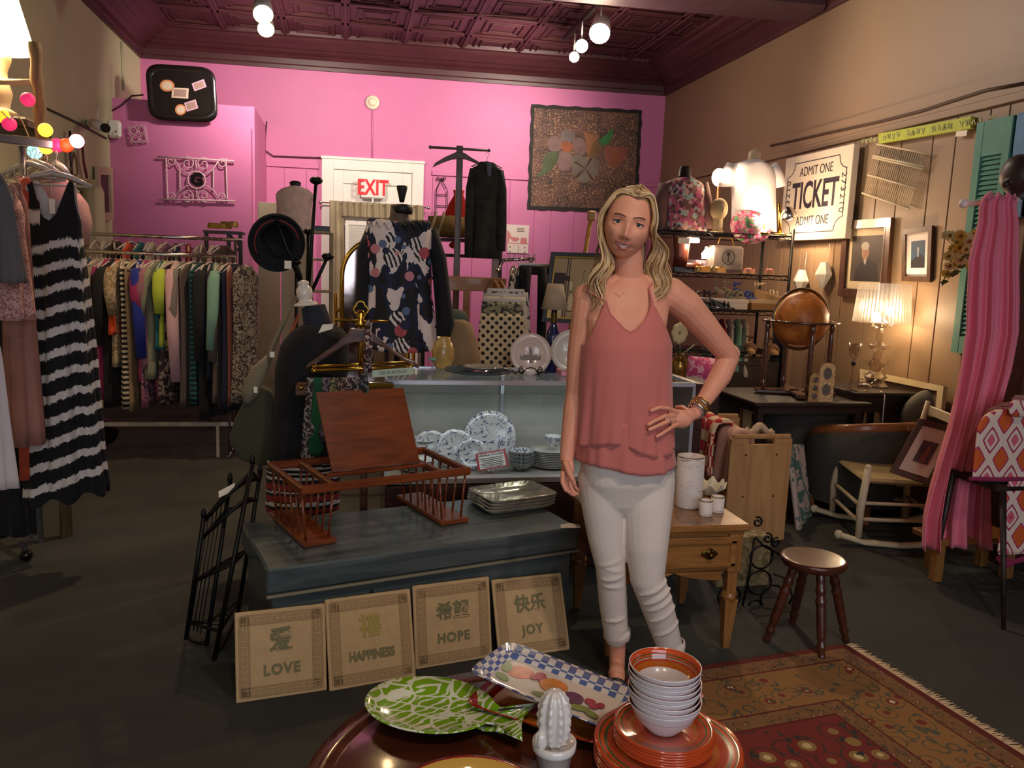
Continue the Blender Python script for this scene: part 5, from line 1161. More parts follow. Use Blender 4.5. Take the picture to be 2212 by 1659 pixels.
for (x, y, a, b_, rot, k, rd) in ((361, 185, 16, 13, .1, 0, 1), (389, 201, 18, 11, .06, 1, 0), (430, 184, 14, 9, -.35, 2, 0), (413, 228, 13, 10, -.3, 2, 0), (390, 237, 12, 12, 0, 0, 1)):
    pts = circ(1, 20) if rd else [(-1, -1), (1, -1), (1, 1), (-1, 1)]; c_, s_ = math.cos(rot), math.sin(rot)
    ww = [PB(x+(px*a*c_+py*b_*s_), y+(-px*a*s_+py*b_*c_)*-1, 1.286) for px, py in pts]; w2 = [PB(x+(px*a*.75*c_+py*b_*.7*s_), y+(-px*a*.75*s_+py*b_*.7*c_)*-1, 1.2865) for px, py in pts]
    s = MB(); s.ringsurf([[v-BN*.003 for v in ww], ww], k, False, True, (True, True)); s.ringsurf([w2, [v+BN*.0006 for v in w2]], 3 if not rd else 1, False, True, (True, True)); s.build('sticker', cols, tr)
# wrought iron railing panel with G
m_wiron = mat('white_iron', '#ddb4bc', .45)
fr_b = lambda x, y, o=.03: PB(x, y, 1.25+o)
IR = thing('iron_railing_panel', 'white scrolled wrought iron panel with round letter G medallion', 'wall decor', fr_b(425, 390))
for a, b_ in (((340, 338), (506, 348)), ((343, 431), (508, 434))): MB().tube([fr_b(*a), fr_b(*b_)], .009, 8).build('rail_bar', m_wiron, IR)
for x0, x1 in ((359, 362), (388, 389), (461, 461), (488, 491)):
    a = fr_b(x0, 342 if x0 in (359, 488) else 365); b_ = fr_b(x1, 432 if x0 in (359, 488) else 408); n = 40
    m = MB().tube([a+(b_-a)*i/n for i in range(n+1)], [.0065+.003*abs(math.sin(i*.7)) for i in range(n+1)], 6); m.build('twisted_bar', m_wiron, IR)
def scr(cx, cy, r, t, a0, dirn): return spiral(fr_b(cx, cy), .012, r, t, XDIR, Z3, a0, 26, dirn)
for (cx, cy, a0, d) in ((405, 353, -.5, 1), (440, 355, PI+.5, -1), (405, 422, .5, -1), (440, 422, PI-.5, 1)): MB().tube(scr(cx, cy, .065, 1.4, a0, d), .006, 6).build('scroll', m_wiron, IR)
for (cx, cy, a0, d) in ((369, 349, 0, 1), (481, 353, PI, -1), (369, 423, 0, -1), (481, 425, PI, 1)): MB().tube(scr(cx, cy, .048, 1.4, a0, d), .006, 6).build('scroll', m_wiron, IR)
for s in ([(378, 345), (388, 362), (400, 372), (412, 374)], [(472, 347), (462, 364), (450, 374), (438, 375)], [(378, 430), (388, 412), (402, 402), (412, 401)], [(474, 430), (462, 412), (450, 403), (440, 402)], [(423, 347), (424, 370)], [(425, 406), (425, 432)]):
    MB().tube([fr_b(*a) for a in s], .006, 6).build('curl', m_wiron, IR)
gc = fr_b(425, 389); MB().torus(gc+BN*.005, .080, .008, XDIR, Z3, 32, 8).build('medallion_ring', m_wiron, IR)
t = MB(); text_mesh(t, 'G', .15, mframe(gc+BN*.004, XDIR, Z3), .004, bold=.010); t.build('letter_g', m_iron, IR)
# small white iron square
SQ = thing('iron_trivet', 'small white iron square with curls hanging on the pink box', 'wall decor', fr_b(299, 290))
cq = fr_b(299, 290); ux = (XDIR*math.cos(.22)-Z3*math.sin(-.22)).normalized(); R2 = Matrix.Rotation(.18, 3, BN); ux = R2 @ XDIR; uz = R2 @ Z3; h_ = .075
m = MB(); cs = [cq+ux*a*h_+uz*b_*h_ for a, b_ in ((-1, -1), (1, -1), (1, 1), (-1, 1), (-1, -1))]; m.tube(cs, .006, 6); m.build('square_frame', m_wiron, SQ)
for a, b_ in ((-1, -1), (1, -1), (1, 1), (-1, 1)): MB().torus(cq+ux*a*.036+uz*b_*.036, .030, .005, ux, uz, 20, 6).build('curl', m_wiron, SQ)
MB().tube([cq+uz*h_, cq+uz*(h_+.05)], .002, 5).build('hook', m_wiron, SQ)
# camera and sensor
SCm = thing('security_camera', 'white bullet security camera on the green wall', 'camera', PX(195, 268, XL+.02))
a = PX(200, 266, XL+.08); b_ = PX(229, 277, XL+.25)
MB().cyl(PX(192, 268, XL+.0), a, .035, .03).build('mount', m_white, SCm); MB().tube([a, a+(b_-a)*.9], .038, 16).build('barrel', m_white, SCm); MB().cyl(a+(b_-a)*.88, b_, .036).build('lens', m_blk, SCm)
MB().tube([PX(210, 258, XL+.10), PX(212, 228, XL+.10)], .006, 6).build('antenna', m_white, SCm)
SN = thing('motion_sensor', 'small white motion sensor at left edge of pink box', 'sensor', BX(248, 280)); MB().box(BX(248, 279, 1.29), (.115, .06, .16), bev=.02).build('housing', m_white, SN); MB().sphere(BX(250, 284, 1.34), .008, 8).build('led', m_dark, SN)
# narrow picture on the green wall behind the garments
def frame_pic(name, label, P, fw, fd, fm, mats, deco=None, cat='framed picture', matw=0, n=None, liner=None):
    """P: 4 world corners TL TR BR BL (outer frame); deco(mb, S) draws on the sheet with S(u,v,h)"""
    TL, TR, BR, BL_ = [V(p) for p in P]; t = thing(name, label, cat, BL_.lerp(BR, .5)); nn = (TR-TL).cross(TL-BL_).normalized()
    if nn.dot(CAMP-TL) < 0: nn = -nn
    Wd = (TR-TL).length; Hd = (TL-BL_).length
    def S(u, v, h=0): return (BL_*(1-u)+BR*u)*(1-v)+(TL*(1-u)+TR*u)*v+nn*h
    fu, fv = fw/Wd, fw/Hd
    def bar(a, b_, c_, d, hh=fd):
        base = [S(*q) for q in (a, b_, c_, d)]; top = [S(*q, hh) for q in (a, b_, c_, d)]; f.ringsurf([base, top], 0, False, True, (True, True))
    f = MB()
    bar((0, 0), (1, 0), (1-fu, fv), (fu, fv)); bar((1, 0), (1, 1), (1-fu, 1-fv), (1-fu, fv)); bar((1, 1), (0, 1), (fu, 1-fv), (1-fu, 1-fv)); bar((0, 1), (0, 0), (fu, fv), (fu, 1-fv))
    if liner:
        f2 = MB(); f, fo = f2, f; k = .25; bu, bv = fu*(1-k), fv*(1-k)
        for (a, b_, c_, d) in (((bu, bv), (1-bu, bv), (1-fu, fv), (fu, fv)), ((1-bu, bv), (1-bu, 1-bv), (1-fu, 1-fv), (1-fu, fv)), ((1-bu, 1-bv), (bu, 1-bv), (fu, 1-fv), (1-fu, 1-fv)), ((bu, 1-bv), (bu, bv), (fu, fv), (fu, 1-fv))): bar(a, b_, c_, d, fd+.002)
        f2.build('frame_liner', liner, t); f = fo
    f.build('frame', fm, t)
    s = MB(); q = [S(fu*.8, fv*.8, fd*.3), S(1-fu*.8, fv*.8, fd*.3), S(1-fu*.8, 1-fv*.8, fd*.3), S(fu*.8, 1-fv*.8, fd*.3)]; s.add(q, [[0, 1, 2, 3]], 0)
    lay = [fd*.3]
    def patch(poly, mi, z=None):
        lay[0] += .0004; a = [S(fu+(1-2*fu)*u_, fv+(1-2*fv)*v_, lay[0]) for u_, v_ in poly]; s.add(a, [list(range(len(a)))], mi)
    if deco: deco(patch)
    s.build('picture', mats, t); return t, S, nn
def rect(a, b_, c_, d): return [(a, b_), (c_, b_), (c_, d), (a, d)]
def ell(cx, cy, a, b_, n=20, rot=0): return [(cx+a*math.cos(q)*math.cos(rot)-b_*math.sin(q)*math.sin(rot), cy+a*math.cos(q)*math.sin(rot)+b_*math.sin(q)*math.cos(rot)) for q in [2*PI*i/n for i in range(n)]]
m_matc = mat('mat_cream', '#d2bd98', .8); m_matw = mat('mat_white', '#ddd0c4', .8)
frame_pic('framed_picture', 'narrow cream-framed purple picture on the green wall behind garments', [PX(204, 359, XL+.02), PX(236, 362, XL+.02), PX(239, 474, XL+.02), PX(208, 478, XL+.02)], .07, .03, mat('cream_frame', '#c8b494', .5), [mat('purple_print', '#5c3c48', .6, var=.3, scale=8)])
# stool-leg of far wall: big unframed flower painting
m_canv = ramp_mat('speckled_canvas', lambda nt, s: n_mix(nt, n_ramp(nt, n_noise(nt, s, 75, 2), [(.58, '#000000'), (.66, '#ffffff')], False), n_ramp(nt, n_noise(nt, s, 5, 4), [(.35, '#3a2a26'), (.65, '#6c4a40')], False), '#c89868'), .7); m_cedge = mat('dark_paint', '#231c18', .7)
fp = {k: mat('paint_'+k, h, .6, var=.22, scale=6, bump=.2) for k, h in dict(mauve='#7a5c58', lilac='#6c5e5c', rust='#8c4c2c', salmon='#8a4c3c', amber='#8c5a38', olive='#46502e', green='#2e6a34', ochre='#70502c', brown='#4a2818', grey='#6c6050').items()}
keys = list(fp)
PT = thing('flower_painting', 'large unframed square painting of flowers on speckled brown ground', 'painting', PB(1262, 455))
PQ = [(1139, 452), (1376, 461), (1387, 238), (1148, 225)]
def pt(u, v, h=0):
    a = V((*PQ[0], 0)).lerp(V((*PQ[1], 0)), u); b_ = V((*PQ[3], 0)).lerp(V((*PQ[2], 0)), u); c_ = a.lerp(b_, v); return PB(c_.x, c_.y, .03+h)
g = MB(); edge_ = []
for i in range(60):
    s = i/60*4; k = int(s); t = s-k; u_, v_ = [(t, 0), (1, t), (1-t, 1), (0, 1-t)][k]; w_ = .006*math.sin(i*2.3)
    edge_.append((u_+w_*(1 if k in (1, 3) else 0), v_+w_*(1 if k in (0, 2) else 0)))
g.ringsurf([[pt(u, v, -.025) for u, v in edge_], [pt(u, v, 0) for u, v in edge_]], 1, False, True, (True, True))
g.grid(lambda u, v: pt(.03+.94*u, .035+.93*v, .001), 2, 2, 0); g.build('canvas', [m_canv, m_cedge], PT)
m = MB(); lay = [.0015]
def U(x, y): # crop-3 coordinates to picture fraction
    X_, Y_ = 1050+x/2.963, y/2.963; return ((X_-1143)/240, (456-Y_)/226)
def blob(pts, k):
    lay[0] += .0005; n = len(pts); P_ = []
    for i in range(n):
        a, b_, c_, d = [V((*U(*pts[(i+j) % n]), 0)) for j in (-1, 0, 1, 2)]
        for s in range(4): u = s/4; P_.append(.5*((2*b_)+(c_-a)*u+(2*a-5*b_+4*c_-d)*u*u+(3*b_-a-3*c_+d)*u**3))
    m.add([pt(q.x, q.y, lay[0]) for q in P_], [list(range(len(P_)))], keys.index(k))
for pts, k in (([(395, 900), (425, 880), (470, 895), (480, 950), (440, 975), (400, 960)], 'mauve'), ([(475, 850), (515, 838), (560, 860), (555, 900), (510, 915), (480, 900)], 'lilac'), ([(555, 900), (600, 878), (635, 920), (630, 980), (590, 985), (555, 955)], 'mauve'), ([(465, 985), (505, 970), (548, 990), (545, 1070), (505, 1098), (462, 1070)], 'mauve'),
               ([(480, 920), (515, 905), (550, 925), (550, 960), (515, 978), (480, 955)], 'rust'), ([(325, 1140), (360, 1090), (365, 1020), (400, 982), (465, 980), (455, 1040), (420, 1095), (370, 1130)], 'olive'), ([(615, 838), (660, 850), (722, 860), (690, 900), (660, 985), (640, 960), (635, 890)], 'amber'),
               ([(720, 895), (765, 850), (805, 810), (800, 870), (770, 915), (735, 920)], 'green'), ([(655, 1010), (680, 910), (710, 900), (750, 940), (735, 980), (690, 1000)], 'ochre'), ([(760, 920), (780, 935), (820, 925), (845, 930), (885, 925), (912, 965), (880, 1020), (845, 1062), (800, 1050), (765, 1000)], 'salmon'), ([(810, 960), (845, 925), (850, 980), (830, 1050), (805, 1020)], 'rust'),
               ([(550, 1000), (600, 990), (640, 1010), (700, 1005), (730, 1050), (715, 1110), (680, 1150), (630, 1170), (580, 1140), (555, 1080)], 'grey')): blob(pts, k)
for i in range(9):
    a = i*2*PI/9+.3; blob([(640, 1075), (640+80*math.cos(a-.15), 1080+75*math.sin(a-.15)), (640+86*math.cos(a), 1080+80*math.sin(a)), (640+80*math.cos(a+.05), 1080+75*math.sin(a+.05))], ['lilac', 'brown'][i % 2])
m.build('flowers', [fp[k] for k in keys], PT)
# calendar
cl = thing('wall_calendar', 'small wall calendar with pink shoe and bag picture', 'calendar', PB(1117, 547, .02)); g = MB()
def cpt(x, y, h=0): return PB(900+x/4.1475, 300+y/4.1475, .025+h)
g.ringsurf([[cpt(*q) for q in ((805, 765), (1010, 775), (997, 1027), (812, 1018))], [cpt(*q, .006) for q in ((805, 765), (1010, 775), (997, 1027), (812, 1018))]], 0, False, True, (True, True))
g.add([cpt(*q, .007) for q in ((812, 935), (1000, 945), (1000, 938), (812, 928))], [[0, 1, 2, 3]], 1)
g.add([cpt(*q, .007) for q in ((812, 820), (830, 830), (850, 880), (915, 885), (920, 905), (890, 920), (860, 915), (835, 885), (825, 925), (815, 925))], [list(range(10))], 1)
g.add([cpt(*q, .007) for q in ((935, 885), (985, 888), (990, 940), (928, 936))], [[0, 1, 2, 3]], 1)
for x, y in ((835, 968), (968, 975), (835, 1008), (968, 1015)): g.add([cpt(x+7*math.cos(q*PI/4), y+7*math.sin(q*PI/4), .007) for q in range(8)], [list(range(8))], 2)
for k in range(3): g.add([cpt(*q, .007) for q in ((900, 797+k*14), (965, 800+k*14), (965, 806+k*14), (900, 803+k*14))], [[0, 1, 2, 3]], 2)
for x in (910,): g.add([cpt(*q, .0072) for q in ((x-2, 955), (x+2, 955), (x+2, 1020), (x-2, 1020))], [[0, 1, 2, 3]], 2)
g.build('pages', [mat('calendar_paper', '#e0ccc4', .7), mat('calendar_pink', '#cc7a78', .7), mat('calendar_ink', '#6a5a58', .7)], cl)
# curtain rod with cafe curtain over the door, louvred panel below
cu = thing('cafe_curtain', 'sheer beige cafe curtain gathered on a rod across the door', 'curtain', PB(810, 440, .12))
a, b_ = PB(692, 437, .10), PB(925, 449, .10); MB().tube([a, b_], .009, 8).sphere(a, .022, 10).sphere(b_, .022, 10).build('rod', m_silver, cu)
m_voile = mat('voile', '#9a8c70', .9, var=.1, scale=5)
g = MB(); g.grid(lambda u, v: (PB(712+203*u+(0 if v > .2 else 0), 433+11*u+v*(470 if u < .13 else 33)*1.0, .12)+BN*(.020*math.sin(u*95)*(1-.3*v)+.01*math.sin(u*41))), 160, 12); g.build('valance', m_voile, cu, solid=.002)
g = MB(); g.grid(lambda u, v: PB(712+30*u+6*v, 470+u*2+350*v, .12)+BN*(.02*math.sin(u*14)), 24, 8); g.build('side_panel', m_voile, cu, solid=.002)
lv = MB(); a = PB(746, 476, .05); w_ = .46; mx = mframe(V((a.x, yb(a.x, .05), 0)), XDIR, Z3); top = a.z
lb(lv, 0, .04, .6, top, 0, .03, mx=mx); lb(lv, w_-.04, w_, .6, top, 0, .03, mx=mx); lb(lv, .04, w_-.04, top-.05, top, 0, .03, mx=mx); lb(lv, .04, w_-.04, .6, .66, 0, .03, mx=mx)
k = .68
while k < top-.06:
    c_ = mx @ V((w_/2, k, .015)); R = mx.to_3x3() @ Euler((.5, 0, 0)).to_matrix(); q = MB().box((0, 0, 0), (w_-.08, .03, .005)); lv.add([R @ p+c_ for p in q.v], q.f); k += .026
tag(lv.build('louvred_shutter', m_white), 'white louvred shutter panel fixed low on the door behind curtain', 'shutter')
# white folding screen left of the door and little shelf stand
sc = thing('folding_screen', 'tall cream panel screen left of door, behind the hat', 'screen', (PY(655, 700, 8.0).x, 8.0, 0))
for (x0, x1, Y_, yt) in ((556, 606, 8.0, 436), (606, 671, 7.9, 453)):
    A, B_ = PY(x0, yt, Y_), PY(x1, yt, Y_); MB().box(((A.x+B_.x)/2, Y_, A.z/2), (B_.x-A.x-.01, .03, A.z), bev=.004).build('panel', mat('cream_screen', '#cdbba0', .6), sc)
sh = thing('display_ladder_shelf', 'narrow pale wood shelf unit with small black sign, by the door', 'shelf', (PY(694, 700, 7.2).x, 7.2, 0))
A, B_ = PY(672, 502, 7.2), PY(716, 502, 7.2); m_pale = wood('pale_wood', '#9c8664', '#b39c78', .5, 'Z', 3, 0)
for x in (A.x, B_.x): MB().box((x, 7.2, A.z/2), (.035, .04, A.z), bev=.003).build('side_post', m_pale, sh)
for z in (A.z, A.z-.23, A.z-.5, A.z-.8): MB().box(((A.x+B_.x)/2, 7.2, z), (B_.x-A.x, .2, .02), bev=.003).build('shelf_board', m_pale, sh)
c_ = PY(694, 496, 7.2); tag(MB().box(c_+Z3*.006, (.14, .02, .05), bev=.003).build('tabletop_sign', m_blk), 'small black sign standing on the pale shelf by the door', 'sign')
# cheval mirror with gold arch
m_bgold = mat('polished_brass', '#b8913c', .2, 1)
CM = thing('cheval_mirror', 'arched standing mirror with polished brass frame behind floral blouse', 'mirror', (PY(810, 700, 4.9).x, 4.9, 0))
Ym = 4.9; L1 = PY(738, 700, Ym); ctr = PY(812, 600, Ym); rad = ctr.x-L1.x
arc = [V((ctr.x-rad, Ym, .25)), V((ctr.x-rad, Ym, ctr.z))]+[V((ctr.x-rad*math.cos(t), Ym, ctr.z+rad*1.12*math.sin(t))) for t in [PI*i/20 for i in range(1, 20)]]+[V((ctr.x+rad, Ym, ctr.z)), V((ctr.x+rad, Ym, .25))]
MB().tube(arc+[arc[0]], .014, 10).build('frame', m_bgold, CM)
arc2 = [V((p.x*.0+ctr.x+(p.x-ctr.x)*1.0, Ym, p.z)) for p in arc]
MB().add([p+V((0, .004, 0)) for p in arc2], [list(range(len(arc2)))[::-1]]).build('mirror_glass', mat('mirror_glass', '#b8a8a4', .08, 1), CM)
for s in (-1, 1): MB().tube([V((ctr.x+s*(rad+.035), Ym, .02)), V((ctr.x+s*(rad+.035), Ym, ctr.z-.1))], .011, 8).tube([V((ctr.x+s*(rad+.035), Ym-.2, .02)), V((ctr.x+s*(rad+.035), Ym+.2, .02))], .011, 8).cyl((ctr.x+s*rad, Ym, ctr.z-.2), (ctr.x+s*(rad+.04), Ym, ctr.z-.2), .01).build('stand_post', m_bgold, CM)
# clothes valet (dark wood hanger, brass bars) with ties
YV = 3.385; m_dwood = wood('valet_wood', '#42261a', '#5e3a28', .22, 'X', 4, 1)
VP_ = PY(788, 850, YV)
VL = thing('suit_valet', 'dark wood and brass suit valet with broad hanger, ties hung on it', 'valet stand', (VP_.x, YV, 0))
def cv(x, y): return (640+x/6.381, 640+y/6.381)
def VY(x, y, o=0): return PY(*cv(x, y), YV+o)
hp_ = [(120, 990), (180, 915), (330, 810), (480, 700), (620, 590), (720, 510), (745, 440), (980, 440), (1050, 500), (1100, 545), (1220, 640), (1340, 740), (1480, 835), (1620, 890), (1690, 960), (1680, 990), (1600, 960), (1480, 880), (1340, 800), (1200, 700), (1060, 640), (900, 630), (780, 640), (640, 690), (480, 790), (330, 890), (180, 970)]
pl_ = [VY(x, y) for x, y in hp_]; g = MB(); g.ringsurf([[p+V((0, .018, 0)) for p in pl_], [p-V((0, .018, 0)) for p in pl_]], 0, False, True, (True, True)); g.build('hanger', m_dwood, VL, bevel=.006)
MB().tube([VY(900, 1640, .04), VY(895, 640, .04), VY(885, 300, .04)], .012, 12).lathe([(.02, 0), (.028, .01), (.012, .03), (.022, .05), (.010, .07)], VY(886, 420), 20).build('upper_post', m_bgold, VL)
MB().tube([V((VP_.x, YV, .03)), V((VP_.x, YV, VP_.z+.05))], .017, 12).box((VP_.x, YV, .02), (.45, .28, .03), bev=.01).build('post_and_base', m_dwood, VL)
MB().tube([VY(870, 245), VY(810, 230), VY(785, 185), VY(800, 150), VY(825, 130), VY(840, 85), VY(890, 65), VY(930, 90), VY(950, 140), VY(985, 160), VY(995, 200), VY(970, 235), VY(905, 245)], .0045, 8).build('finial_loop', m_bgold, VL)
for (a, b_) in (((250, 975), (1555, 915)), ((250, 1020), (1575, 975))): pass
MB().tube([VY(250, 970, .06), VY(1545, 915, .06)], .0075, 8).sphere(VY(250, 970, .06), .012, 10).sphere(VY(1545, 915, .06), .012, 10).build('trouser_bar', m_bgold, VL)
MB().tube([VY(245, 1025, -.03), VY(1575, 970, -.03)], .0085, 8).sphere(VY(245, 1025, -.03), .013, 10).sphere(VY(1575, 970, -.03), .013, 10).build('trouser_bar', m_bgold, VL)
MB().tube([VY(530, 325, .02), VY(1265, 350, .02)], .006, 8).build('tie_rail', m_bgold, VL)
MB().tube([VY(10, 1225), VY(1230, 1215)], .012, 8).box((VY(70, 1230)+VY(1150, 1225))/2+V((0, .04, -.02)), ((VY(1230, 1215)-VY(0, 1225)).length, .12, .05), bev=.006).build('tray', m_dwood, VL)
MB().box(VY(1090, 1208, -.03), (.14, .01, .006)).sphere(VY(65, 1262, -.03), .01, 8).box(VY(1090, 1240, .0), (.15, .06, .03)).build('brass_fitting', m_bgold, VL)
st_ = thing('price_strip', 'pale green paper strip reading TIES $3.00 EACH on brass bar', 'sign', VY(1330, 1050, -.05))
SA, SB = VY(1045, 1070, -.05), VY(1615, 1025, -.05); mx = mframe(SA.lerp(SB, .5), SB-SA, Z3); L_s = (SB-SA).length
q = MB().box((0, 0, 0), (L_s, .030, .001)); g = MB().add([mx @ p for p in q.v], q.f); g.build('strip', mat('mint_paper', '#a8b8a4', .7), st_)
t = MB(); text_mesh(t, 'TIES $3.00 EACH', .0195, mx @ Matrix.Translation((0, 0, .001)), .0004, sx=.82); t.build('lettering', mat('ink', '#3a3a38', .7), st_)
tie_ms = [('dark patterned', print_fabric('tie_dark', '#231c1a', ['#8a8078', '#4c3028'], 70)), ('emerald green', fab('tie_green', '#0e4a26')), ('grey-purple', print_fabric('tie_grey', '#332a30', ['#6c5c66'], 60)), ('olive paisley', print_fabric('tie_olive', '#342e1c', ['#8a8258', '#5a3c2a'], 80)), ('brown paisley', print_fabric('tie_brown', '#2c1a16', ['#8a7060', '#5c342c'], 80)), ('maroon dotted', print_fabric('tie_maroon', '#30181a', ['#a89488', '#6c3a3c'], 85)), ('brown diamond', print_fabric('tie_diamond', '#281c1a', ['#9c8c80'], 75)), ('black figured', print_fabric('tie_black', '#0e0c0e', ['#5c5c60'], 60))]
for i, (nm, mm) in enumerate(tie_ms):
    x = [200, 300, 410, 520, 630, 730, 820, 930][i]; yt = 1150 if i < 7 else 1100; yb_2 = [2300, 2200, 2000, 1700, 1650, 1640, 1640, 1610][i]
    A = VY(x, yt, -.035-.004*i); B_ = VY(x-40 if i < 2 else x, yb_2, -.035-.004*i); n = 10
    g = MB(); g.tube([A+V((0, .02, -.0)), A+V((0, 0, .008)), A+(B_-A)*.08]+[A+(B_-A)*(.1+.9*k/n)+V((0, .004*math.sin(k+i), 0)) for k in range(n+1)], [.016]*3+[.018+.014*k/n*(1 if k < n else .05) for k in range(n+1)], 10, flat=.16, up=(0, 1, 0))
    tag(g.build('necktie', mm), '%s necktie, %s of the row hanging from the suit valet' % (nm, ['leftmost', 'second from left', 'third from left', 'fourth from left', 'fifth from left', 'sixth from left', 'seventh from left', 'rightmost'][i]), 'necktie', 'neckties hanging on the suit valet')
g = MB(); A, B_ = VY(1000, 330, -.05), VY(985, 1050, -.05); g.tube([A, A.lerp(B_, .5), B_], [.012, .018, .02], 10, flat=.3, up=(0, 1, 0)); tag(g.build('necktie', tie_ms[5][1]), 'dark maroon necktie draped over the middle of the broad hanger', 'necktie')
# ================================================================ glass display case and what is in and on it
CX0, CX1, CY0, CY1, CT0, CDK = .176, 1.655, 3.585, 4.08, .90, .445
DC = thing('display_case', 'glass-topped display case with aluminium edges and dark wood base', 'display case', ((CX0+CX1)/2, (CY0+CY1)/2, 0))
m_alu = mat('aluminium', '#c8cad2', .3, .6); m_cg = clearmat('case_glass', '#eef2f0', .12); m_dkred = wood('dark_red_wood', '#2c140e', '#44201a', .35, 'X', 3, .4); m_deck = mat('case_deck', '#8c857c', .6); m_cback = mat('case_back', '#b4aea4', .6, var=.04)
xm, ym = (CX0+CX1)/2, (CY0+CY1)/2
MB().box((xm, ym, (CDK-.03)/2), (CX1-CX0, CY1-CY0, CDK-.03), bev=.005).build('base_cabinet', m_dkred, DC)
MB().box((xm, ym, CDK-.012), (CX1-CX0-.01, CY1-CY0-.01, .024)).build('deck', m_deck, DC)
MB().box((xm, CY1-.008, (CDK+CT0)/2), (CX1-CX0-.02, .012, CT0-CDK-.01)).build('back_panel', m_cback, DC)
al = MB()
for y in (CY0, CY1): al.box((xm, y, CT0-.004), (CX1-CX0, .014, .022), bev=.002)
for x in (CX0, CX1): al.box((x, ym, CT0-.004), (.014, CY1-CY0, .022), bev=.002); al.box((x, CY0+.004, (CT0+CDK)/2), (.012, .012, CT0-CDK), bev=.002)
al.build('edge_trim', m_alu, DC)
MB().box((CX0+.62, CY1-.03, (CT0+CDK)/2), (.018, .008, CT0-CDK-.02)).build('shelf_standard', m_alu, DC)
MB().box((xm, ym, CT0), (CX1-CX0-.012, CY1-CY0-.012, .006)).build('top_glass', m_cg, DC)
MB().box((xm, CY0+.006, (CT0+CDK)/2), (CX1-CX0-.02, .005, CT0-CDK-.03)).build('front_glass', m_cg, DC)
MB().box((xm, CY1-.16, CT0-.085), (CX1-CX0-.03, .28, .005)).build('glass_shelf', m_cg, DC)
MB().box((CX1+.03, ym, .45), (.045, CY1-CY0, .9), bev=.004).build('wood_end_panel', m_dkred, DC)
# blue-and-white porcelain
def bluef(nt, s):
    n = n_noise(nt, s, 34, 4, 1.5); return n_ramp(nt, n, [(0, '#cfcbc6'), (.56, '#3a4468'), (.63, '#cfcbc6')])
m_bluep = ramp_mat('blue_onion', bluef, .2, coat=.8); m_porc = mat('porcelain', '#d2cdc6', .2, coat=.8); m_bowlb = ramp_mat('blue_onion_fine', lambda nt, s: n_ramp(nt, n_noise(nt, s, 60, 3, 1), [(0, '#b8b8b4'), (.52, '#3c4a70'), (.62, '#b8b8b4')]), .2, coat=.8)
def plate_up(px, py, Y, R, lean, label, mats=None, nm='porcelain_plate', rz=0, extra=None):
    c_ = PY(px, py, Y); t = thing(nm, label, 'plate', c_, rot=(PI/2-lean, 0, rz))
    MB().lathe([(.0001, -.004, 1), (R*.6, -.004, 1), (R, .014, 1), (R, .017, 0), (R*.72, .006, 1), (R*.66, .002, 0), (.0001, .001, 0)], n=56).build('dish', mats or [m_bluep, m_porc], t, world=False)
    if extra: extra(t, R)
    return t
YC = 3.83
zpl = CDK
def plate_on(px, Y, R, lean, label, mats=None, **k):
    zc = zpl+R*math.cos(lean)+.002
    p = PY(px, 960, Y); return plate_up_at(V((p.x, Y, zc)), R, lean, label, mats, **k)
def plate_up_at(c_, R, lean, label, mats=None, nm='porcelain_plate', rz=0):
    t = thing(nm, label, 'plate', c_, rot=(PI/2-lean, 0, rz))
    MB().lathe([(.0001, -.004, 1), (R*.6, -.004, 1), (R, .014, 1), (R, .017, 0), (R*.72, .006, 1), (R*.66, .002, 0), (.0001, .001, 0)], n=56).build('dish', mats or [m_bluep, m_porc], t, world=False); return t
plate_on(1057, 3.90, .132, .22, 'large blue and white dinner plate propped in the display case')
plate_on(982, 3.80, .095, .22, 'smaller blue and white plate propped left of the large one')
plate_on(930, 3.88, .085, .25, 'blue and white plate at the far left of the case, partly hidden')
plate_on(1020, 3.76, .075, .3, 'small blue and white saucer behind the red-bordered price card')
def stack(px, Y, prof, n, dz, mats, nm, cat, labs, grp):
    p = PY(px, 1000, Y); o0 = None
    for i in range(n):
        if o0 is None: o0 = MB().lathe(prof, n=40).build(nm, mats); o = o0
        else: o = o0.copy(); COL.objects.link(o)
        o.location = (p.x+.001*math.sin(i*3), Y, zpl+.001+dz*i); tag(o, labs(i), cat, grp)
stack(1188, 3.80, [(.0001, 0), (.06, 0), (.105, .013), (.106, .015), (.07, .006), (.0001, .004)], 10, .0085, [m_porc], 'porcelain_plate', 'plate', lambda i: 'white plate in the case stack by her arm, %s' % ['lowest', 'second from bottom', 'third from bottom', 'fourth from bottom', 'fifth from bottom', 'fifth from top', 'fourth from top', 'third from top', 'second from top', 'topmost, under the cup'][i], 'plates stacked in the display case')
p = PY(1188, 1000, 3.80); cu_ = MB().lathe([(.0001, 0, 0), (.025, 0, 0), (.034, .012, 0), (.041, .05, 0), (.042, .055, 1), (.039, .055, 1), (.036, .02, 1), (.0001, .006, 1)], n=36).torus((.05, 0, .03), .016, .004, (1, 0, 0), (0, 0, 1)).build('teacup', [m_bowlb, m_porc]); cu_.location = (p.x+.01, 3.80, zpl+.1015); tag(cu_, 'blue and white cup on top of the plate stack in the case', 'cup')
stack(1125, 3.74, [(.0001, 0), (.03, 0), (.045, .015), (.066, .042), (.067, .044), (.062, .042), (.04, .014), (.0001, .004)], 4, .018, [m_bowlb], 'porcelain_bowl', 'bowl', lambda i: 'blue and white bowl in the case, %s of the stack of four' % ['bottom', 'second from bottom', 'third from bottom', 'top'][i], 'bowls stacked in the display case')
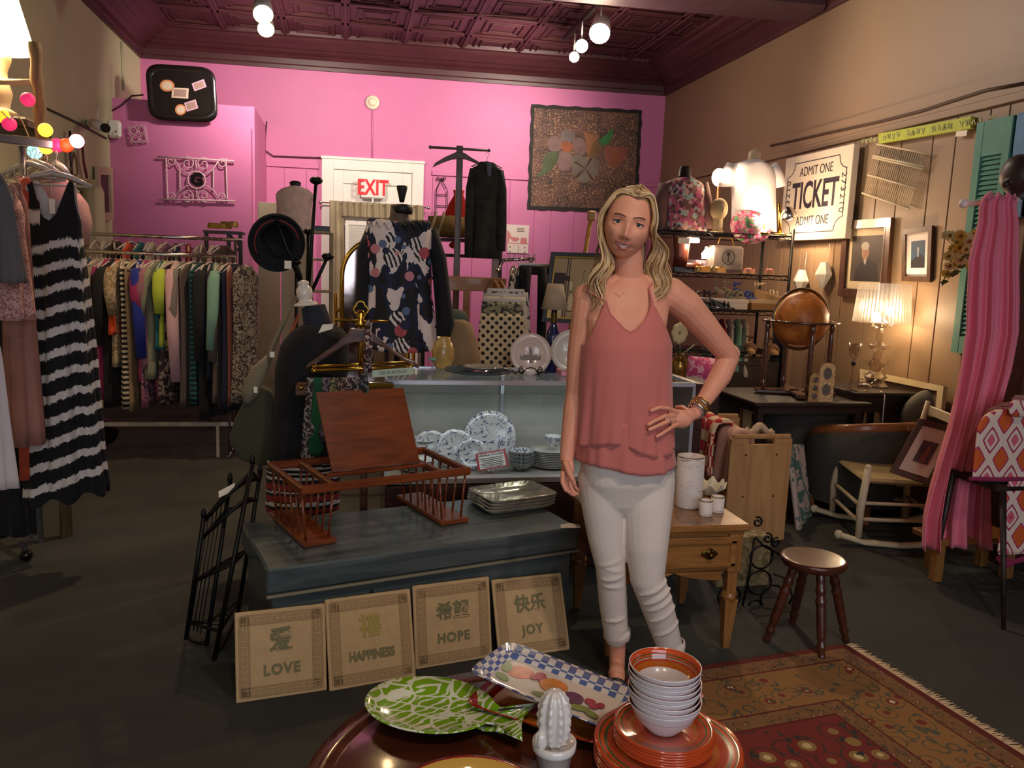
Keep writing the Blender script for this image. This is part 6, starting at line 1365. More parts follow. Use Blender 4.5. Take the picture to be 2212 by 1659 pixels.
bl_ = MB().lathe([(.0001, 0, 0), (.04, 0, 0), (.085, .035, 0), (.086, .037, 1), (.08, .035, 1), (.04, .006, 1), (.0001, .004, 1)], n=40).build('porcelain_bowl', [m_bowlb, m_porc]); p = PY(915, 950, 3.95); bl_.location = (p.x, 3.95, PY(915, 962, 3.95).z); tag(bl_, 'wide blue and white bowl on clear riser at left in the case', 'bowl')
ri = MB().box((p.x, 3.95, (zpl+bl_.location.z)/2), (.12, .12, bl_.location.z-zpl-.002)); tag(ri.build('acrylic_riser', m_cg), 'clear riser under the wide bowl in the display case', 'riser')
stack(905, 3.76, [(.0001, 0), (.06, 0), (.09, .012), (.091, .014), (.06, .006), (.0001, .004)], 6, .009, [m_porc], 'porcelain_saucer', 'saucer', lambda i: 'white saucer low at the left in the case, %s' % ['lowest of six', 'second of six from bottom', 'third of six from bottom', 'third of six from top', 'second of six from top', 'topmost of six'][i], 'saucers stacked in the display case')
cs_ = [PY(1027, 981, 3.715), PY(1091, 970, 3.715), PY(1099, 1006, 3.66), PY(1033, 1018, 3.66)]
CD = thing('price_card', 'white price card with red border headed VIENNA WOODS in display case', 'sign', cs_[3]); g = MB(); ce = sum(cs_, V())/4
g.ringsurf([[p+V((0, .002, 0)) for p in cs_], cs_], 0, False, True, (True, True)); inn_ = [ce+(p-ce)*.86-V((0, .001, 0)) for p in cs_]; g.add(inn_, [[0, 1, 2, 3]], 1); g.build('card', [mat('card_red', '#a82c2c', .6), mat('card_white', '#d8ccc4', .6)], CD)
ux = (cs_[1]-cs_[0]).normalized(); mx = mframe(ce-V((0, .003, 0)), ux, cs_[0]-cs_[3]); t = MB(); text_mesh(t, 'VIENNA WOODS', .016, mx @ Matrix.Translation((0, .030, 0)), .0003)
for k in range(6): q = MB().box((0, .014-k*.009, 0), (.115-.012*(k % 3), .0020, .0005)); t.add([mx @ v for v in q.v], q.f)
t.build('lettering', MATS['ink'], CD)
MB().tube([V((ce.x, 3.70, zpl+.002)), V((ce.x, 3.69, ce.z))], .002, 6).box((ce.x, 3.71, zpl+.003), (.03, .03, .004)).build('card_clip', m_silver, CD)
# on the case
ZK = CT0+.0045
SP = thing('souvenir_plate', 'white souvenir plate with grey statue picture on black wire easel', 'plate', PY(1146, 765, 3.86), rot=(PI/2-.2, 0, -.1)); R = .103
MB().lathe([(.0001, -.004), (R*.6, -.004), (R, .014), (R, .017), (R*.72, .006), (R*.66, .002), (.0001, .001)], n=56).build('dish', mat('souvenir_white', '#d8c4bc', .2, coat=.8), SP, world=False)
g = MB(); poly = [(-.006, -.045), (.012, -.045), (.012, -.02), (.008, -.018), (.009, .012), (.006, .02), (.003, .03), (-.001, .032), (-.003, .04), (-.006, .041), (-.007, .028), (-.008, .01), (-.006, -.018), (-.008, -.02)]
g.prism(poly, .001, (0, 0, .0015)); sky = [(-.052, -.03), (.052, -.03)]+[(.052-.104*i/16, -.006+.006*math.sin(i*2.1)+.004*math.sin(i*5.3)) for i in range(17)]; g.prism(sky, .0006, (0, 0, .0015))
g.torus((0, 0, .0095), R*.84, .0012, n=48, m=4); g.build('statue_print', mat('print_grey', '#7c706a', .4), SP, world=False)
g = MB(); arcp = []
for i in range(17): a = math.radians(35+110*i/16); arcp.append(a)
for i, a in enumerate(arcp[::-1]): q = MB().box((.053*math.cos(a), .053*math.sin(a), .002), (.0016, .004, .0006), rot=(0, 0, a-PI/2)); g.add(q.v, q.f)
g.build('lettering_arc', MATS['print_grey'], SP, world=False)
EA = thing('plate_easel', 'black wire easel with scrolls holding the souvenir plate', 'easel', PY(1146, 805, 3.82)); ez = ZK+.004; ec = PY(1146, 800, 3.80).x
g = MB(); 
for s in (-1, 1): g.tube(spiral(V((ec+s*.045, 3.80, ez+.022)), .004, .016, 1.3, X3*s, Z3, 0, 20), .003, 6).tube([V((ec+s*.06, 3.80, ez+.014)), V((ec+s*.04, 3.80, ez)), V((ec+s*.035, 3.9, ez)), V((ec+s*.02, 3.93, ez+.10))], .003, 6).tube([V((ec+s*.04, 3.80, ez+.005)), V((ec+s*.02, 3.795, ez+.03)), V((ec, 3.79, ez+.036))], .003, 6).tube([V((ec+s*.06, 3.80, ez+.014)), V((ec+s*.085, 3.79, ez+.006)), V((ec+s*.09, 3.79, ez+.022))], .003, 6)
g.build('wire_frame', m_iron, EA)
pw = plate_up_at(V((PY(1236, 770, 3.85).x, 3.85, ZK+.115)), .11, .2, 'plain white oval plate standing behind her arm on the case', [m_porc, m_porc], rz=-.2)
tag(MB().box((PY(1218, 808, 3.85).x+.02, 3.85, ZK+.012), (.10, .12, .024), bev=.002).build('pink_box', mat('pink_card', '#d88aa0', .6)), 'flat pink box on the case beside her arm', 'box')
GT = MB(); m_gtr = mat('teal_glass', '#49606a', .08, trans=.45, ior=1.4, coat=.5)
c_ = PZ(1026, 803, ZK); GT.grid(lambda u, v: V((math.cos(2*PI*u)*(.02+.145*v), math.sin(2*PI*u)*(.02+.145*v), .004+.022*v*v+.002*math.sin(120*PI*u)*v)), 240, 10, wrap=True); o = GT.build('glass_dish', m_gtr, solid=.006); o.location = (c_.x, 3.80, ZK); tag(o, 'teal ribbed glass dish on the display case beneath a smaller silvery one', 'dish')
o = MB().grid(lambda u, v: V((math.cos(2*PI*u)*(.001+.095*v), math.sin(2*PI*u)*(.001+.095*v), .016*v*v)), 60, 10, wrap=True).build('glass_dish', mat('silver_glass', '#a8a8a0', .08, .4), solid=.004); o.location = (c_.x+.02, 3.80, ZK+.026); tag(o, 'smaller silvery dish nested in the teal ribbed glass dish', 'dish')
VS = MB().lathe([(.0001, 0), (.035, 0), (.04, .01), (.055, .05), (.056, .09), (.045, .13), (.032, .15), (.036, .16), (.033, .16), (.028, .15)], n=36); m_yv = mat('amber_glazed_vase', '#b89454', .3, coat=.5, var=.3, scale=14); q = PY(957, 780, 4.02); o = VS.build('vase', m_yv); o.location = (q.x, 4.02, ZK); tag(o, 'amber mottled vase at the back of the case by blouse cuff', 'vase')
tf = MB(); 
for k in range(7): a = k*2*PI/7; tf.sphere((.014*math.cos(a), .014*math.sin(a), .01), (.012, .012, .006), 8)
tf.sphere((0, 0, .014), .008, 8).tube([(0, 0, -.04), (0, 0, .01)], .003, 5); o = tf.build('ceramic_flower', mat('teal_ceramic', '#6c9888', .3)); q = PY(934, 778, 3.95); o.location = (q.x, 3.95, ZK+.045); tag(o, 'small teal ceramic flower in front of the amber vase', 'ornament')
# bottle lamp
LX = PY(1196, 700, 3.93).x; BLm = thing('bottle_lamp', 'table lamp made of a blue wine bottle with a tan shade', 'lamp', (LX, 3.93, ZK))
zt = PY(1196, 668, 3.93).z; hh = zt-ZK; k = hh/.30
MB().lathe([(.0001, 0), (.036, 0), (.038, .004), (.038, .16*k), (.034, .19*k), (.018, .225*k), (.0145, .24*k), (.0145, .30*k), (.0001, .30*k)], n=32).build('bottle', mat('cobalt_glass', '#0c1a5c', .06, trans=.35, coat=1), BLm, world=False)
MB().lathe([(.0155, .235*k), (.0155, .285*k)], n=24, cap=(False, False)).build('foil', m_brass, BLm, world=False)
MB().box((.002, -.038, .10*k), (.045, .002, .08*k), rot=(0, .25, 0), bev=.0005).build('bottle_label', m_matc, BLm, world=False)
MB().lathe([(.009, .30*k), (.014, .315*k), (.006, .33*k)], n=16).build('socket', m_blk, BLm, world=False)
s0, s1 = PY(1196, 668, 3.93).z-ZK, PY(1196, 613, 3.93).z-ZK
MB().lathe([(.066, s0), (.038, s1)], n=40, cap=(False, False)).build('lamp_shade', mat('tan_shade', '#a8957c', .8), BLm, world=False, solid=.002)
# ================================================================ behind the case
# coat tree with jacket
YT = 6.3; CT_ = thing('coat_stand', 'tall grey wooden valet stand with shaped hanger top, against pink wall', 'coat stand', (PY(995, 500, YT).x, YT, 0)); m_gw = wood('grey_wood', '#5c4a44', '#75625a', .5, 'Z', 3, .1)
a, b_ = PY(986+7, 344, YT), PY(996, 600, YT)
MB().box((a.x, YT, (a.z)/2), (.048, .03, a.z), bev=.004).box((a.x, YT, .02), (.4, .3, .04), bev=.01).build('post', m_gw, CT_)
MB().tube([PY(930, 318, YT), PY(1056, 325, YT)], .010, 8).sphere(PY(930, 318, YT), .014, 8).sphere(PY(1056, 325, YT), .014, 8).box(PY(993, 325, YT), (.05, .01, .07)).build('top_bar', m_gw, CT_)
hpx = [(934, 362), (940, 352), (960, 340), (978, 332), (984, 329), (1002, 330), (1008, 334), (1020, 342), (1040, 353), (1042, 360), (1022, 350), (1008, 345), (993, 343), (975, 345), (955, 352)]
w_ = [PY(x, y, YT) for x, y in hpx]; MB().ringsurf([[p+V((0, .015, 0)) for p in w_], [p-V((0, .015, 0)) for p in w_]], 0, False, True, (True, True)).build('hanger_top', m_gw, CT_, bevel=.004)
m_camo = mat('cloth_dark_camo', '#1f211d', .85, col2='#33332c', scale=14)
JK = thing('jacket', 'dark mottled long-sleeved jacket hanging from the grey valet stand', 'jacket', PY(1052, 350, 6.15))
J0 = PY(1052, 350, 6.15); g = MB(); garment_geo(g, sw=.115, L=.72, th=.055, hem=.12, slv=.0, nk=.05, seed=5, drop=.05, fold=.012); g.build('jacket_body', m_camo, JK, world=False)
for s, dz in ((-1, .72), (1, .66)): MB().tube([(s*.095, 0, -.06), (s*.118, -.01, -.2), (s*.125, -.03, -.42), (s*.125, -.045, -dz)], [.035, .038, .036, .032], 14).build('sleeve', m_camo, JK, world=False)
MB().prism([(-.02, 0), (.005, -.25), (.022, 0)], .004, (0.01, -.050, -.01), (1, 0, 0), (0, -.05, 1)).build('lining', m_blk, JK, world=False)
for z in (-.25, -.36): MB().sphere((0.0, -.062, z), .007, 8).build('button', m_brass, JK, world=False)
hanger_geo(MB(), .12, .04, hook=.08).build('hanger', m_clear, JK, world=False)
# dark shelf with bolster, red bag, wire obelisk
YS = 7.0; q0, q1 = PY(915, 513, YS), PY(1075, 513, YS)
SHF = thing('dark_shelf_unit', 'dark wooden shelf unit beside the door holding rolled bolster', 'shelf', ((q0.x+q1.x)/2, YS, 0)); m_dk = wood('very_dark_wood', '#1c120e', '#2e1e18', .5, 'X', 3, .1)
for z in (q0.z, PY(950, 548, YS).z, PY(950, 598, YS).z): MB().box(((q0.x+q1.x)/2, YS, z-.012), (q1.x-q0.x, .35, .024), bev=.002).build('shelf_board', m_dk, SHF)
for x in (q0.x, q1.x): MB().box((x, YS, q0.z/2), (.03, .35, q0.z), bev=.002).build('side_panel', m_dk, SHF)
q = PY(972, 490, YS); g = MB(); g.tube([(-.20, 0, 0), (-.19, 0, 0), (0, 0, .004), (.16, 0, 0), (.17, 0, 0)], [.01, .085, .095, .085, .01], 24); o = g.build('bolster', fab('ochre', '#7c6234', var=.1, scale=6)); o.location = (q.x, YS-.05, q0.z+.096); tag(o, 'ochre rolled bolster cushion lying on the dark shelf unit', 'cushion')
for i, x in enumerate((935, 952)): 
    A, B_ = PY(x-6, 480, YS-.18), PY(x+8, 457, YS-.18); A.z = q0.z+.01; tag(MB().tube([A, B_], .012, 6).build('wooden_stick', m_pale), '%s wooden stick leaning on the ochre bolster' % ('left' if i == 0 else 'right'), 'stick')
q = PY(990, 450, YS); g = MB(); g.ringsurf([[q+V((x*w_, y*.05, z)) for x, y in circ(1, 20)] for z, w_ in ((-.24, .13), (-.1, .13), (.03, .085), (.11, .04), (.15, .05))]); o = g.build('red_bag', fab('red_satin', '#c82c20')); tag(o, 'red gathered bag behind the grey valet post', 'bag')
q = PY(982, 530, YS-.05); g = MB(); g.sphere(q+Z3*.0, (.05, .03, .03)); g.tube([q+V((-.03, 0, .0)), q+V((0, 0, .05)), q+V((.03, 0, 0))], .005, 6); tag(g.build('red_purse', MATS['cloth_red_satin']), 'small red purse on the middle board of the dark shelf', 'bag')
OB = thing('wire_obelisk', 'dark iron plant obelisk with curled top against the pink wall', 'trellis', PY(954, 470, 7.3)); fo = lambda x, y: PB(x, y, .04)
for a, b_ in (((941, 465), (943, 410)), ((966, 465), (966, 410)), ((943, 410), (955, 384)), ((964, 408), (952, 384))): MB().tube([fo(*a), fo(*b_)], .005, 6).build('rod', m_iron, OB)
for y in (420, 444): MB().tube([fo(942, y), fo(966, y+1)], .005, 6).build('crossbar', m_iron, OB)
for s in (-1, 1): MB().tube(spiral(fo(953+s*7, 386), .006, .022, 1.2, X3*s, Z3, PI, 18), .005, 6).build('curl', m_iron, OB)
# orange wood rack with sandals
YR = 5.6; a, b_ = PY(958, 600, YR), PY(1093, 602, YR)
WR = thing('pine_rack', 'orange pine display rack with wedge sandals on top', 'rack', ((a.x+b_.x)/2, YR, 0)); m_pine = wood('orange_pine', '#8f5c26', '#a87034', .4, 'X', 3, .3)
MB().box(((a.x+b_.x)/2, YR, a.z-.04), (b_.x-a.x, .04, .09), bev=.004).build('front_rail', m_pine, WR); MB().box(((a.x+b_.x)/2, YR+.2, a.z+.0), (b_.x-a.x, .42, .02), bev=.003).build('top_board', m_pine, WR)
for x in (PY(1006, 700, YR).x, b_.x-.03, a.x+.03): MB().box((x, YR, (a.z-.08)/2), (.045, .035, a.z-.08), bev=.003).build('post', m_pine, WR)
A = PY(1072, 608, YR-.05); B_ = PY(1092, 650, YR-.3)
for k in (0, 1): MB().tube([A+V((k*.045-.01, 0, 0)), B_+V((k*.04, 0, 0))], .012, 6).build('slanted_rail', m_pine, WR)
for i in range(7): t = i/6; p = A.lerp(B_, t); MB().tube([p+V((-.015, 0, 0)), p+V((.045, 0, -.01))], .006, 6).build('dowel', m_pine, WR)
# skirts on clip hangers
YK = 4.75; K = thing('polka_dot_skirt', 'cream skirt with black polka dots hanging in front of other skirts', 'skirt', PY(1082, 650, YK))
def dotf(nt, s):
    c_ = nt.nodes.new('ShaderNodeTexVoronoi'); c_.inputs['Scale'].default_value = 27; c_.inputs['Randomness'].default_value = 0; nt.links.new(n_map(nt, s, (1, .001, 1), rot=(0, PI/4, 0)), c_.inputs[0])
    return n_ramp(nt, c_.outputs['Distance'], [(0, '#1c1618'), (.30, '#cdb994')])
m_dot = ramp_mat('polka_dots', dotf, .8)
def skirt(mb, ct, cb, wt, wb, Y, th=.05, seed=0):
    a, b_ = PY(*ct, Y), PY(*cb, Y); mb.grid(lambda u, v: a.lerp(b_, v)+V((math.sin(2*PI*u)*(wt+(wb-wt)*v**.7+.006*math.sin(10*PI*u+seed)*v), -math.cos(2*PI*u)*(th*(.5+.6*v)+.008*math.sin(12*PI*u+seed)*v), 0)), 70, 16, wrap=True); return mb
skirt(MB(), (1085, 678), (1080, 802), .130, .155, YK).build('skirt_body', m_dot, K, solid=.002)
for j, (mm, y0, nm) in enumerate(((print_fabric('skirt_sage', '#8a8468', ['#3c3a30', '#b4ac90'], 30), 652, 'sage patterned'), (fab('skirt_white', '#c8bca8'), 640, 'off-white'), (print_fabric('skirt_bw', '#b0a8a0', ['#3a3436'], 26), 630, 'grey print'))):
    t = thing('hanging_skirt', '%s skirt hung behind the polka dot one, only its upper part showing' % nm, 'skirt', PY(1085, y0, YK+.1+.07*j), group='skirts behind the polka dot skirt')
    skirt(MB(), (1085+4*j, y0), (1085+3*j, 800), .125+.008*j, .15+.012*j, YK+.1+.07*j, .035, j).build('skirt_body', mm, t, solid=.002)
    q = PY(1085+4*j, y0-3, YK+.1+.07*j); MB().box(q, (.24, .012, .02), bev=.003).tube([q, q+Z3*.05], .003, 6).build('clip_hanger', m_clear, t)
# chrome waterfall rail with black trousers
YB = 5.3; WF = thing('waterfall_rail', 'chrome clothing rail end with hangers, behind the skirts', 'clothes rack', (PY(1125, 700, YB).x, YB, 0))
a, b_, c_ = PY(1088, 562, YB+.25), PY(1152, 559, YB+.25), PY(1120, 596, YB-.15)
MB().tube([a, b_], .011, 8).tube([a, PY(1072, 590, YB-.1)], .011, 8).tube([b_, c_, V((c_.x, c_.y, .02))], .011, 8).build('rail', m_chrome, WF)
for j in range(7): q = a.lerp(b_, j/6); MB().tube([q+Z3*.01, q+Z3*.03, q+V((.01, 0, .035)), q+V((.012, -.02, -.02))], .003, 6).build('hook', m_clear, WF)
t = thing('black_trousers', 'black trousers hanging beside the polka dot skirt', 'trousers', PY(1155, 575, 5.1)); g = MB()
A = PY(1155, 577, 5.1); 
for s in (-1, 1): g.tube([A+V((s*.05, 0, 0)), A+V((s*.06, 0, -.2)), A+V((s*.065, 0, -.5)), A+V((s*.065, 0, -.85))], [.055, .062, .058, .055], 16, flat=.5)
g.box(A+V((0, 0, -.02)), (.20, .05, .06), bev=.01); g.build('trouser_legs', fab('trouser_black', '#0f0d10'), t); MB().box(A+Z3*.015, (.22, .012, .02), bev=.003).build('clip_hanger', m_clear, t)
t = hang('hanging_blouse', 'black and white patterned blouse at the rail end beside black trousers', 'blouse', PY(1110, 575, 5.15), PI/2-.3, print_fabric('bw_leaf', '#b8aca0', ['#1c1a1a', '#3c3634'], 24, thr=.36), sw=.15, L=.75, th=.03, seed=31)
t = hang('hanging_blouse', 'black top hanging behind the white patterned blouse on the rail', 'blouse', PY(1125, 575, 5.25), PI/2-.3, FL['blk'], sw=.15, L=.8, th=.03, seed=33)
# wine picture on a wooden easel
EZ = thing('wooden_easel', 'tall wooden artist easel holding the wine bottle picture', 'easel', (PY(1262, 600, 5.0).x, 5.0, 0)); m_ez = wood('easel_wood', '#9a6a2c', '#b4823c', .4, 'Z', 3, .2)
MB().tube([PY(1279, 456, 5.1), PY(1262, 560, 5.05), V((PY(1245, 800, 5.0).x, 5.0, .0))], .015, 8).box(PY(1278, 466, 5.08), (.05, .04, .06), bev=.005).build('mast', m_ez, EZ)
for dx in (-.25, .3): MB().tube([PY(1262, 570, 5.08), V((PY(1245, 800, 5.0).x+dx, 4.95, 0))], .013, 8).build('leg', m_ez, EZ)
m_bf = mat('black_frame', '#120e0c', .4); wp = [mat('wine_bg', '#b09468', .6, var=.08, scale=8), mat('wine_dark', '#33221e', .6), mat('wine_red', '#8c3c30', .6), mat('wine_line', '#5a4a34', .6), mat('wine_cream', '#d0b88c', .6), m_silver]
def wine(P_):
    P_(rect(0, .35, .3, .75), 1); P_(rect(.0, .25, .35, .38), 2); P_(rect(0, .62, .42, .70), 1); P_(rect(.32, .0, .345, 1), 1); P_(rect(.38, .0, .40, 1), 1); P_(rect(.0, 0, .30, .12), 4)
    for (x0, s) in ((.42, .8), (.68, 1)): P_([(x0+.0, .1), (x0+.16*s, .1), (x0+.17*s, .42*s), (x0+.10*s, .56*s), (x0+.095*s, .80*s), (x0+.065*s, .80*s), (x0+.06*s, .56*s), (x0-.01, .42*s)], 3); P_([(x0+.01, .12), (x0+.15*s, .12), (x0+.155*s, .42*s), (x0+.09*s, .55*s), (x0+.085*s, .78*s), (x0+.072*s, .78*s), (x0+.07*s, .55*s), (x0+.0, .42*s)], 4)
    P_(ell(.46, .52, .06, .10), 3); P_(ell(.46, .53, .05, .09), 4); P_(rect(.8, .30, 1, .42), 1)
frame_pic('framed_picture', 'black-framed wine bottle picture on easel left of her shoulder', [PY(1190, 545, 4.95), PY(1297, 548, 4.95), PY(1285, 702, 4.9), PY(1168, 695, 4.9)], .035, .025, m_bf, wp, wine, liner=m_bgold)
# chair with jacket, and grey cap, behind the case
ch = thing('draped_jacket', 'tan cloth jacket draped on a chair back behind the display case', 'jacket', PY(990, 760, 4.55)); g = MB()
g.ringsurf([[PY(x, y, 4.55)+V((ca*w_, sa*.10, 0)) for ca, sa in [(math.cos(t), math.sin(t)) for t in [2*PI*i/24 for i in range(24)]]] for x, y, w_ in ((983, 690, .05), (985, 698, .09), (990, 730, .105), (996, 790, .12), (996, 850, .13))]); g.build('cloth', fab('camel', '#8c7455', var=.08, scale=6), ch); MB().sphere(PY(985, 688, 4.6), (.07, .05, .055)).build('hood', fab('greyblue', '#4c5450'), ch)
MB().box((PY(990, 760, 4.55).x, 4.62, .45), (.05, .05, .9)).box((PY(990, 760, 4.55).x, 4.62, .02), (.4, .4, .03)).build('support', m_dk, ch)
# shoes on boxes at upper left shelf (gold sandals) beside the fitting room
# ================================================================ RIGHT WALL
XW = XR-.02
def QW(pts, x=XW): return [PX(a, b_, x) for a, b_ in pts]
# ticket sign
TK = thing('ticket_sign', 'large cream canvas sign reading ADMIT ONE TICKET on right wall', 'sign', PX(1765, 516, XW))
c4 = QW([(1703, 345), (1848, 310), (1836, 516), (1690, 520)], XW-.05); b4 = [p+V((.05, 0, 0)) for p in c4]
g = MB(); g.ringsurf([b4, c4], 1, False, True, (True, True)); g.add([c4[0], c4[1], c4[2], c4[3]], [[0, 1, 2, 3]], 0)
TKO = sum(c4, V())/4; ux = (c4[1]-c4[0]+c4[2]-c4[3]).normalized(); uz = (c4[0]-c4[3]+c4[1]-c4[2]).normalized(); Wt = ((c4[1]-c4[0]).length+(c4[2]-c4[3]).length)/2; Ht = ((c4[0]-c4[3]).length+(c4[1]-c4[2]).length)/2
g = MB(); q = MB().box((0, 0, 0), (Wt, Ht, .05), bev=.003); mxT = mframe(TKO, ux, uz); g.add([mxT @ p for p in q.v], q.f); g.build('canvas_panel', mat('ticket_cream', '#d8c8b4', .7), TK)
g = MB(); a, b_ = Wt/2-.06, Ht/2-.06; r = .10; pts = []
for sx, sy in ((1, 1), (-1, 1), (-1, -1), (1, -1)):
    arcp = [(sx*a-sx*r*math.cos(t)*1.0, sy*b_-sy*r*math.sin(t)) for t in [PI/2*i/8 for i in range(9)]]
    arcp = [(sx*(a-r*math.cos(t)), sy*(b_-r*math.sin(t))) for t in [PI/2*i/8 for i in range(9)]]
    pts += arcp if sx*sy < 0 else arcp[::-1]
pts.append(pts[0]); g.tube([mxT @ V((x, y, .026)) for x, y in pts], .0035, 4); g.build('border_line', mat('ticket_ink', '#2c2430', .6), TK)
m_ink2 = MATS['ticket_ink']
for txt, sz, y, sx_, bold in (('ADMIT ONE', .105, .20, .82, 0), ('TICKET', .30, .005, .66, .006), ('ADMIT ONE', .105, -.19, .82, 0)):
    t = MB(); text_mesh(t, txt, sz*Wt/.95, mxT @ Matrix.Translation((0, y*Ht/.68, .026)), .001, bold=bold, sx=sx_); t.build('lettering', m_ink2, TK)
for s in (-1, 1): t = MB(); text_mesh(t, '273210', .085, mxT @ Matrix.Translation((s*(Wt/2-.085), 0, .026)) @ Matrix.Rotation(-PI/2 if s > 0 else PI/2, 4, 'Z'), .001, space=1.2); t.build('number', m_ink2, TK)
# lime board
LBd = thing('lime_board', 'long lime green board with faint white lettering high on right wall', 'sign', PX(2000, 280, XW)); c4 = QW([(1897, 289), (2097, 251), (2096, 277), (1898, 311)], XW-.03)
MB().ringsurf([[p+V((.03, 0, 0)) for p in c4], c4], 0, False, True, (True, True)).build('board', mat('lime_paint', '#aeb63c', .6, var=.08, scale=10), LBd)
ux = (c4[1]-c4[0]).normalized(); uz = (c4[0]-c4[3]).normalized(); cn = sum(c4, V())/4-V((.002, 0, 0)); t = MB(); rr = random.Random(4)
for k in range(26):
    if k % 5 == 4: continue
    t.tube([cn+ux*(-.62+k*.048)+uz*(.02*math.sin(j*2+k)) +ux*(.008*j) for j in range(5)], .004, 4)
t.build('faded_lettering', mat('faint_white', '#ccd08c', .6), LBd); MB().box(PX(2077, 288, XW-.02), (.004, .09, .035), rot=(.1, 0, 0)).build('price_tag', MATS['paper'], LBd)
# wire shelf hung on the wall
WS = thing('wire_shelf', 'cream wire rack hanging tilted on the right wall below lime board', 'rack', PX(1930, 400, XW)); TLw, TRw, BRw, BLw = QW([(1897, 312), (2000, 331), (1961, 450), (1866, 418)], XW-.03)
m_cw = mat('cream_wire', '#c8b898', .5); g = MB()
for i in range(25): t = i/24; g.tube([TLw.lerp(TRw, t), BLw.lerp(BRw, t)], .003, 5)
g.build('wires', m_cw, WS)
for t in (0, .23, .27, .62, 1): MB().tube([TLw.lerp(BLw, t)+(TLw-TRw)*.04, TRw.lerp(BRw, t)+(TRw-TLw)*.04], .0065, 6).build('crossbar', m_cw, WS)
# framed pictures
def portrait(P_):
    P_(rect(.10, .13, .92, .88), 1); P_(ell(.48, .62, .10, .13), 2); P_(ell(.47, .71, .11, .07), 3); P_([(.22, .14), (.85, .14), (.80, .42), (.62, .50), (.50, .44), (.40, .48), (.24, .34)], 4); P_([(.45, .5), (.53, .5), (.51, .40), (.46, .43)], 3); P_(ell(.46, .63, .010, .008), 4); P_(ell(.52, .63, .010, .008), 4); P_([(.47, .57), (.52, .57), (.50, .56)], 4)
m_fb = wood('brown_frame', '#3c2416', '#5a3a24', .35, 'Z', 4, .3)
frame_pic('framed_portrait', 'brown-framed portrait of an old man in dark coat, right wall', QW([(1829, 478), (1933, 470), (1921, 648), (1817, 640)]), .062, .03, m_fb, [m_matc, mat('portrait_bg', '#4a3c34', .6, var=.2, scale=5), mat('portrait_skin', '#a07458', .6), mat('portrait_hair', '#a89c8c', .6), mat('portrait_coat', '#2a2422', .6)], portrait, liner=m_fb)
def seaside(P_):
    P_(rect(.20, .20, .82, .82), 1); P_([(.20, .20), (.82, .20), (.82, .42), (.66, .52), (.45, .46), (.20, .36)], 2); P_(ell(.52, .62, .05, .06), 3); P_(rect(.49, .45, .55, .6), 3)
frame_pic('framed_picture', 'small framed blue seaside picture, right wall beside the portrait', QW([(1954, 497), (2019, 487), (2014, 610), (1953, 607)]), .032, .02, m_fb, [m_matw, mat('sea_blue', '#2c4c66', .5, var=.3, scale=6), mat('sea_dark', '#221c24', .6), mat('sea_white', '#9c9c9c', .6)], seaside)
# teal shutter and blue one beside it
def shutter(name, label, tl, tr, bl_, m_, x=XW-.02):
    t = thing(name, label, 'shutter', PX(*bl_, x)); TL = PX(*tl, x); TR = PX(*tr, x); BL_ = PX(*bl_, x); g = MB(); y0, y1 = TL.y, TR.y; z1 = TL.z; z0 = BL_.z; th = .035
    for y in (y0, y1): g.box((x, y+(-.03 if y == y0 else .03)*1, (z0+z1)/2), (th, .06, z1-z0), bev=.004)
    ym = (y0+y1)/2; wd = abs(y1-y0); 
    for z, h_ in ((z1-.10, .20), (z0+.05, .10), ((z0+z1)/2-.1, .08)): g.box((x, ym, z), (th*.9, wd, h_))
    g.box((x+.012, ym, (z0+z1)/2), (.006, wd, z1-z0))
    z = z0+.05
    while z < z1-.2: q = MB().box((x, ym, z), (.006, wd-.05, .04), rot=(0, .6, 0)); g.add(q.v, q.f); z += .028
    g.build('louvred_panel', m_, t); return t
m_tealp = mat('teal_paint', '#4a8474', .6, var=.12, scale=6)
shutter('louvred_shutter', 'teal louvred shutter on the right wall behind the pink curtain', (2116, 266), (2196, 247), (2058, 760), m_tealp)
shutter('louvred_shutter', 'blue shutter at the right edge, beside the teal one', (2203, 246), (2240, 236), (2190, 470), mat('blue_paint', '#4a7ca4', .6, var=.1))
# wall pocket vases
for (x, y, hw, hh, lab) in ((1730, 606, .085, .115, 'white geometric wall pocket on a string, left of the pair'), (1779, 591, .085, .115, 'white geometric wall pocket on a string, right of the pair')):
    c_ = PX(x, y, XW-.045); t = thing('wall_pocket', lab, 'wall planter', c_); g = MB()
    g.ringsurf([[c_+V((math.cos(a)*.05*k+.0, math.sin(a)*hw*k*1.0, z)) for a in [2*PI*i/6 for i in range(6)]] for z, k in ((-hh, .15), (-.01, 1), (.0, 1), (hh*.75, .45))], 0, False); g.build('pocket', mat('white_metal_planter', '#d8d0c4', .4), t)
    MB().tube([c_+V((0, -.04, hh*.7)), c_+V((.03, 0, hh*2.0)), c_+V((0, .04, hh*.7))], .002, 5).build('string', m_white, t)
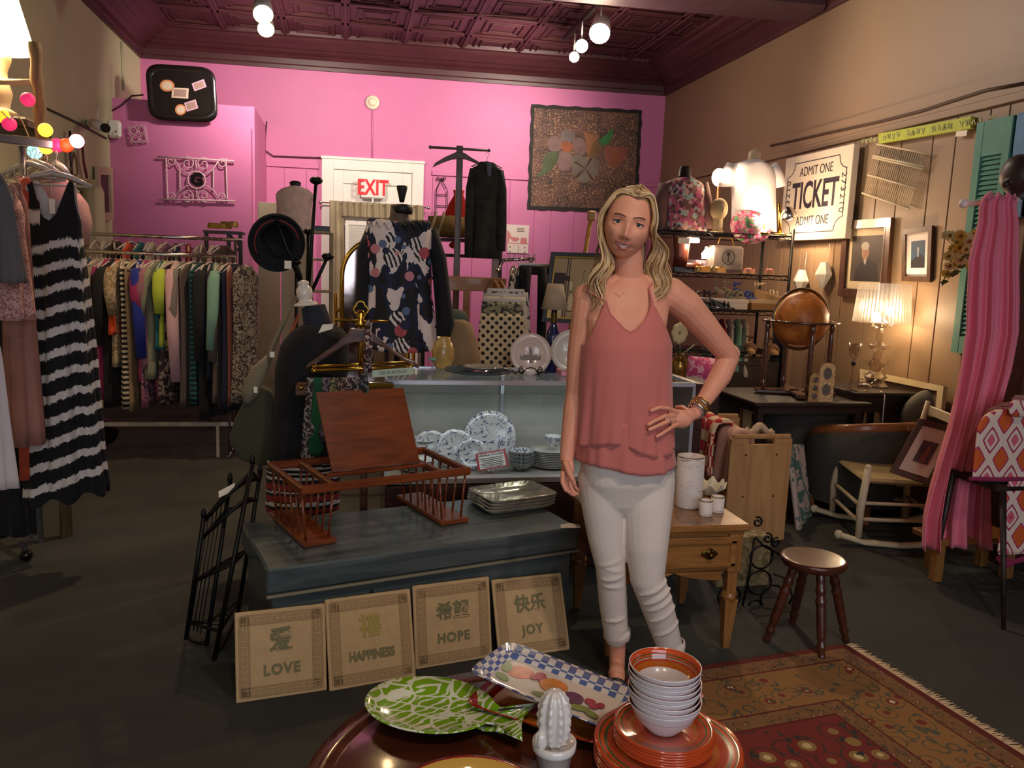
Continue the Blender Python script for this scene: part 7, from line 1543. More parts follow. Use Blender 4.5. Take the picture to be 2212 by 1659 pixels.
# daisies
FLW = thing('daisy_bunch', 'bunch of cream and yellow daisies hanging by the pink curtain', 'flowers', PX(2075, 560, XR-.25)); rr = random.Random(9); lf = MB()
mfl = [mat('petal_cream', '#e8dcb4', .7), mat('petal_yellow', '#e4c058', .7), mat('flower_centre', '#8a6420', .7)]
for i in range(34):
    p = PX(2078+rr.uniform(-34, 30), 500+rr.uniform(0, 96), 3.15+rr.uniform(-.08, .08)); d = V((-.7+rr.uniform(-.4, .4), -.9, .3+rr.uniform(-.5, .5))).normalized(); a1, a2 = frame_of(d); R = rr.uniform(.025, .036); pe = MB()
    for k in range(10):
        t = 2*PI*k/10; q = p+(a1*math.cos(t)+a2*math.sin(t))*R; s_ = (a1*-math.sin(t)+a2*math.cos(t))*R*.28; m_ = p+(a1*math.cos(t)+a2*math.sin(t))*R*.6+d*.004; pe.add([p, m_+s_, q, m_-s_], [[0, 1, 2, 3]], i % 3 == 0)
    pe.sphere(p+d*.004, .010, 8, 2); pe.build('daisy', mfl, FLW)
    lf.tube([p-d*.01, p-d*.06-Z3*.03, PX(2085, 560, 3.2)], [.003, .002, .002], 4)
    q = p-d*.03+V((rr.uniform(-.03, .03), 0, -.03)); lf.add([q, q+V((.02, 0, .02)), q+V((.05, -.01, .01)), q+V((.02, 0, -.01))], [[0, 1, 2, 3]])
lf.build('stems', mat('stem_green', '#5c6438', .7), FLW)
# ================================================================ pink curtain, post, orange quilted robe
m_pinkc = mat('pink_curtain', '#ec7e94', .8, sheen=.15)
CU = thing('pink_curtain', 'long bright pink curtain gathered over a white hook', 'curtain', PY(2070, 1185, 3.2)); Yc = 3.2
ed = [(413, 2140, 2196), (425, 2122, 2200), (445, 2115, 2199), (480, 2112, 2204), (560, 2090, 2205), (650, 2083, 2207), (720, 2080, 2205), (800, 2068, 2190), (870, 2055, 2170), (930, 2042, 2153), (1000, 2020, 2146), (1060, 2002, 2143), (1120, 1988, 2143), (1190, 1984, 2145)]
def cur(u, v):
    y = 413+(1182-413)*v; l, r = interp(ed, y); yy = y+(8*math.sin(u*7) if v > .97 else 0)+(10*abs(math.sin(u*9)) if v < .02 else 0)
    amp = .012+.035*v; f = math.sin(u*2*PI*4+1.6*math.sin(u*5)+.8*math.sin(v*3)); ff = .4*math.sin(u*2*PI*11+v*2)
    return PY(l+(r-l)*u+6*math.sin(u*2*PI*5.5+1.3)*v, yy, Yc)+V((-.35, -.94, 0))*amp*(f+ff)
MB().grid(cur, 180, 90).build('cloth', m_pinkc, CU, solid=.003)
a, b_ = PY(2082, 440, 3.3), PY(2200, 432, 3.25); MB().tube([a, b_], .014, 10).sphere(a, .022, 12).build('white_rod', m_white, CU)
WD = thing('dark_wardrobe', 'dark wooden cabinet side at right edge behind the curtain', 'wardrobe', PY(2230, 900, 3.3)); x0 = PY(2176, 900, 3.35).x
MB().box((x0+.24, 3.42, .95), (.32, .12, 1.9), bev=.006).build('cabinet_body', m_dkred, WD); MB().box((x0+.24, 3.42, 1.915), (.36, .18, .035), bev=.006).build('cornice', m_dkred, WD)
for s in (-1, 1): MB().box((x0+.24, 3.355, .55 if s < 0 else 1.4), (.28, .012, .75), bev=.004).build('door_panel', m_dkred, WD)
HDm = MB().sphere(PY(2200, 378, 3.45), (.075, .09, .10), 20).tube([PY(2203, 400, 3.45), PY(2205, 430, 3.45)], [.05, .06], 16).sphere(PY(2172, 398, 3.43), (.02, .02, .02), 10); hz_ = HDm
tag(HDm.build('head_sculpture', mat('bronze_dark', '#3c2c28', .45), remesh=.008, smooth_it=3), 'dark head sculpture on top of the cabinet at right edge', 'sculpture')
def ogeef(nt, s):
    vx = nt.nodes.new('ShaderNodeTexVoronoi'); vx.inputs['Scale'].default_value = 1; vx.inputs['Randomness'].default_value = 0; vx.distance = 'EUCLIDEAN'
    nt.links.new(n_map(nt, s, (8.2, 3, 5.8), rot=(0, 0, 0)), vx.inputs[0]); q = nt.nodes.new('ShaderNodeTexVoronoi'); q.inputs['Scale'].default_value = 1; q.inputs['Randomness'].default_value = 0; nt.links.new(n_map(nt, s, (8.2, 3, 5.8), loc=(.5, 0, .5)), q.inputs[0])
    mn = nt.nodes.new('ShaderNodeMath'); mn.operation = 'SUBTRACT'; nt.links.new(vx.outputs['Distance'], mn.inputs[0]); nt.links.new(q.outputs['Distance'], mn.inputs[1])
    ad = nt.nodes.new('ShaderNodeMath'); ad.operation = 'MULTIPLY_ADD'; ad.inputs[1].default_value = .65; ad.inputs[2].default_value = .5; nt.links.new(mn.outputs[0], ad.inputs[0])
    return n_ramp(nt, ad.outputs[0], [(0, '#c43c54'), (.12, '#d8607c'), (.24, '#e4cdbc'), (.34, '#a8285c'), (.40, '#e4cdbc'), (.60, '#b03068'), (.65, '#d05c24'), (.90, '#a83c30')])
m_ogee = ramp_mat('orange_pink_ogee', ogeef, .9, bump=.1); m_mg = fab('magenta_trim', '#8c2050')
RB = thing('quilted_throw', 'orange, pink and white ogee patterned quilted cover at right edge', 'quilt', PY(2150, 1040, 2.9))
def robe(pts, d, Y, lump=.02):
    g = MB(); P_ = [PY(x, y, Y) for x, y in pts]; g.ringsurf([[p+V((1.0*d, d, 0)) for p in P_], [p+V((0, -.0, 0)) for p in P_], ], 0, False, True, (True, True)); return g
robe([(2110, 925), (2122, 902), (2150, 888), (2190, 880), (2260, 878), (2265, 1030), (2200, 1046), (2160, 1044), (2098, 1042), (2104, 980)], .22, 2.95).build('body_panel', m_ogee, RB, bevel=.02)
robe([(2178, 872), (2190, 866), (2270, 862), (2270, 905), (2180, 902)], .18, 2.90).build('hood_roll', m_ogee, RB, bevel=.02)
robe([(2178, 1034), (2270, 1034), (2270, 1190), (2215, 1200), (2152, 1204), (2160, 1130), (2168, 1080)], .12, 2.92).build('sleeve_panel', m_ogee, RB, bevel=.02)
MB().tube([PY(2096, 1034, 2.94), PY(2160, 1036, 2.93), PY(2265, 1034, 2.93)], .010, 8).tube([PY(2156, 1206, 2.90), PY(2190, 1214, 2.90), PY(2265, 1190, 2.90)], .012, 8).sphere(PY(2172, 1216, 2.9), (.03, .03, .018), 12).build('trim_roll', m_mg, RB)
DT = thing('dark_side_table', 'dark wooden table with slim legs under orange patterned cover', 'table', (3.0, 3.0, 0)); ztp = PY(2160, 1035, 2.92).z
MB().box((3.06, 3.09, ztp-.045), (.50, .34, .03), bev=.005).build('table_top', m_dk, DT)
for p in (PZ(2168, 1360, 0), PZ(2168, 1360, 0)+V((.5, .1, 0)), V((2.79, 3.22, 0)), V((3.25, 3.24, 0))): MB().tube([p, V((min(3.26, max(2.78, p.x+.03)), min(3.2, max(2.86, p.y+.03)), ztp-.04))], [.009, .015], 8).build('leg', m_dk, DT)
bl2 = thing('oak_bench', 'oak bench with square leg beneath the pink curtain', 'bench', (2.95, 3.5, 0)); q = PZ(2018, 1258, 0)
for dx, dy in ((0, 0), (.4, 0), (0.1, .16), (.4, .16)): MB().box((q.x+dx+.02, q.y+dy+.02, .09), (.045, .045, .18), bev=.003).build('leg', m_oakz, bl2)
MB().box((q.x+.24, q.y+.10, .195), (.46, .2, .03), bev=.003).build('bench_top', m_oak, bl2)
# ================================================================ rocking chair with picture
m_rk = mat('aged_white_paint', '#c8b898', .55, var=.06, scale=12); m_rush = ramp_mat('rush_seat', lambda nt, s: n_ramp(nt, n_wave(nt, s, 60, 'Y', 1), [(0, '#8c7850'), (.5, '#a89468')], False), .9, bump=.4)
RC = thing('rocking_chair', 'cream painted child rocking chair with woven rush seat', 'rocking chair', (3.02, 3.88, 0), math.radians(-17))
sd = .36; hwd = .24
def RCt(n_, g, m_=m_rk): return g.build(n_, m_, RC, world=False)
for s in (-1, 1):
    RCt('front_post', MB().tube([(-.23, s*hwd, .05), (-.235, s*hwd, .2), (-.215, s*(hwd-.0), sd+.07)], [.017, .021, .019], 12).sphere((-.215, s*hwd, sd+.075), .019, 12))
    RCt('back_post', MB().tube([(.18, s*(hwd-.03), .05), (.17, s*(hwd-.03), sd), (.24, s*(hwd-.03), .75)], [.017, .020, .014], 12))
    RCt('rocker', MB().tube([(-.33, s*hwd, .055), (-.2, s*hwd, .022), (0, s*hwd*.97, .014), (.2, s*(hwd-.03), .03), (.38, s*(hwd-.05), .085)], .016, 8, flat=1.9, up=(0, 1, 0)).sphere((-.335, s*hwd, .057), (.025, .02, .025), 10))
    for z in (.15, .24): RCt('side_stretcher', MB().tube([(-.22, s*hwd, z), (.17, s*(hwd-.03), z)], .010, 8))
for z in (.13, .22): RCt('front_stretcher', MB().tube([(-.23, -hwd, z), (-.23, hwd, z)], .011, 8))
RCt('back_stretcher', MB().tube([(.17, -.21, .18), (.17, .21, .18)], .010, 8))
for z in (.50, .60, .70): RCt('back_slat', MB().box((.19+(z-.36)*.16, 0, z), (.012, .42, .055), bev=.004))
RCt('seat', MB().box((-.02, 0, sd), (.42, .46, .028), bev=.013), m_rush)
rockp = [PY(1984, 905, 3.75), PY(2078, 928, 3.65), PY(2010, 1050, 3.58), PY(1920, 1020, 3.72)]
frame_pic('framed_picture', 'ornate brown framed picture with purple print resting on rocking chair seat', rockp, .032, .022, mat('carved_frame', '#4c3024', .5, bump=.6, bscale=90), [m_matw, mat('purple_photo', '#54404c', .6, var=.3, scale=20), mat('purple_fig', '#8c5c54', .6)], lambda P_: (P_(rect(.28, .25, .78, .72), 1), P_([(.45, .27), (.66, .27), (.60, .60), (.55, .66), (.48, .5)], 2)))
# ================================================================ barrel armchairs
m_uph = mat('grey_upholstery', '#45443e', .9, bump=.3, bscale=200, var=.12, scale=60); m_ct = wood('chair_trim', '#7c4a26', '#965c34', .3, 'X', 3, .4)
def barrel(loc, rz, label, R=.34, H=.62):
    t = thing('barrel_armchair', label, 'armchair', loc, rz, 'grey barrel chairs'); N = 30; a0, a1 = math.radians(-20), math.radians(200)
    def w_(u, v, o=0): a = a0+(a1-a0)*u; rr = R+o-.03*(1-v); dz = .0+.10*math.sin(PI*u)**.8; return V((rr*math.cos(a), rr*math.sin(a)*.95, .09+(H-.09-.10+dz)*v))
    g = MB(); outer = [[w_(i/N, v) for i in range(N+1)] for v in (0, .33, .66, 1)]; inner = [[w_(i/N, v, -.07) for i in range(N+1)] for v in (1, .66, .33, 0)]
    g.ringsurf(outer+inner, 0, True, False); 
    for k in (0, N): g.add([outer[0][k], outer[-1][k], inner[0][k], inner[-1][k]], [[0, 1, 2, 3]])
    g.build('shell', m_uph, t, world=False)
    g = MB(); g.tube([w_(i/N, 1, -.035)+Z3*.012 for i in range(N+1)], .022, 10, flat=1.7, up=(0, 0, 1)); g.build('wood_rim', m_ct, t, world=False)
    MB().lathe([(.001, .28), (R-.09, .28), (R-.07, .30), (R-.07, .38), (R-.09, .40), (.001, .405)], n=36).build('seat_cushion', m_uph, t, world=False)
    for a in (-10, 60, 120, 190): a = math.radians(a); MB().box(((R-.03)*math.cos(a), (R-.03)*math.sin(a)*.95, .055), (.05, .05, .11), rot=(0, 0, a), bev=.004).build('leg', m_ct, t, world=False)
    return t
barrel((3.13, 4.34, 0), math.radians(188), 'grey barrel armchair with wood rim, nearer, behind the rocking chair', R=.34, H=.565)
barrel((3.04, 4.80, 0), math.radians(185), 'grey barrel armchair with wood rim, farther, under the dark table edge', R=.36, H=.60)
pb = MB().sphere((0, 0, 0), (.22, .10, .20), 24); o = pb.build('round_cushion', mat('grey_velvet', '#625c52', .8)); o.location = PY(1998, 900, 4.35)+V((.05, 0, -.02)); tag(o, 'grey rounded cushion standing behind the tilted picture', 'cushion')
# cream framed board against the right wall
BDp = [PX(1865, 798, 3.60), PX(2047, 836, 3.60), PX(2040, 905, 3.56), PX(1865, 875, 3.56)]
frame_pic('framed_board', 'cream-edged woven panel leaning against wall behind the glass lamp', BDp, .05, .03, mat('cream_edge', '#c8b48c', .6), [mat('woven_tan', '#7c6438', .8, bump=.3, bscale=120), mat('bamboo', '#6c5040', .6)], lambda P_: (P_(rect(.03, .80, .97, .92), 1), P_(rect(.92, .1, .97, .92), 1)))
# ================================================================ quilt rack
m_pq = wood('pine_panel', '#a87c4c', '#c0945e', .45, 'Z', 1.6, .2)
QR = thing('quilt_rack', 'pine quilt rack with slab end, handle slot and three dowels', 'quilt rack', (2.15, 4.0, 0)); tq = [PY(1583, 938, 3.85), PY(1712, 938, 3.85)]; xq0, xq1 = tq[0].x-.01, tq[1].x; zq = tq[0].z
w_ = (xq1-xq0)/2; xc = (xq0+xq1)/2
pts = [(-w_*.93, 0), (w_*.93, 0), (w_, zq-.04), (w_-.03, zq), (-w_+.03, zq), (-w_, zq-.04)]
hole = [(-.06, zq-.055), (.06, zq-.055), (.075, zq-.04), (.06, zq-.025), (-.06, zq-.025), (-.075, zq-.04)]
for yy in (3.85, 4.45):
    g = MB(); g.box((xc, yy, (zq-.055)/2), (2*w_, .02, zq-.055), bev=.004); g.box((xc, yy, zq-.0125), (2*w_-.02, .02, .025), bev=.006)
    for s in (-1, 1): g.box((xc+s*(w_/2+.035), yy, zq-.04), (w_-.075, .02, .032), bev=.002)
    g.build('end_panel', m_pq, QR)
    for sx in (-1, 1):
        for z in (zq-.11, zq-.34): MB().sphere((xc+sx*.09, yy-.011, z), .006, 8).build('screw', m_brass, QR)
dow = []
for sx, z in ((-1, zq-.11), (1, zq-.11), (-1, zq-.34)): MB().tube([(xc+sx*.11, 3.86, z), (xc+sx*.11-.12, 4.44, z)], .012, 8).build('dowel', m_pine, QR)
def quilt(name, label, x, z, y0, y1, drop, mm):
    g = MB(); w2 = .055
    def f(u, v):
        y = y0+(y1-y0)*u; t = (v-.5)*2; s = abs(t)
        return V((x+(w2 if t > 0 else -w2)*min(1, s*4)+.012*math.sin(9*u+t*3), y, z+.025-(max(0, s-.18))*drop+.02*math.cos(min(1, s*4)*PI/2)))
    g.grid(f, 20, 30); tag(g.build(name, mm, solid=.022), label, 'quilt')
def chk(nt, s): 
    c_ = nt.nodes.new('ShaderNodeTexChecker'); c_.inputs['Scale'].default_value = 16; c_.inputs['Color1'].default_value = lin('#b02030'); c_.inputs['Color2'].default_value = lin('#d8bc94'); nt.links.new(n_map(nt, s, rot=(0, 0, .2)), c_.inputs[0]); return c_.outputs[0]
q = PY(1540, 905, 4.15); quilt('quilt', 'red and cream checked quilt over the quilt rack dowel', q.x, q.z-.03, 4.0, 4.35, .35, ramp_mat('red_checks', chk, .9))
q = PY(1585, 930, 4.0); quilt('quilt', 'pale pink quilt beside the red checked one', q.x, q.z-.03, 3.9, 4.1, .35, fab('pink_quilt', '#c89884'))
q = PY(1722, 1000, 4.1); QF = print_fabric('green_floral_quilt', '#b8a898', ['#4c6c64', '#c8a89c', '#5c7c70'], 16)
g = MB(); g.grid(lambda u, v: PY(1700+30*u+22*v, 960+190*v-16*u*0, 4.0+.25*u)+V((.012*math.sin(14*u), 0, 0)), 20, 20); tag(g.build('quilt', QF, solid=.02), 'green and pink floral quilt hanging behind the pine panel', 'quilt')
g = MB(); g.grid(lambda u, v: PY(1610+60*u, 925+8*math.sin(u*9)+18*v, 4.05+.1*v), 16, 4); tag(g.build('crochet_throw', mat('crochet_cream', '#c8b090', .9, bump=.5, bscale=80), solid=.03), 'cream crochet throw piled on top of the quilt rack', 'throw')
# iron scroll rack behind the table leg
SRk = thing('iron_scroll_rack', 'dark iron scroll rack with round openings between table and stool', 'rack', (1.62, 3.05, 0)); 
S3 = lambda x, y, o=0: PY(x, y, 3.05+o)
for (x, y, r) in ((1645, 1203, 28), (1640, 1258, 30), (1668, 1290, 30), (1575, 1290, 28), (1630, 1310, 16)): 
    MB().torus(S3(x, y), r*3.2/1730, .005, X3, Z3, 28, 6).build('iron_ring', m_iron, SRk)
for (x, y, s) in ((1658, 1163, 1), (1676, 1172, -1), (1636, 1128, 1)): MB().tube(spiral(S3(x, y), .006, .024, 1.3, X3*s, Z3, 0, 22), .0045, 6).build('scroll', m_iron, SRk)
for pts in ([(1632, 1160), (1650, 1180), (1680, 1195), (1700, 1215)], [(1690, 1330), (1712, 1290), (1700, 1250), (1672, 1240)], [(1560, 1240), (1580, 1275), (1600, 1330)], [(1560, 1330), (1640, 1336), (1700, 1345)], [(1630, 1160), (1618, 1240), (1600, 1330)]): MB().tube([S3(*p) for p in pts], .005, 6).build('iron_bar', m_iron, SRk)
bx2 = MB().box((PY(1590, 1290, 3.3).x, 3.3, .12), (.26, .10, .24), bev=.004); tag(bx2.build('storage_box', print_fabric('box_print', '#8a7a58', ['#6a5c3c', '#a08c68'], 20)), 'tan printed box standing on the floor behind the iron scroll rack', 'box')
# ================================================================ globe on its table
GX, GY = 2.82, 4.62; GZ = PY(1737, 690, GY).z; GTZ = .685; GR = .168
GLB = thing('floor_globe', 'orange-brown globe in dark wooden stand on low dark table', 'globe', (GX, GY, GTZ))
def globef(nt, s): return n_ramp(nt, n_noise(nt, s, 5, 6, .4), [(.38, '#b06424'), (.47, '#c8782c'), (.52, '#a05820'), (.60, '#cc8038')], False)
MB().sphere((GX, GY, GZ), GR, 48).build('sphere', ramp_mat('globe_map', globef, .5), GLB)
MB().torus((GX, GY, GZ), GR+.016, .007, V((.97, .0, .0)).normalized(), Z3, 48, 8).build('meridian_ring', m_bgold, GLB); MB().torus((GX, GY, GZ), GR+.026, .006, X3, Z3, 48, 8).build('outer_meridian', m_dwood, GLB)
MB().lathe([(GR+.020, -.008), (GR+.065, -.008), (GR+.070, 0), (GR+.065, .006), (GR+.020, .006), (GR+.020, -.008)], (GX, GY, GZ-.012), 56, cap=(False, False)).build('horizon_ring', m_dwood, GLB)
for k, a in enumerate((-100, -10, 170, 80)):
    a = math.radians(a); p = V((GX+(GR+.04)*math.cos(a), GY+(GR+.04)*math.sin(a), 0)); n = 24; z0, z1 = GTZ+.03, GZ-.02; rs = []; pt_ = []
    for i in range(n+1): t = i/n; pt_.append(V((p.x, p.y, z0+(z1-z0)*t))); rs.append(.013+.004*math.sin(PI*t)+.006*math.exp(-((t-.08)/.03)**2)+.006*math.exp(-((t-.93)/.03)**2)-.004*math.exp(-((t-.86)/.02)**2))
    MB().tube(pt_, rs, 12).build('stand_leg', m_dwood, GLB)
MB().box((GX, GY, GTZ+.02), (.50, .07, .026), rot=(0, 0, -.3), bev=.006).box((GX, GY, GTZ+.02), (.07, .46, .026), rot=(0, 0, -.3), bev=.006).build('stand_base', m_dwood, GLB)
LT = thing('dark_low_table', 'low dark wooden table carrying globe and gold photo frames', 'table', (GX, 4.63, 0)); MB().box((2.78, 4.62, GTZ-.012), (.78, .62, .024), bev=.004).box((2.78, 4.62, GTZ-.05), (.70, .54, .05)).build('table_top', m_dk, LT)
for dx in (-.33, .33):
    for dy in (-.24, .24): MB().box((2.78+dx, 4.62+dy, .31), (.04, .04, .60)).build('leg', m_dk, LT)
tz = .735; LT2 = thing('dark_end_table', 'dark end table with drawer under glass lamp', 'table', (3.36, 4.66, 0))
MB().box((3.37, 4.66, tz-.012), (.50, .52, .024), bev=.004).build('table_top', m_dk, LT2); MB().box((3.37, 4.66, tz-.075), (.46, .46, .11)).build('body', m_dk, LT2)
for dx in (-.2, .2):
    for dy in (-.21, .21): MB().box((3.37+dx, 4.66+dy, .31), (.035, .035, .62)).build('leg', m_dk, LT2)
MB().sphere((3.15, 4.55, tz-.07), .012, 8).build('knob', m_brass, LT2)
# gold photo frames
gf = thing('photo_frame_screen', 'gold filigree folding photo frame with five oval openings', 'photo frame', (3.03, 4.36, GTZ)); m_fil = mat('gold_filigree', '#e8c890', .35, .6, bump=.9, bscale=120)
for (px, w_, h_, rz) in ((1757, .085, .17, .3), (1783, .09, .235, -.25)):
    p = PY(px, 845, 4.36); g = MB(); poly = [(-w_/2, 0), (w_/2, 0), (w_/2, h_-.03)]+[(w_/2*math.cos(a), h_-.03+.035*math.sin(a)) for a in [PI*i/10 for i in range(1, 10)]]+[(-w_/2, h_-.03)]
    g.prism(poly, .010, (p.x, 4.36, GTZ), (math.cos(rz), math.sin(rz), 0), (0, 0, 1)); g.build('filigree_panel', m_fil, gf)
    for j in range(3 if h_ < .2 else 2):
        zc = GTZ+(.035+j*.05 if h_ < .2 else .075+j*.10); c_ = V((p.x, 4.36, zc))+V((math.sin(rz), -math.cos(rz), 0))*.013; ux = V((math.cos(rz), math.sin(rz), 0)); a_, b_ = (.020, .019) if h_ < .2 else (.026, .036)
        g = MB(); g.add([c_+ux*a_*math.cos(t)+Z3*b_*math.sin(t) for t in [2*PI*i/20 for i in range(20)]], [list(range(20))]); g.build('oval_photo', mat('sepia_photo', '#6c6258', .5, var=.3, scale=60), gf)
# transparent plastic lamp with pleated shade
m_ghost = clearmat('clear_acrylic', '#f4f0e8', .35)
GLm = thing('glass_lamp', 'clear plastic baroque lamp with pleated transparent shade, lit', 'lamp', (3.42, 4.66, tz)); LXg, LYg = PY(1903, 700, 4.66).x, 4.66
k0, k1 = PY(1910, 697, LYg).z, PY(1915, 612, LYg).z; rb, rt = 60*5.0/1730, 54*5.0/1730
g = MB(); NP = 90
g.ringsurf([[V((LXg+math.cos(2*PI*i/NP)*(r+(.003 if i % 2 else 0)), LYg+math.sin(2*PI*i/NP)*(r+(.003 if i % 2 else 0)), z)) for i in range(NP)] for z, r in ((k0, rb), (k1, rt))], 0, False, True, (False, False))
def pleat(name):
    m = bpy.data.materials.new(name); m.use_nodes = True; nt = m.node_tree; nt.nodes.remove(nt.nodes['Principled BSDF']); o = nt.nodes['Material Output']; t = nt.nodes.new('ShaderNodeBsdfTransparent'); t.inputs[0].default_value = (.93, .92, .9, 1); tr_ = nt.nodes.new('ShaderNodeBsdfTranslucent'); tr_.inputs[0].default_value = (.8, .75, .68, 1); gl = nt.nodes.new('ShaderNodeBsdfGlossy'); gl.inputs['Roughness'].default_value = .25
    a = nt.nodes.new('ShaderNodeMixShader'); a.inputs[0].default_value = .07; b2 = nt.nodes.new('ShaderNodeMixShader'); b2.inputs[0].default_value = .24; nt.links.new(t.outputs[0], a.inputs[1]); nt.links.new(tr_.outputs[0], a.inputs[2]); nt.links.new(a.outputs[0], b2.inputs[1]); nt.links.new(gl.outputs[0], b2.inputs[2]); nt.links.new(b2.outputs[0], o.inputs[0]); return m
g.build('lamp_shade', pleat('pleated_clear'), GLm)
pr = [(.001, 0), (.085, 0), (.088, .012), (.06, .03), (.05, .05), (.075, .07), (.05, .09), (.034, .11), (.045, .14), (.05, .16), (.03, .19), (.026, .23), (.04, .25), (.045, .27), (.024, .30), (.020, .36), (.032, .39), (.05, .41), (.055, .43), (.02, .45), (.012, k0-tz+.04)]
MB().lathe([(r, min(z, k0-tz+.04)) for r, z in pr], (LXg, LYg, tz), 14, smooth=False).build('column', m_ghost, GLm)
for j, z in enumerate((.08, .16, .27, .42)):
    for a in range(5): q = 2*PI*a/5+j; MB().tube(spiral(V((LXg+.05*math.cos(q), LYg+.05*math.sin(q), tz+z)), .004, .022, 1.1, V((math.cos(q), math.sin(q), 0)), Z3, 0, 14), .005, 6).build('scroll_ornament', m_ghost, GLm)
m_bulb = mat('lit_bulb', '#fff0d8', .5, emit=38, ecol='#ffd9a0')
for dx, zz in ((-.045, .035), (.06, .075)): MB().sphere((LXg+dx, LYg, k0+zz), (.024, .024, .032), 16).build('bulb', m_bulb, GLm)
MB().tube([(LXg-.09, LYg-.19, tz+.0), (LXg-.12, LYg-.27, tz-.01), (LXg-.12, LYg-.28, tz-.3)], .004, 6).build('cord', m_white, GLm)
light('POINT', (LXg-.03, LYg-.0, k0+.05), 20, WARM, .03, name='glass_lamp_bulb')
CHo = thing('glass_candle_holder', 'clear glass goblet candle holder with dark blue bead beside lamp', 'candle holder', (3.2, 4.5, tz)); p = V((PY(1842, 800, 4.5).x, 4.5, tz)); hgt = PY(1842, 742, 4.5).z-tz
MB().lathe([(.001, 0), (.04, 0), (.042, .006), (.01, .02), (.007, .05), (.012, .07), (.006, .09), (.012, hgt-.10), (.03, hgt-.08), (.038, hgt-.03), (.042, hgt), (.039, hgt), (.034, hgt-.04), (.001, hgt-.085)], p, 24).build('goblet', m_ghost, CHo); MB().sphere(p+Z3*(hgt-.125), .016, 12).build('blue_bead', mat('blue_bead', '#141c3c', .1, coat=1), CHo)
gs = thing('glass_swan', 'clear glass swan figurine between goblet and lamp', 'figurine', (3.25, 4.46, tz)); p = V((PY(1868, 830, 4.46).x, 4.46, tz)); g = MB(); g.sphere(p+Z3*.028, (.05, .03, .026)).tube([p+V((-.04, 0, .03)), p+V((-.055, 0, .06)), p+V((-.03, 0, .085)), p+V((-.01, 0, .075))], [.012, .009, .008, .005], 8).tube([p+V((.03, 0, .03)), p+V((.06, 0, .05)), p+V((.08, 0, .085))], [.014, .01, .003], 8); g.build('glass_body', m_ghost, gs)
# small items on round shelf left of globe
# framed art on the floor behind
frame_pic('framed_embroidery', 'gold-framed scrollwork picture leaning under globe table', [PY(1592, 862, 4.95), PY(1716, 868, 4.95), PY(1704, 1010, 4.8), PY(1582, 1005, 4.8)], .035, .03, mat('gold_wood', '#8c6430', .35, coat=.3), [mat('tan_mat', '#b08c5c', .8), mat('linen', '#c8baa0', .8), mat('ink_brown', '#6c5c48', .8), m_fb],
    lambda P_: (P_(rect(.22, .20, .80, .82), 3), P_(rect(.25, .24, .77, .79), 1), [P_(ell(.51+.10*s, .50+.06*j, .06-.012*j, .02, rot=s*(.5+.4*j)), 2) for s in (-1, 1) for j in (-1, 0, 1, 2)], P_(ell(.51, .55, .03, .09), 2)), liner=m_fb)
frame_pic('framed_picture', 'tall gold-framed picture leaning beside the armchair, partly hidden', [PY(1752, 868, 4.75), PY(1830, 880, 5.0), PY(1800, 1060, 4.95), PY(1716, 1032, 4.7)], .04, .03, MATS['gold_wood'], [MATS['tan_mat'], MATS['linen'], m_fb], lambda P_: (P_(rect(.3, .1, 1, .9), 2), P_(rect(.34, .13, 1, .87), 1)))
# vase with flowers on dark box at the case end; pillow
zc_ = PY(1465, 826, 4.5).z; DBx = MB().box((PY(1478, 830, 4.5).x+.03, 4.62, zc_/2), (.36, .36, zc_-.004), bev=.006); tag(DBx.build('dark_pedestal', m_dk), 'dark square pedestal carrying the gold vase behind her elbow', 'pedestal')
GV = thing('gold_vase', 'gold mottled vase holding cream silk flower on dark pedestal', 'vase', (PY(1465, 826, 4.5).x, 4.5, zc_)); MB().lathe([(.001, 0), (.035, 0), (.032, .01), (.045, .04), (.050, .10), (.042, .14), (.024, .155), (.028, .175), (.024, .175)], GV.location, 28).build('vase_body', mat('gold_mottle', '#8c6c34', .2, .7, var=.3, scale=20), GV)
g = MB(); p = PY(1468, 720, 4.5)
for k in range(8): a = 2*PI*k/8; g.sphere(p+V((.028*math.cos(a), 0, .035*math.sin(a))), (.026, .018, .032), 8)
g.build('silk_flower', mat('silk_cream', '#c8b488', .7), GV); MB().tube([p, GV.location+Z3*.16], .005, 6).tube([GV.location+Z3*.16, PY(1500, 745, 4.5)], .012, 6, flat=.2).tube([GV.location+Z3*.16, PY(1440, 720, 4.5)], .012, 6, flat=.2).build('stems', MATS['stem_green'], GV)
PL = MB(); PL.grid(lambda u, v: PY(1488+76*u-12*v, 768+78*v+8*u, 4.95)+V((0, -.10*(math.sin(PI*u)*math.sin(PI*v))**.6, 0)), 20, 20).grid(lambda u, v: PY(1488+76*u-12*v, 768+78*v+8*u, 4.95)+V((0, .10*(math.sin(PI*u)*math.sin(PI*v))**.6, 0)), 20, 20); tag(PL.build('floral_pillow', print_fabric('pink_flowers', '#d898a8', ['#b83c70', '#c85888'], 22, thr=.42)), 'pink flower-print pillow beneath her raised elbow', 'pillow')
plb = MB().box((PY(1520, 850, 5.0).x, 5.0, PY(1520, 846, 4.95).z/2), (.40, .30, PY(1520, 846, 4.95).z), bev=.005); tag(plb.build('dark_cabinet', m_dk), 'low dark cabinet beneath the pink flower-print pillow', 'cabinet')
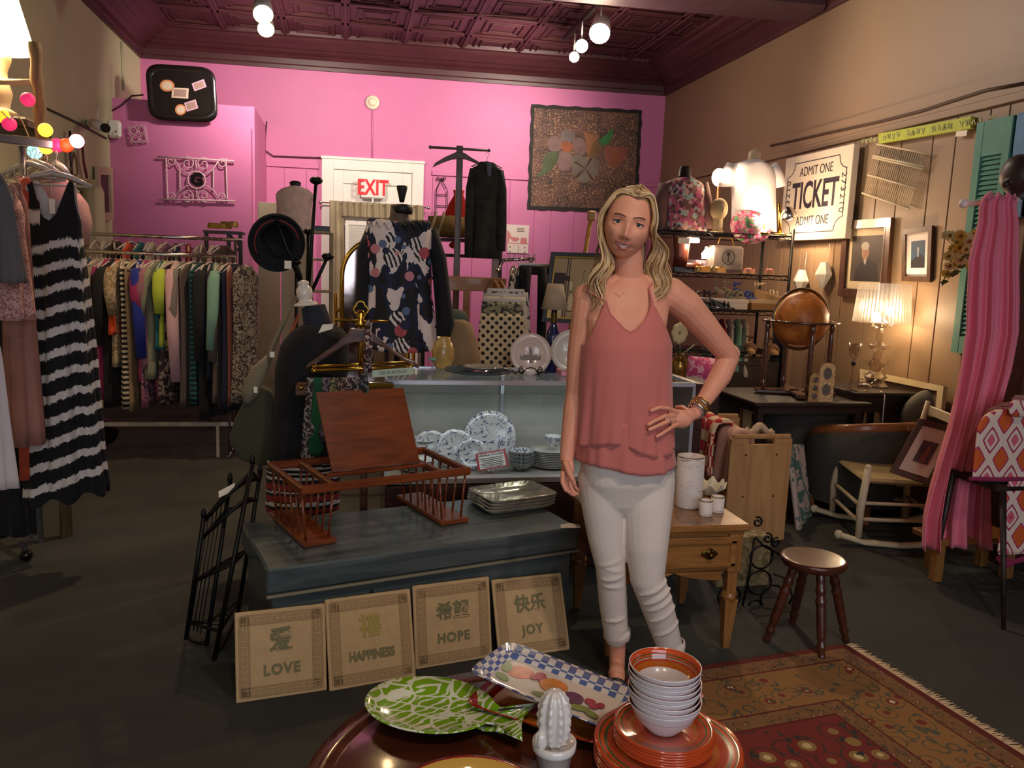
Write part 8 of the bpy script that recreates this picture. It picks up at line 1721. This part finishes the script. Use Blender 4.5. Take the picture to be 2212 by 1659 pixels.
# ================================================================ black wire shelving with shoes
YF, YBk, SX0, SX1 = 5.7, 6.15, 2.15, 3.35
SHV = thing('wire_shelving', 'black wire shelving unit with shoes and bags, right of woman', 'shelving', ((SX0+SX1)/2, (YF+YBk)/2, 0)); zs = [1.745, 1.44, 1.165, .84, .36]
for x in (SX0, SX1):
    for y in (YF, YBk): MB().cyl((x, y, 0), (x, y, 1.80), .0125, n=10).build('post', m_iron, SHV)
for z in zs:
    g = MB(); 
    for y in (YF, YBk): g.tube([(SX0, y, z), (SX1, y, z)], .005, 6).tube([(SX0, y, z-.03), (SX1, y, z-.03)], .004, 6).tube([(SX0+(SX1-SX0)*i/24, y, z-(.03 if i % 2 else 0)) for i in range(25)], .003, 5)
    for x in (SX0, SX1): g.tube([(x, YF, z), (x, YBk, z)], .005, 6)
    for i in range(1, 40): x = SX0+(SX1-SX0)*i/40; g.tube([(x, YF, z+.004), (x, YBk, z+.004)], .0025, 4)
    g.build('wire_shelf', m_iron, SHV)
ZS = [z+.008 for z in zs]
def shoe(kind='flat', m_=None, sole=None, L=.23):
    """shoe pointing along +x, heel at x=0"""
    g = MB(); ol = [(0, .0), (.01, .026), (.06, .029), (.12, .030), (.17, .038), (.21, .032), (.23, .01), (.225, -.015), (.20, -.034), (.15, -.036), (.10, -.028), (.05, -.027), (.01, -.024)]; k = L/.23
    hz = dict(flat=lambda x: .012, heel=lambda x: .012+.075*max(0, 1-x/.16)**1.2, wedge=lambda x: .02+.06*max(0, 1-x/.17), boot=lambda x: .018+.02*(x < .07))[kind]
    lo = [V((x*k, y*k, 0 if kind in ('wedge', 'flat', 'boot') or x > .14 else hz(x)-.010)) for x, y in ol]; hi = [V((x*k, y*k, hz(x))) for x, y in ol]; g.ringsurf([lo, hi], 1, False, True, (True, True))
    if kind == 'heel': g.tube([(.022, 0, hz(.02)), (.015, 0, 0)], [.014, .005], 8, 1)
    if kind == 'boot':
        g.ringsurf([[V((.055+math.cos(a)*.06, math.sin(a)*.035, .03)) for a in [2*PI*i/20 for i in range(20)]], [V((.055+math.cos(a)*.055, math.sin(a)*.037, .12)) for a in [2*PI*i/20 for i in range(20)]], [V((.05+math.cos(a)*.075, math.sin(a)*.045, .26+.018*math.cos(2*a))) for a in [2*PI*i/20 for i in range(20)]]], 0, True, True, (True, False))
        g.ringsurf([[V((x*k, y*k*w_, z)) for x, y in [(max(.04, a), b_) for a, b_ in ol]] for z, w_ in ((.018, 1), (.05, .9), (.07, .5))], 0)
    elif kind == 'flat':
        g.ringsurf([[V((x*k, y*k, .012)) for x, y in ol], [V((.01+x*k*.95, y*k*.92, .045 if x < .12 else .035)) for x, y in ol]], 0, True, True, (False, False)); g.ringsurf([[V((x*k, y*k*1.0, .012)) for x, y in ol if x > .11], [V((x*k*.98, y*k*.6, .045)) for x, y in ol if x > .11]], 0, True, True, (False, True))
    else:
        for x0 in (.17, .135): g.tube([(x0*k, .037*math.cos(t), hz(x0)+.038*math.sin(t)) for t in [PI*i/10 for i in range(11)]], .010, 6, 0, flat=.5)
        g.tube([(.03*k+.028*math.sin(t)-.0, .028*math.cos(t), hz(.03)+.045+.01*math.sin(t)) for t in [2*PI*i/16 for i in range(17)]], .005, 6, 0); g.tube([(.0, 0, hz(0)), (.0, 0, hz(0)+.05)], .012, 6, 0, flat=.5)
    return g
def putshoes(nm, label, px, Y, z, rz, kind, m0, m1, cat='shoe', L=.23, gap=.085, grp=None, pair=True):
    p = PY(px, 600, Y); o = shoe(kind, L=L).build(nm, [m0, m1]); o.location = (p.x, Y, z); o.rotation_euler = (0, 0, rz); tag(o, label+(', left of the pair' if pair else ''), cat, grp)
    if pair: o2 = o.copy(); COL.objects.link(o2); o2.location = (p.x+gap*abs(math.sin(rz))+gap*.3, Y+gap*math.cos(rz), z); o2.rotation_euler = (0, 0, rz+.12); tag(o2, label+', right of the pair', cat, grp)
m_bt = mat('boot_leather', '#5c2a1c', .35, coat=.3); m_cork = mat('cork', '#a8845c', .8); m_goldl = mat('gold_leather', '#b08c4c', .35, .5); m_bk = m_blk; m_salm = mat('salmon_leather', '#b07060', .5); m_blu = mat('blue_suede', '#3c5090', .7)
G1 = 'footwear on the black wire shelving'
putshoes('ankle_boot', 'brown leather boot on the second shelf behind her hair', 1452, 5.8, ZS[1], -.2, 'boot', m_bt, m_bk, 'boot', grp=G1, gap=.10)
putshoes('gold_sandal', 'gold strappy sandal on second shelf before the grey handbag', 1535, 5.75, ZS[1], -2.6, 'flat', m_goldl, m_cork, grp=G1, L=.2)
putshoes('espadrille', 'salmon and jute espadrille at the right of the second shelf', 1625, 5.8, ZS[1], -2.3, 'flat', m_salm, m_cork, grp=G1, L=.2, gap=.11)
for i, (px, mm, nm) in enumerate(((1478, m_bk, 'black'), (1500, mat('silver_leather', '#8c8880', .3, .4), 'silver'), (1524, m_bk, 'black'), (1546, mat('grey_suede', '#7c7468', .8), 'grey'), (1566, mat('taupe_suede', '#8c8068', .8), 'taupe'), (1588, m_blu, 'blue'))): putshoes('high_heel', '%s high heel standing on third shelf%s' % (nm, ' above the white shoebox' if i > 2 else (', farther from the shoebox' if i == 0 else ', nearer the shoebox' if i == 2 else '')), px, 5.98, ZS[2]+(.08 if i > 2 else 0), -1.2, 'heel', mm, mm, grp=G1, pair=False)
for i, (px, z) in enumerate(((1505, 0), (1535, 0))): putshoes('black_sandal', 'flat black sandal at front of third shelf, %s of the two' % ('left' if i == 0 else 'right'), px, 5.72, ZS[2], -.3, 'heel', m_bk, m_bk, grp=G1, pair=False, L=.2)
def boxthing(nm, label, px0, px1, Y, z, h, mm, D=.28, cat='box', lidm=None):
    a, b_ = PY(px0, 650, Y), PY(px1, 650, Y); t = thing(nm, label, cat, ((a.x+b_.x)/2, Y, z)); MB().box(((a.x+b_.x)/2, Y+D/2, z+h/2), (b_.x-a.x, D, h), bev=.002).build('box_body', mm, t); MB().box(((a.x+b_.x)/2, Y+D/2, z+h-.012), (b_.x-a.x+.01, D+.01, .03), bev=.002).build('lid', lidm or mm, t); return t
boxthing('shoebox', 'long white shoebox on the third shelf of the wire shelving', 1532, 1616, 5.72, ZS[2], .075, mat('box_white', '#c8bcb4', .6)); boxthing('shoebox', 'tan shoebox with cream lid right of the white shoebox', 1624, 1690, 5.74, ZS[2], .078, mat('box_tan', '#8c6434', .6), lidm=mat('box_cream', '#b8a080', .6))
boxthing('shoebox', 'lilac shoebox behind the brown boots', 1498, 1532, 5.9, ZS[1], .09, mat('box_lilac', '#b09cb4', .6), D=.2)
putshoes('cream_sandal', 'cream strappy sandal on top of the tan shoebox', 1632, 5.82, ZS[2]+.084, -.5, 'wedge', mat('cream_leather', '#c8b490', .5), m_cork, grp=G1, L=.2)
putshoes('tan_wedge', 'tan wedge sandal on the fourth shelf near the globe', 1628, 5.75, ZS[3], -1.9, 'wedge', mat('brown_leather', '#6c4a30', .5), m_cork, grp=G1, L=.2, gap=.12)
HBg = thing('handbag', 'grey and cream canvas tote with round emblem on second shelf', 'bag', PY(1572, 590, 5.8)); a, b_ = PY(1538, 588, 5.78), PY(1608, 588, 5.78)
MB().box(((a.x+b_.x)/2, 5.86, ZS[1]+.11), (b_.x-a.x, .12, .20), bev=.02).build('bag_body', mat('canvas_grey', '#8c7c74', .8, col2='#a89c90', scale=6), HBg); c_ = V(((a.x+b_.x)/2, 5.795, ZS[1]+.12)); MB().torus(c_, .052, .003, X3, Z3, 30, 5).tube([c_+V((0, 0, .02)), c_+V((0, 0, -.035))], .003, 5).sphere(c_+Z3*.025, (.014, .003, .014), 10).build('emblem', m_blk, HBg)
MB().tube([((a.x+b_.x)/2-.07, 5.86, ZS[1]+.2), ((a.x+b_.x)/2-.05, 5.86, ZS[1]+.27), ((a.x+b_.x)/2+.05, 5.86, ZS[1]+.27), ((a.x+b_.x)/2+.07, 5.86, ZS[1]+.2)], .006, 6).build('strap', m_goldl, HBg)
for i, (px, c_, L) in enumerate(((1532, 'grey', .42), (1545, 'nav', .40), (1560, 'red', .40), (1575, 'wht', .50), (1592, 'mint', .40), (1606, 'wht', .44), (1685, 'slate', .35))): hang('hanging_blouse', '%s garment hanging under third shelf, %s' % (DESC[c_], ['leftmost', 'second from left', 'third from left', 'beside the red one', 'fifth from left', 'beside the mint one', 'farthest right behind the globe'][i]), 'blouse', (PY(px, 700, 5.85).x, 5.85, zs[2]-.075), PI/2-.25, FL[c_], 'clothes under the third wire shelf', sw=.14, L=L, th=.03, seed=60+i, hem=.15)
boxthing('storage_chest', 'dark storage box low on the wire shelving behind the globe table', 1590, 1700, 5.72, ZS[4], .40, m_dk, D=.36)
# forms on the top shelf
TB2 = thing('dress_form', 'dark form in pink patchwork blouse at left of the top shelf', 'mannequin', (PY(1478, 500, 5.9).x, 5.9, ZS[0])); ZT0 = ZS[0]; xm_ = PY(1478, 400, 5.9).x; hs = PY(1478, 398, 5.9).z
MB().lathe([(.14, ZT0), (.13, hs-.12), (.15, hs-.04), (.07, hs+.02), (.055, hs+.04), (.06, hs+.055), (.052, hs+.06), (.045, hs+.12), (.03, hs+.135), (.001, hs+.136)], (xm_, 5.9, 0), 28, sy=.6).build('torso', m_formblk, TB2)
m_pw = print_fabric('patchwork', '#7c5850', ['#b85878', '#9cb0ac', '#c89c90', '#5c3844'], 14, .85, thr=.42)
PBl = thing('patchwork_blouse', 'long-sleeved pink and teal patchwork blouse on the dark form', 'blouse', (xm_, 5.9, hs)); TBp = [(387, 1478, .07), (396, 1478, .16), (430, 1478, .165), (470, 1478, .16), (500, 1477, .175)]
MB().grid(lambda u, v: (lambda y: PY(interp(TBp, y)[0], y, 5.9)+V((math.sin(2*PI*u)*(interp(TBp, y)[1]+.008*v*math.sin(22*PI*u)), -math.cos(2*PI*u)*(.10+.02*v), 0)))(386+112*v), 80, 18, wrap=True).build('bodice', m_pw, PBl, solid=.002)
for pts in ([(1437, 398), (1430, 430), (1428, 465), (1433, 492)], [(1516, 396), (1522, 430), (1527, 465), (1528, 494)]): MB().tube([PY(x, y, 5.9) for x, y in pts], [.05, .055, .052, .045], 14).build('sleeve', fab('patch_sleeve', '#6c4c46'), PBl)
xw = PY(1625, 400, 5.95).x; hw_ = PY(1625, 352, 5.95).z; WFm = thing('dress_form', 'cream form wearing white t-shirt on the top shelf', 'mannequin', (xw, 5.95, ZT0))
MB().lathe([(.13, ZT0), (.12, hw_-.14), (.14, hw_-.06), (.07, hw_+.015), (.052, hw_+.03), (.048, hw_+.08), (.03, hw_+.095), (.008, hw_+.097), (.008, hw_+.11), (.001, hw_+.11)], (xw, 5.95, 0), 28, sy=.6).build('torso', m_formcream, WFm)
TS = thing('white_tshirt', 'white short-sleeved t-shirt on the cream form', 'shirt', (xw, 5.95, hw_)); TBs = [(349, 1624, .06), (356, 1624, .15), (380, 1626, .185), (430, 1628, .178), (512, 1628, .185)]
MB().grid(lambda u, v: (lambda y: PY(interp(TBs, y)[0], y, 5.95)+V((math.sin(2*PI*u)*(interp(TBs, y)[1]+.006*v*math.sin(14*PI*u)), -math.cos(2*PI*u)*(.115), 0)))(348+152*v), 70, 18, wrap=True).build('shirt_body', fab('tshirt', '#d8d4d8'), TS, solid=.002)
for pts in ([(1582, 358), (1570, 380), (1568, 402)], [(1666, 358), (1678, 382), (1682, 405)]): MB().tube([PY(x, y, 5.95) for x, y in pts], [.05, .055, .058], 14, cap=True).build('sleeve', MATS['cloth_tshirt'], TS)
FH = MB(); p = PY(1553, 452, 5.8); FH.sphere(p, (.066, .075, .085), 24).tube([p-Z3*.05, V((p.x, p.y, ZT0+.02)), V((p.x, p.y, ZT0))], [.035, .038, .055], 18).sphere(p+V((.0, -.07, -.01)), (.010, .014, .018), 8); tag(FH.build('foam_head', mat('foam_cream', '#b8a078', .8), remesh=.006, smooth_it=2), 'cream foam wig head on the top shelf beside white t-shirt', 'mannequin head')
HTt = thing('floral_hat', 'pink and green floral brimmed hat leaning on the top shelf', 'hat', PY(1625, 490, 5.75)); p = PY(1622, 488, 5.75); g = MB(); g.lathe([(.001, .07), (.06, .065), (.08, .03), (.085, .0), (.15, -.015), (.155, -.012), (.085, .006)], p, 40, axis=(-.2, -.8, .5)); g.build('hat_body', print_fabric('tropical', '#c8a8a8', ['#b82c64', '#5c8c5c', '#d87c9c'], 20, thr=.45), HTt)
m_globe = mat('opal_glass_lit', '#fff4e0', .5, emit=7, ecol='#ffe2b8')
LG = thing('globe_lamp', 'lit white globe lamp on slim wooden pole, top shelf', 'lamp', PY(1549, 505, 6.0)); p = PY(1553, 383, 6.0); MB().sphere(p, (.055, .055, .070), 20).build('glass_globe', m_globe, LG); MB().tube([p-Z3*.06, V((p.x, p.y, ZT0))], .008, 8).lathe([(.06, ZT0), (.06, ZT0+.012), (.01, ZT0+.03)], (p.x, p.y, 0)).build('pole', m_pine, LG)
light('POINT', (p.x, p.y-.10, p.z), 7, WARM, .06, name='globe_lamp_bulb')
SL = thing('small_table_lamp', 'bright small lamp behind the floral hat on the top shelf', 'lamp', PY(1650, 505, 5.7)); p = PY(1652, 472, 5.72); MB().sphere(p, (.04, .04, .045), 16).build('bulb', m_bulb, SL); MB().lathe([(.045, ZT0), (.045, ZT0+.01), (.01, ZT0+.02), (.008, p.z-.03)], (p.x, p.y, 0)).build('base', m_brass, SL)
light('POINT', (p.x, p.y-.06, p.z+.02), 10, WARM, .04, name='small_lamp_bulb')
DL = thing('desk_lamp', 'chrome spot desk lamp on top shelf, lighting the ticket sign', 'lamp', PY(1688, 505, 5.75)); p = PY(1702, 458, 5.72)
MB().lathe([(.058, -.045), (.06, -.03), (.052, .0), (.03, .03), (.001, .045)], p, 28, axis=(-.35, -.1, .9), cap=(False, True)).build('lamp_head', m_chrome, DL, solid=.002); MB().tube([PY(1684, 440, 5.78), PY(1684, 470, 5.8), V((PY(1686, 500, 5.8).x, 5.8, ZT0))], .013, 8).lathe([(.05, ZT0), (.05, ZT0+.015), (.01, ZT0+.02)], (PY(1686, 500, 5.8).x, 5.8, 0)).build('stand', m_bgold, DL)
MB().sphere(p+V((.012, -.01, -.035)), .025, 12).build('bulb', m_bulb, DL)
light('SPOT', p+V((.03, 0, -.03)), 38, WARM, .03, aim=(3.62, 5.95, 1.60), spot=95, blend=.6, name='desk_lamp_spot'); light('POINT', p+V((.03, -.0, -.07)), 5, WARM, .03, name='desk_lamp_bulb')
UL = thing('puck_light', 'round lit puck light under the top shelf above the boots', 'lamp', PY(1496, 517, 5.72)); MB().lathe([(.001, 0), (.05, 0), (.052, .02), (.045, .035), (.001, .036)], PY(1496, 524, 5.72), 24).build('diffuser', m_globe, UL)
p = PY(1496, 522, 5.72); light('POINT', p-Z3*.03, 2.5, WARM, .04, name='puck_bulb')
p = PY(1525, 548, 5.85); CL = thing('candle_lamp', 'small lit candle lamp on second shelf behind the boots', 'lamp', p); MB().lathe([(.03, -.04), (.035, .0), (.012, .03), (.01, .05), (.001, .055)], p, 16).build('lit_glass', m_globe, CL)
light('POINT', p+V((0, -.05, .04)), 2, WARM, .03, name='candle_bulb')
# white scalloped price tag
MBs = MB().box(PY(1477, 520, 5.68), (.09, .004, .045), bev=.001); tag(MBs.build('scalloped_tag', MATS['paper']), 'white scalloped paper tag hanging under the top shelf by her hair', 'tag')
# ================================================================ LEFT: lamp on log shelf, string lights
m_log = wood('log_wood', '#6c5034', '#8c7048', .7, 'Z', 3, 0); LS = thing('branch_shelf', 'rustic shelf made of branches at the upper left, holding lamp', 'shelf', PY(40, 270, 4.3))
a, b_ = PY(74, 92, 4.25), PY(93, 330, 4.25); n = 14; MB().tube([a.lerp(b_, i/n)+V((.003*math.sin(i*1.1), 0, 0)) for i in range(n+1)]+[V((b_.x+.03, 4.25, .9)), V((b_.x+.03, 4.25, .0))], [.026+.003*math.sin(i*1.7) for i in range(n+3)], 12).build('branch_post', m_log, LS)
cz = PY(40, 262, 4.3); MB().box((-1.80, 4.42, cz.z), (.66, .34, .05), rot=(0, .03, 0), bev=.01).build('shelf_board', wood('dark_board', '#2c1e14', '#4a3422', .6, 'X', 3, 0), LS); MB().tube([PY(-30, 176, 4.25), PY(72, 178, 4.25)], .014, 8).build('rope', mat('rope', '#a89878', .9, bump=.5, bscale=200), LS)
MB().tube([V((-2.12, 4.55, 0)), V((-2.1, 4.55, 2.6))], .028, 10).build('branch_post', m_log, LS)
LP = thing('large_table_lamp', 'large lit table lamp with cream shade, upper left corner', 'lamp', PY(-8, 238, 4.35)); lz0 = cz.z+.028; lx = PY(-10, 238, 4.35).x; lzt = PY(0, 106, 4.35).z
kk = lzt-lz0; MB().lathe([(.001, 0), (.085, 0), (.085, .02), (.06, .035*1), (.065, .06), (.075, .10), (.06, .16), (.055, .20), (.075, .25), (.075, .28), (.04, .30), (.03, .32), (.012, .33), (.012, kk+.08)], (lx, 4.35, lz0), 32).build('turned_base', mat('cream_turned', '#c8b48c', .5), LP)
m_shl = mat('lit_shade', '#fff2c8', .8, emit=3.0, ecol='#ffe6a8'); MB().lathe([(.175, 0), (.095, .31)], (lx, 4.35, lzt), 44, cap=(False, False)).build('lamp_shade', m_shl, LP, solid=.003)
light('POINT', (lx, 4.35, lzt+.12), 14, WARM, .07, name='large_lamp_bulb')
light('SPOT', (lx+.03, 4.30, lzt+.0), 30, WARM, .06, aim=(lx+.1, 4.3, 0), spot=110, blend=.7, name='large_lamp_down')
light('SPOT', (lx+.0, 4.35, lzt+.32), 60, WARM, .06, aim=(lx-.1, 4.4, 4), spot=120, blend=.8, name='large_lamp_up')
for i, (x, y, c_, nm) in enumerate(((60, 215, '#e8306c', 'pink'), (4, 250, '#f0a020', 'orange'), (20, 268, '#f05090', 'pink'), (98, 281, '#f0b838', 'yellow'), (166, 305, '#f4a8c0', 'pale pink'), (143, 314, '#e84818', 'red-orange'), (123, 314, '#f080b0', 'pink'), (99, 318, '#f0b838', 'yellow'), (75, 328, '#88d8d0', 'aqua'))):
    t = MB().sphere((0, 0, 0), .031, 18).build('string_light_ball', mat('ball_'+nm.replace(' ', '_').replace('-', '_'), c_, .6, emit=1.6 if i not in (0, 5) else .5)); t.location = PY(x, y, 4.0 if i > 3 else 4.1)
    tag(t, '%s round string light, %s' % (nm, ['highest, left of the branch post', 'left edge below the lamp base', 'just right of the orange one by the lamp', 'right of the branch post', 'farthest right of the string', 'second from the right end', 'third from the right end', 'under the end of the rack rail', 'lowest, by the hangers'][i]), 'string light', 'ball string lights')
wire('light_string', [PY(x, y, 4.06) for x, y in ((3, 240), (20, 258), (35, 245), (48, 262), (62, 295), (80, 318), (95, 308), (120, 305), (143, 305), (158, 292), (166, 300))], .003, mat('cord_tan', '#a88c64', .7), 'thin tan cord linking the ball string lights')
light('POINT', PY(150, 312, 3.9), 1.2, (1, .6, .6), .05, name='string_light_glow')
# gold shoes and crate at the top of the back rack
for i, (px, py) in enumerate(((462, 487), (492, 485))):
    o = shoe('flat', L=.2).build('gold_sandal', [m_goldl, m_goldl]); p = PY(px-14, py+6, 6.9); o.location = p; o.rotation_euler = (0, 0, -.3-.5*i); tag(o, 'gold sandal on the dark crate over the back rack, %s of the pair' % ('left' if i == 0 else 'right'), 'shoe', 'gold sandals over the back rack')
a, b_ = PY(440, 497, 6.9), PY(522, 500, 6.9); ck = thing('dark_crate_shelf', 'dark crate shelf with diagonal brace behind the back rack', 'shelf', ((a.x+b_.x)/2, 7.0, 0)); MB().box(((a.x+b_.x)/2, 7.0, a.z-.01), (b_.x-a.x, .26, .02)).build('top_board', m_dk, ck)
for x in (a.x+.02, b_.x-.10, b_.x-.01): MB().box((x, 6.9, a.z/2), (.03, .03, a.z-.02)).build('upright', m_dk, ck)
MB().tube([(b_.x-.10, 6.9, a.z-.02), (b_.x-.01, 6.9, a.z-.12)], .01, 6).tube([(b_.x-.10, 6.9, a.z-.22), (b_.x-.01, 6.9, a.z-.12)], .01, 6).build('brace', m_dk, ck)
# shoes below the back rack
rr = random.Random(12)
for i in range(4): 
    o = shoe('flat', L=.22).build('black_shoe', [m_bk, m_bk]); p = PZ(498+rr.uniform(-6, 16), 975+i*4, 0.0); p.z = .003; o.location = (p.x+.03*i, p.y+.12*i, .003); o.rotation_euler = (0, 0, rr.uniform(-1, 1)); tag(o, 'black shoe on the floor at right end of back rack', 'shoe', 'black shoes on the floor by the back rack')
gb = thing('dark_bag_heap', 'shiny dark bag with gold glints under the back rack', 'bag', PZ(250, 930, 0)); p = PZ(255, 920, 0.02); g = MB(); g.sphere((p.x, 6.15, .14), (.22, .14, .13), 20); g.build('bag_body', mat('bronze_foil', '#3c3020', .25, .8, bump=.8, bscale=14), gb)
# ================================================================ ceiling track lights
m_trk = mat('track_black', '#16120f', .4)
T1 = thing('track_light', 'black ceiling track with lit spot heads, right of centre', 'track light', (2.02, 7.1, 3.75)); MB().box((2.02, 7.15, 3.62), (.035, 1.35, .035)).build('track', m_trk, T1)
MB().cyl((2.02, 6.75, 3.62), (2.02, 6.75, 3.78), .06).build('canopy', m_trk, T1)
def head(P, par, r, d=(-.35, -.35, -1), L=.14):
    P = V(P); d = V(d).normalized(); MB().tube([P+Z3*.20, P+Z3*.10, P-d*.05], .008, 8).build('arm', m_white, par); MB().lathe([(.02, -L*.6), (r*.8, -L*.5), (r, L*.1), (r, L*.3)], P, 24, axis=d, cap=(True, False)).build('lamp_head', m_white, par, solid=.003); MB().lathe([(.001, L*.32), (r*.9, L*.3), (r*.95, L*.1), (r*.6, -.02)], P, 20, axis=d, cap=(False, True)).build('lit_lens', m_bulb, par)
head(PY(1297, 62, 6.7), T1, .085, (-.3, -.8, -.7), .3); head(PY(1256, 98, 7.1), T1, .055, (-.2, -.9, -.4), .14); head(PY(1240, 122, 7.3), T1, .045, (-.2, -.9, -.4), .12)
T2 = thing('track_light', 'lit ceiling spot fixture at upper left, over the clothes rack', 'track light', (-.68, 6.9, 3.75)); MB().box((-.68, 6.5, 3.70), (.035, 1.3, .035)).build('track', m_trk, T2); head(PY(568, 22, 6.8), T2, .075, (.1, -.8, -.7), .24); head(PY(574, 55, 7.0), T2, .065, (.1, -.8, -.7), .22)
for pts, lab in (([PB(575, 33, 1.6), PB(690, 47, 1.3), PB(880, 62, 1.0)], 'thin wire across the tin ceiling'),): 
    w1 = [V((-.66, 7.2, ZC-.03)), V((.6, 8.0, ZC-.03)), V((2.0, 7.7, ZC-.03))]; tag(MB().tube(w1, .008, 6).build('ceiling_conduit', m_maroon), 'thin painted conduit running across the tin ceiling between spot fixtures', 'conduit')
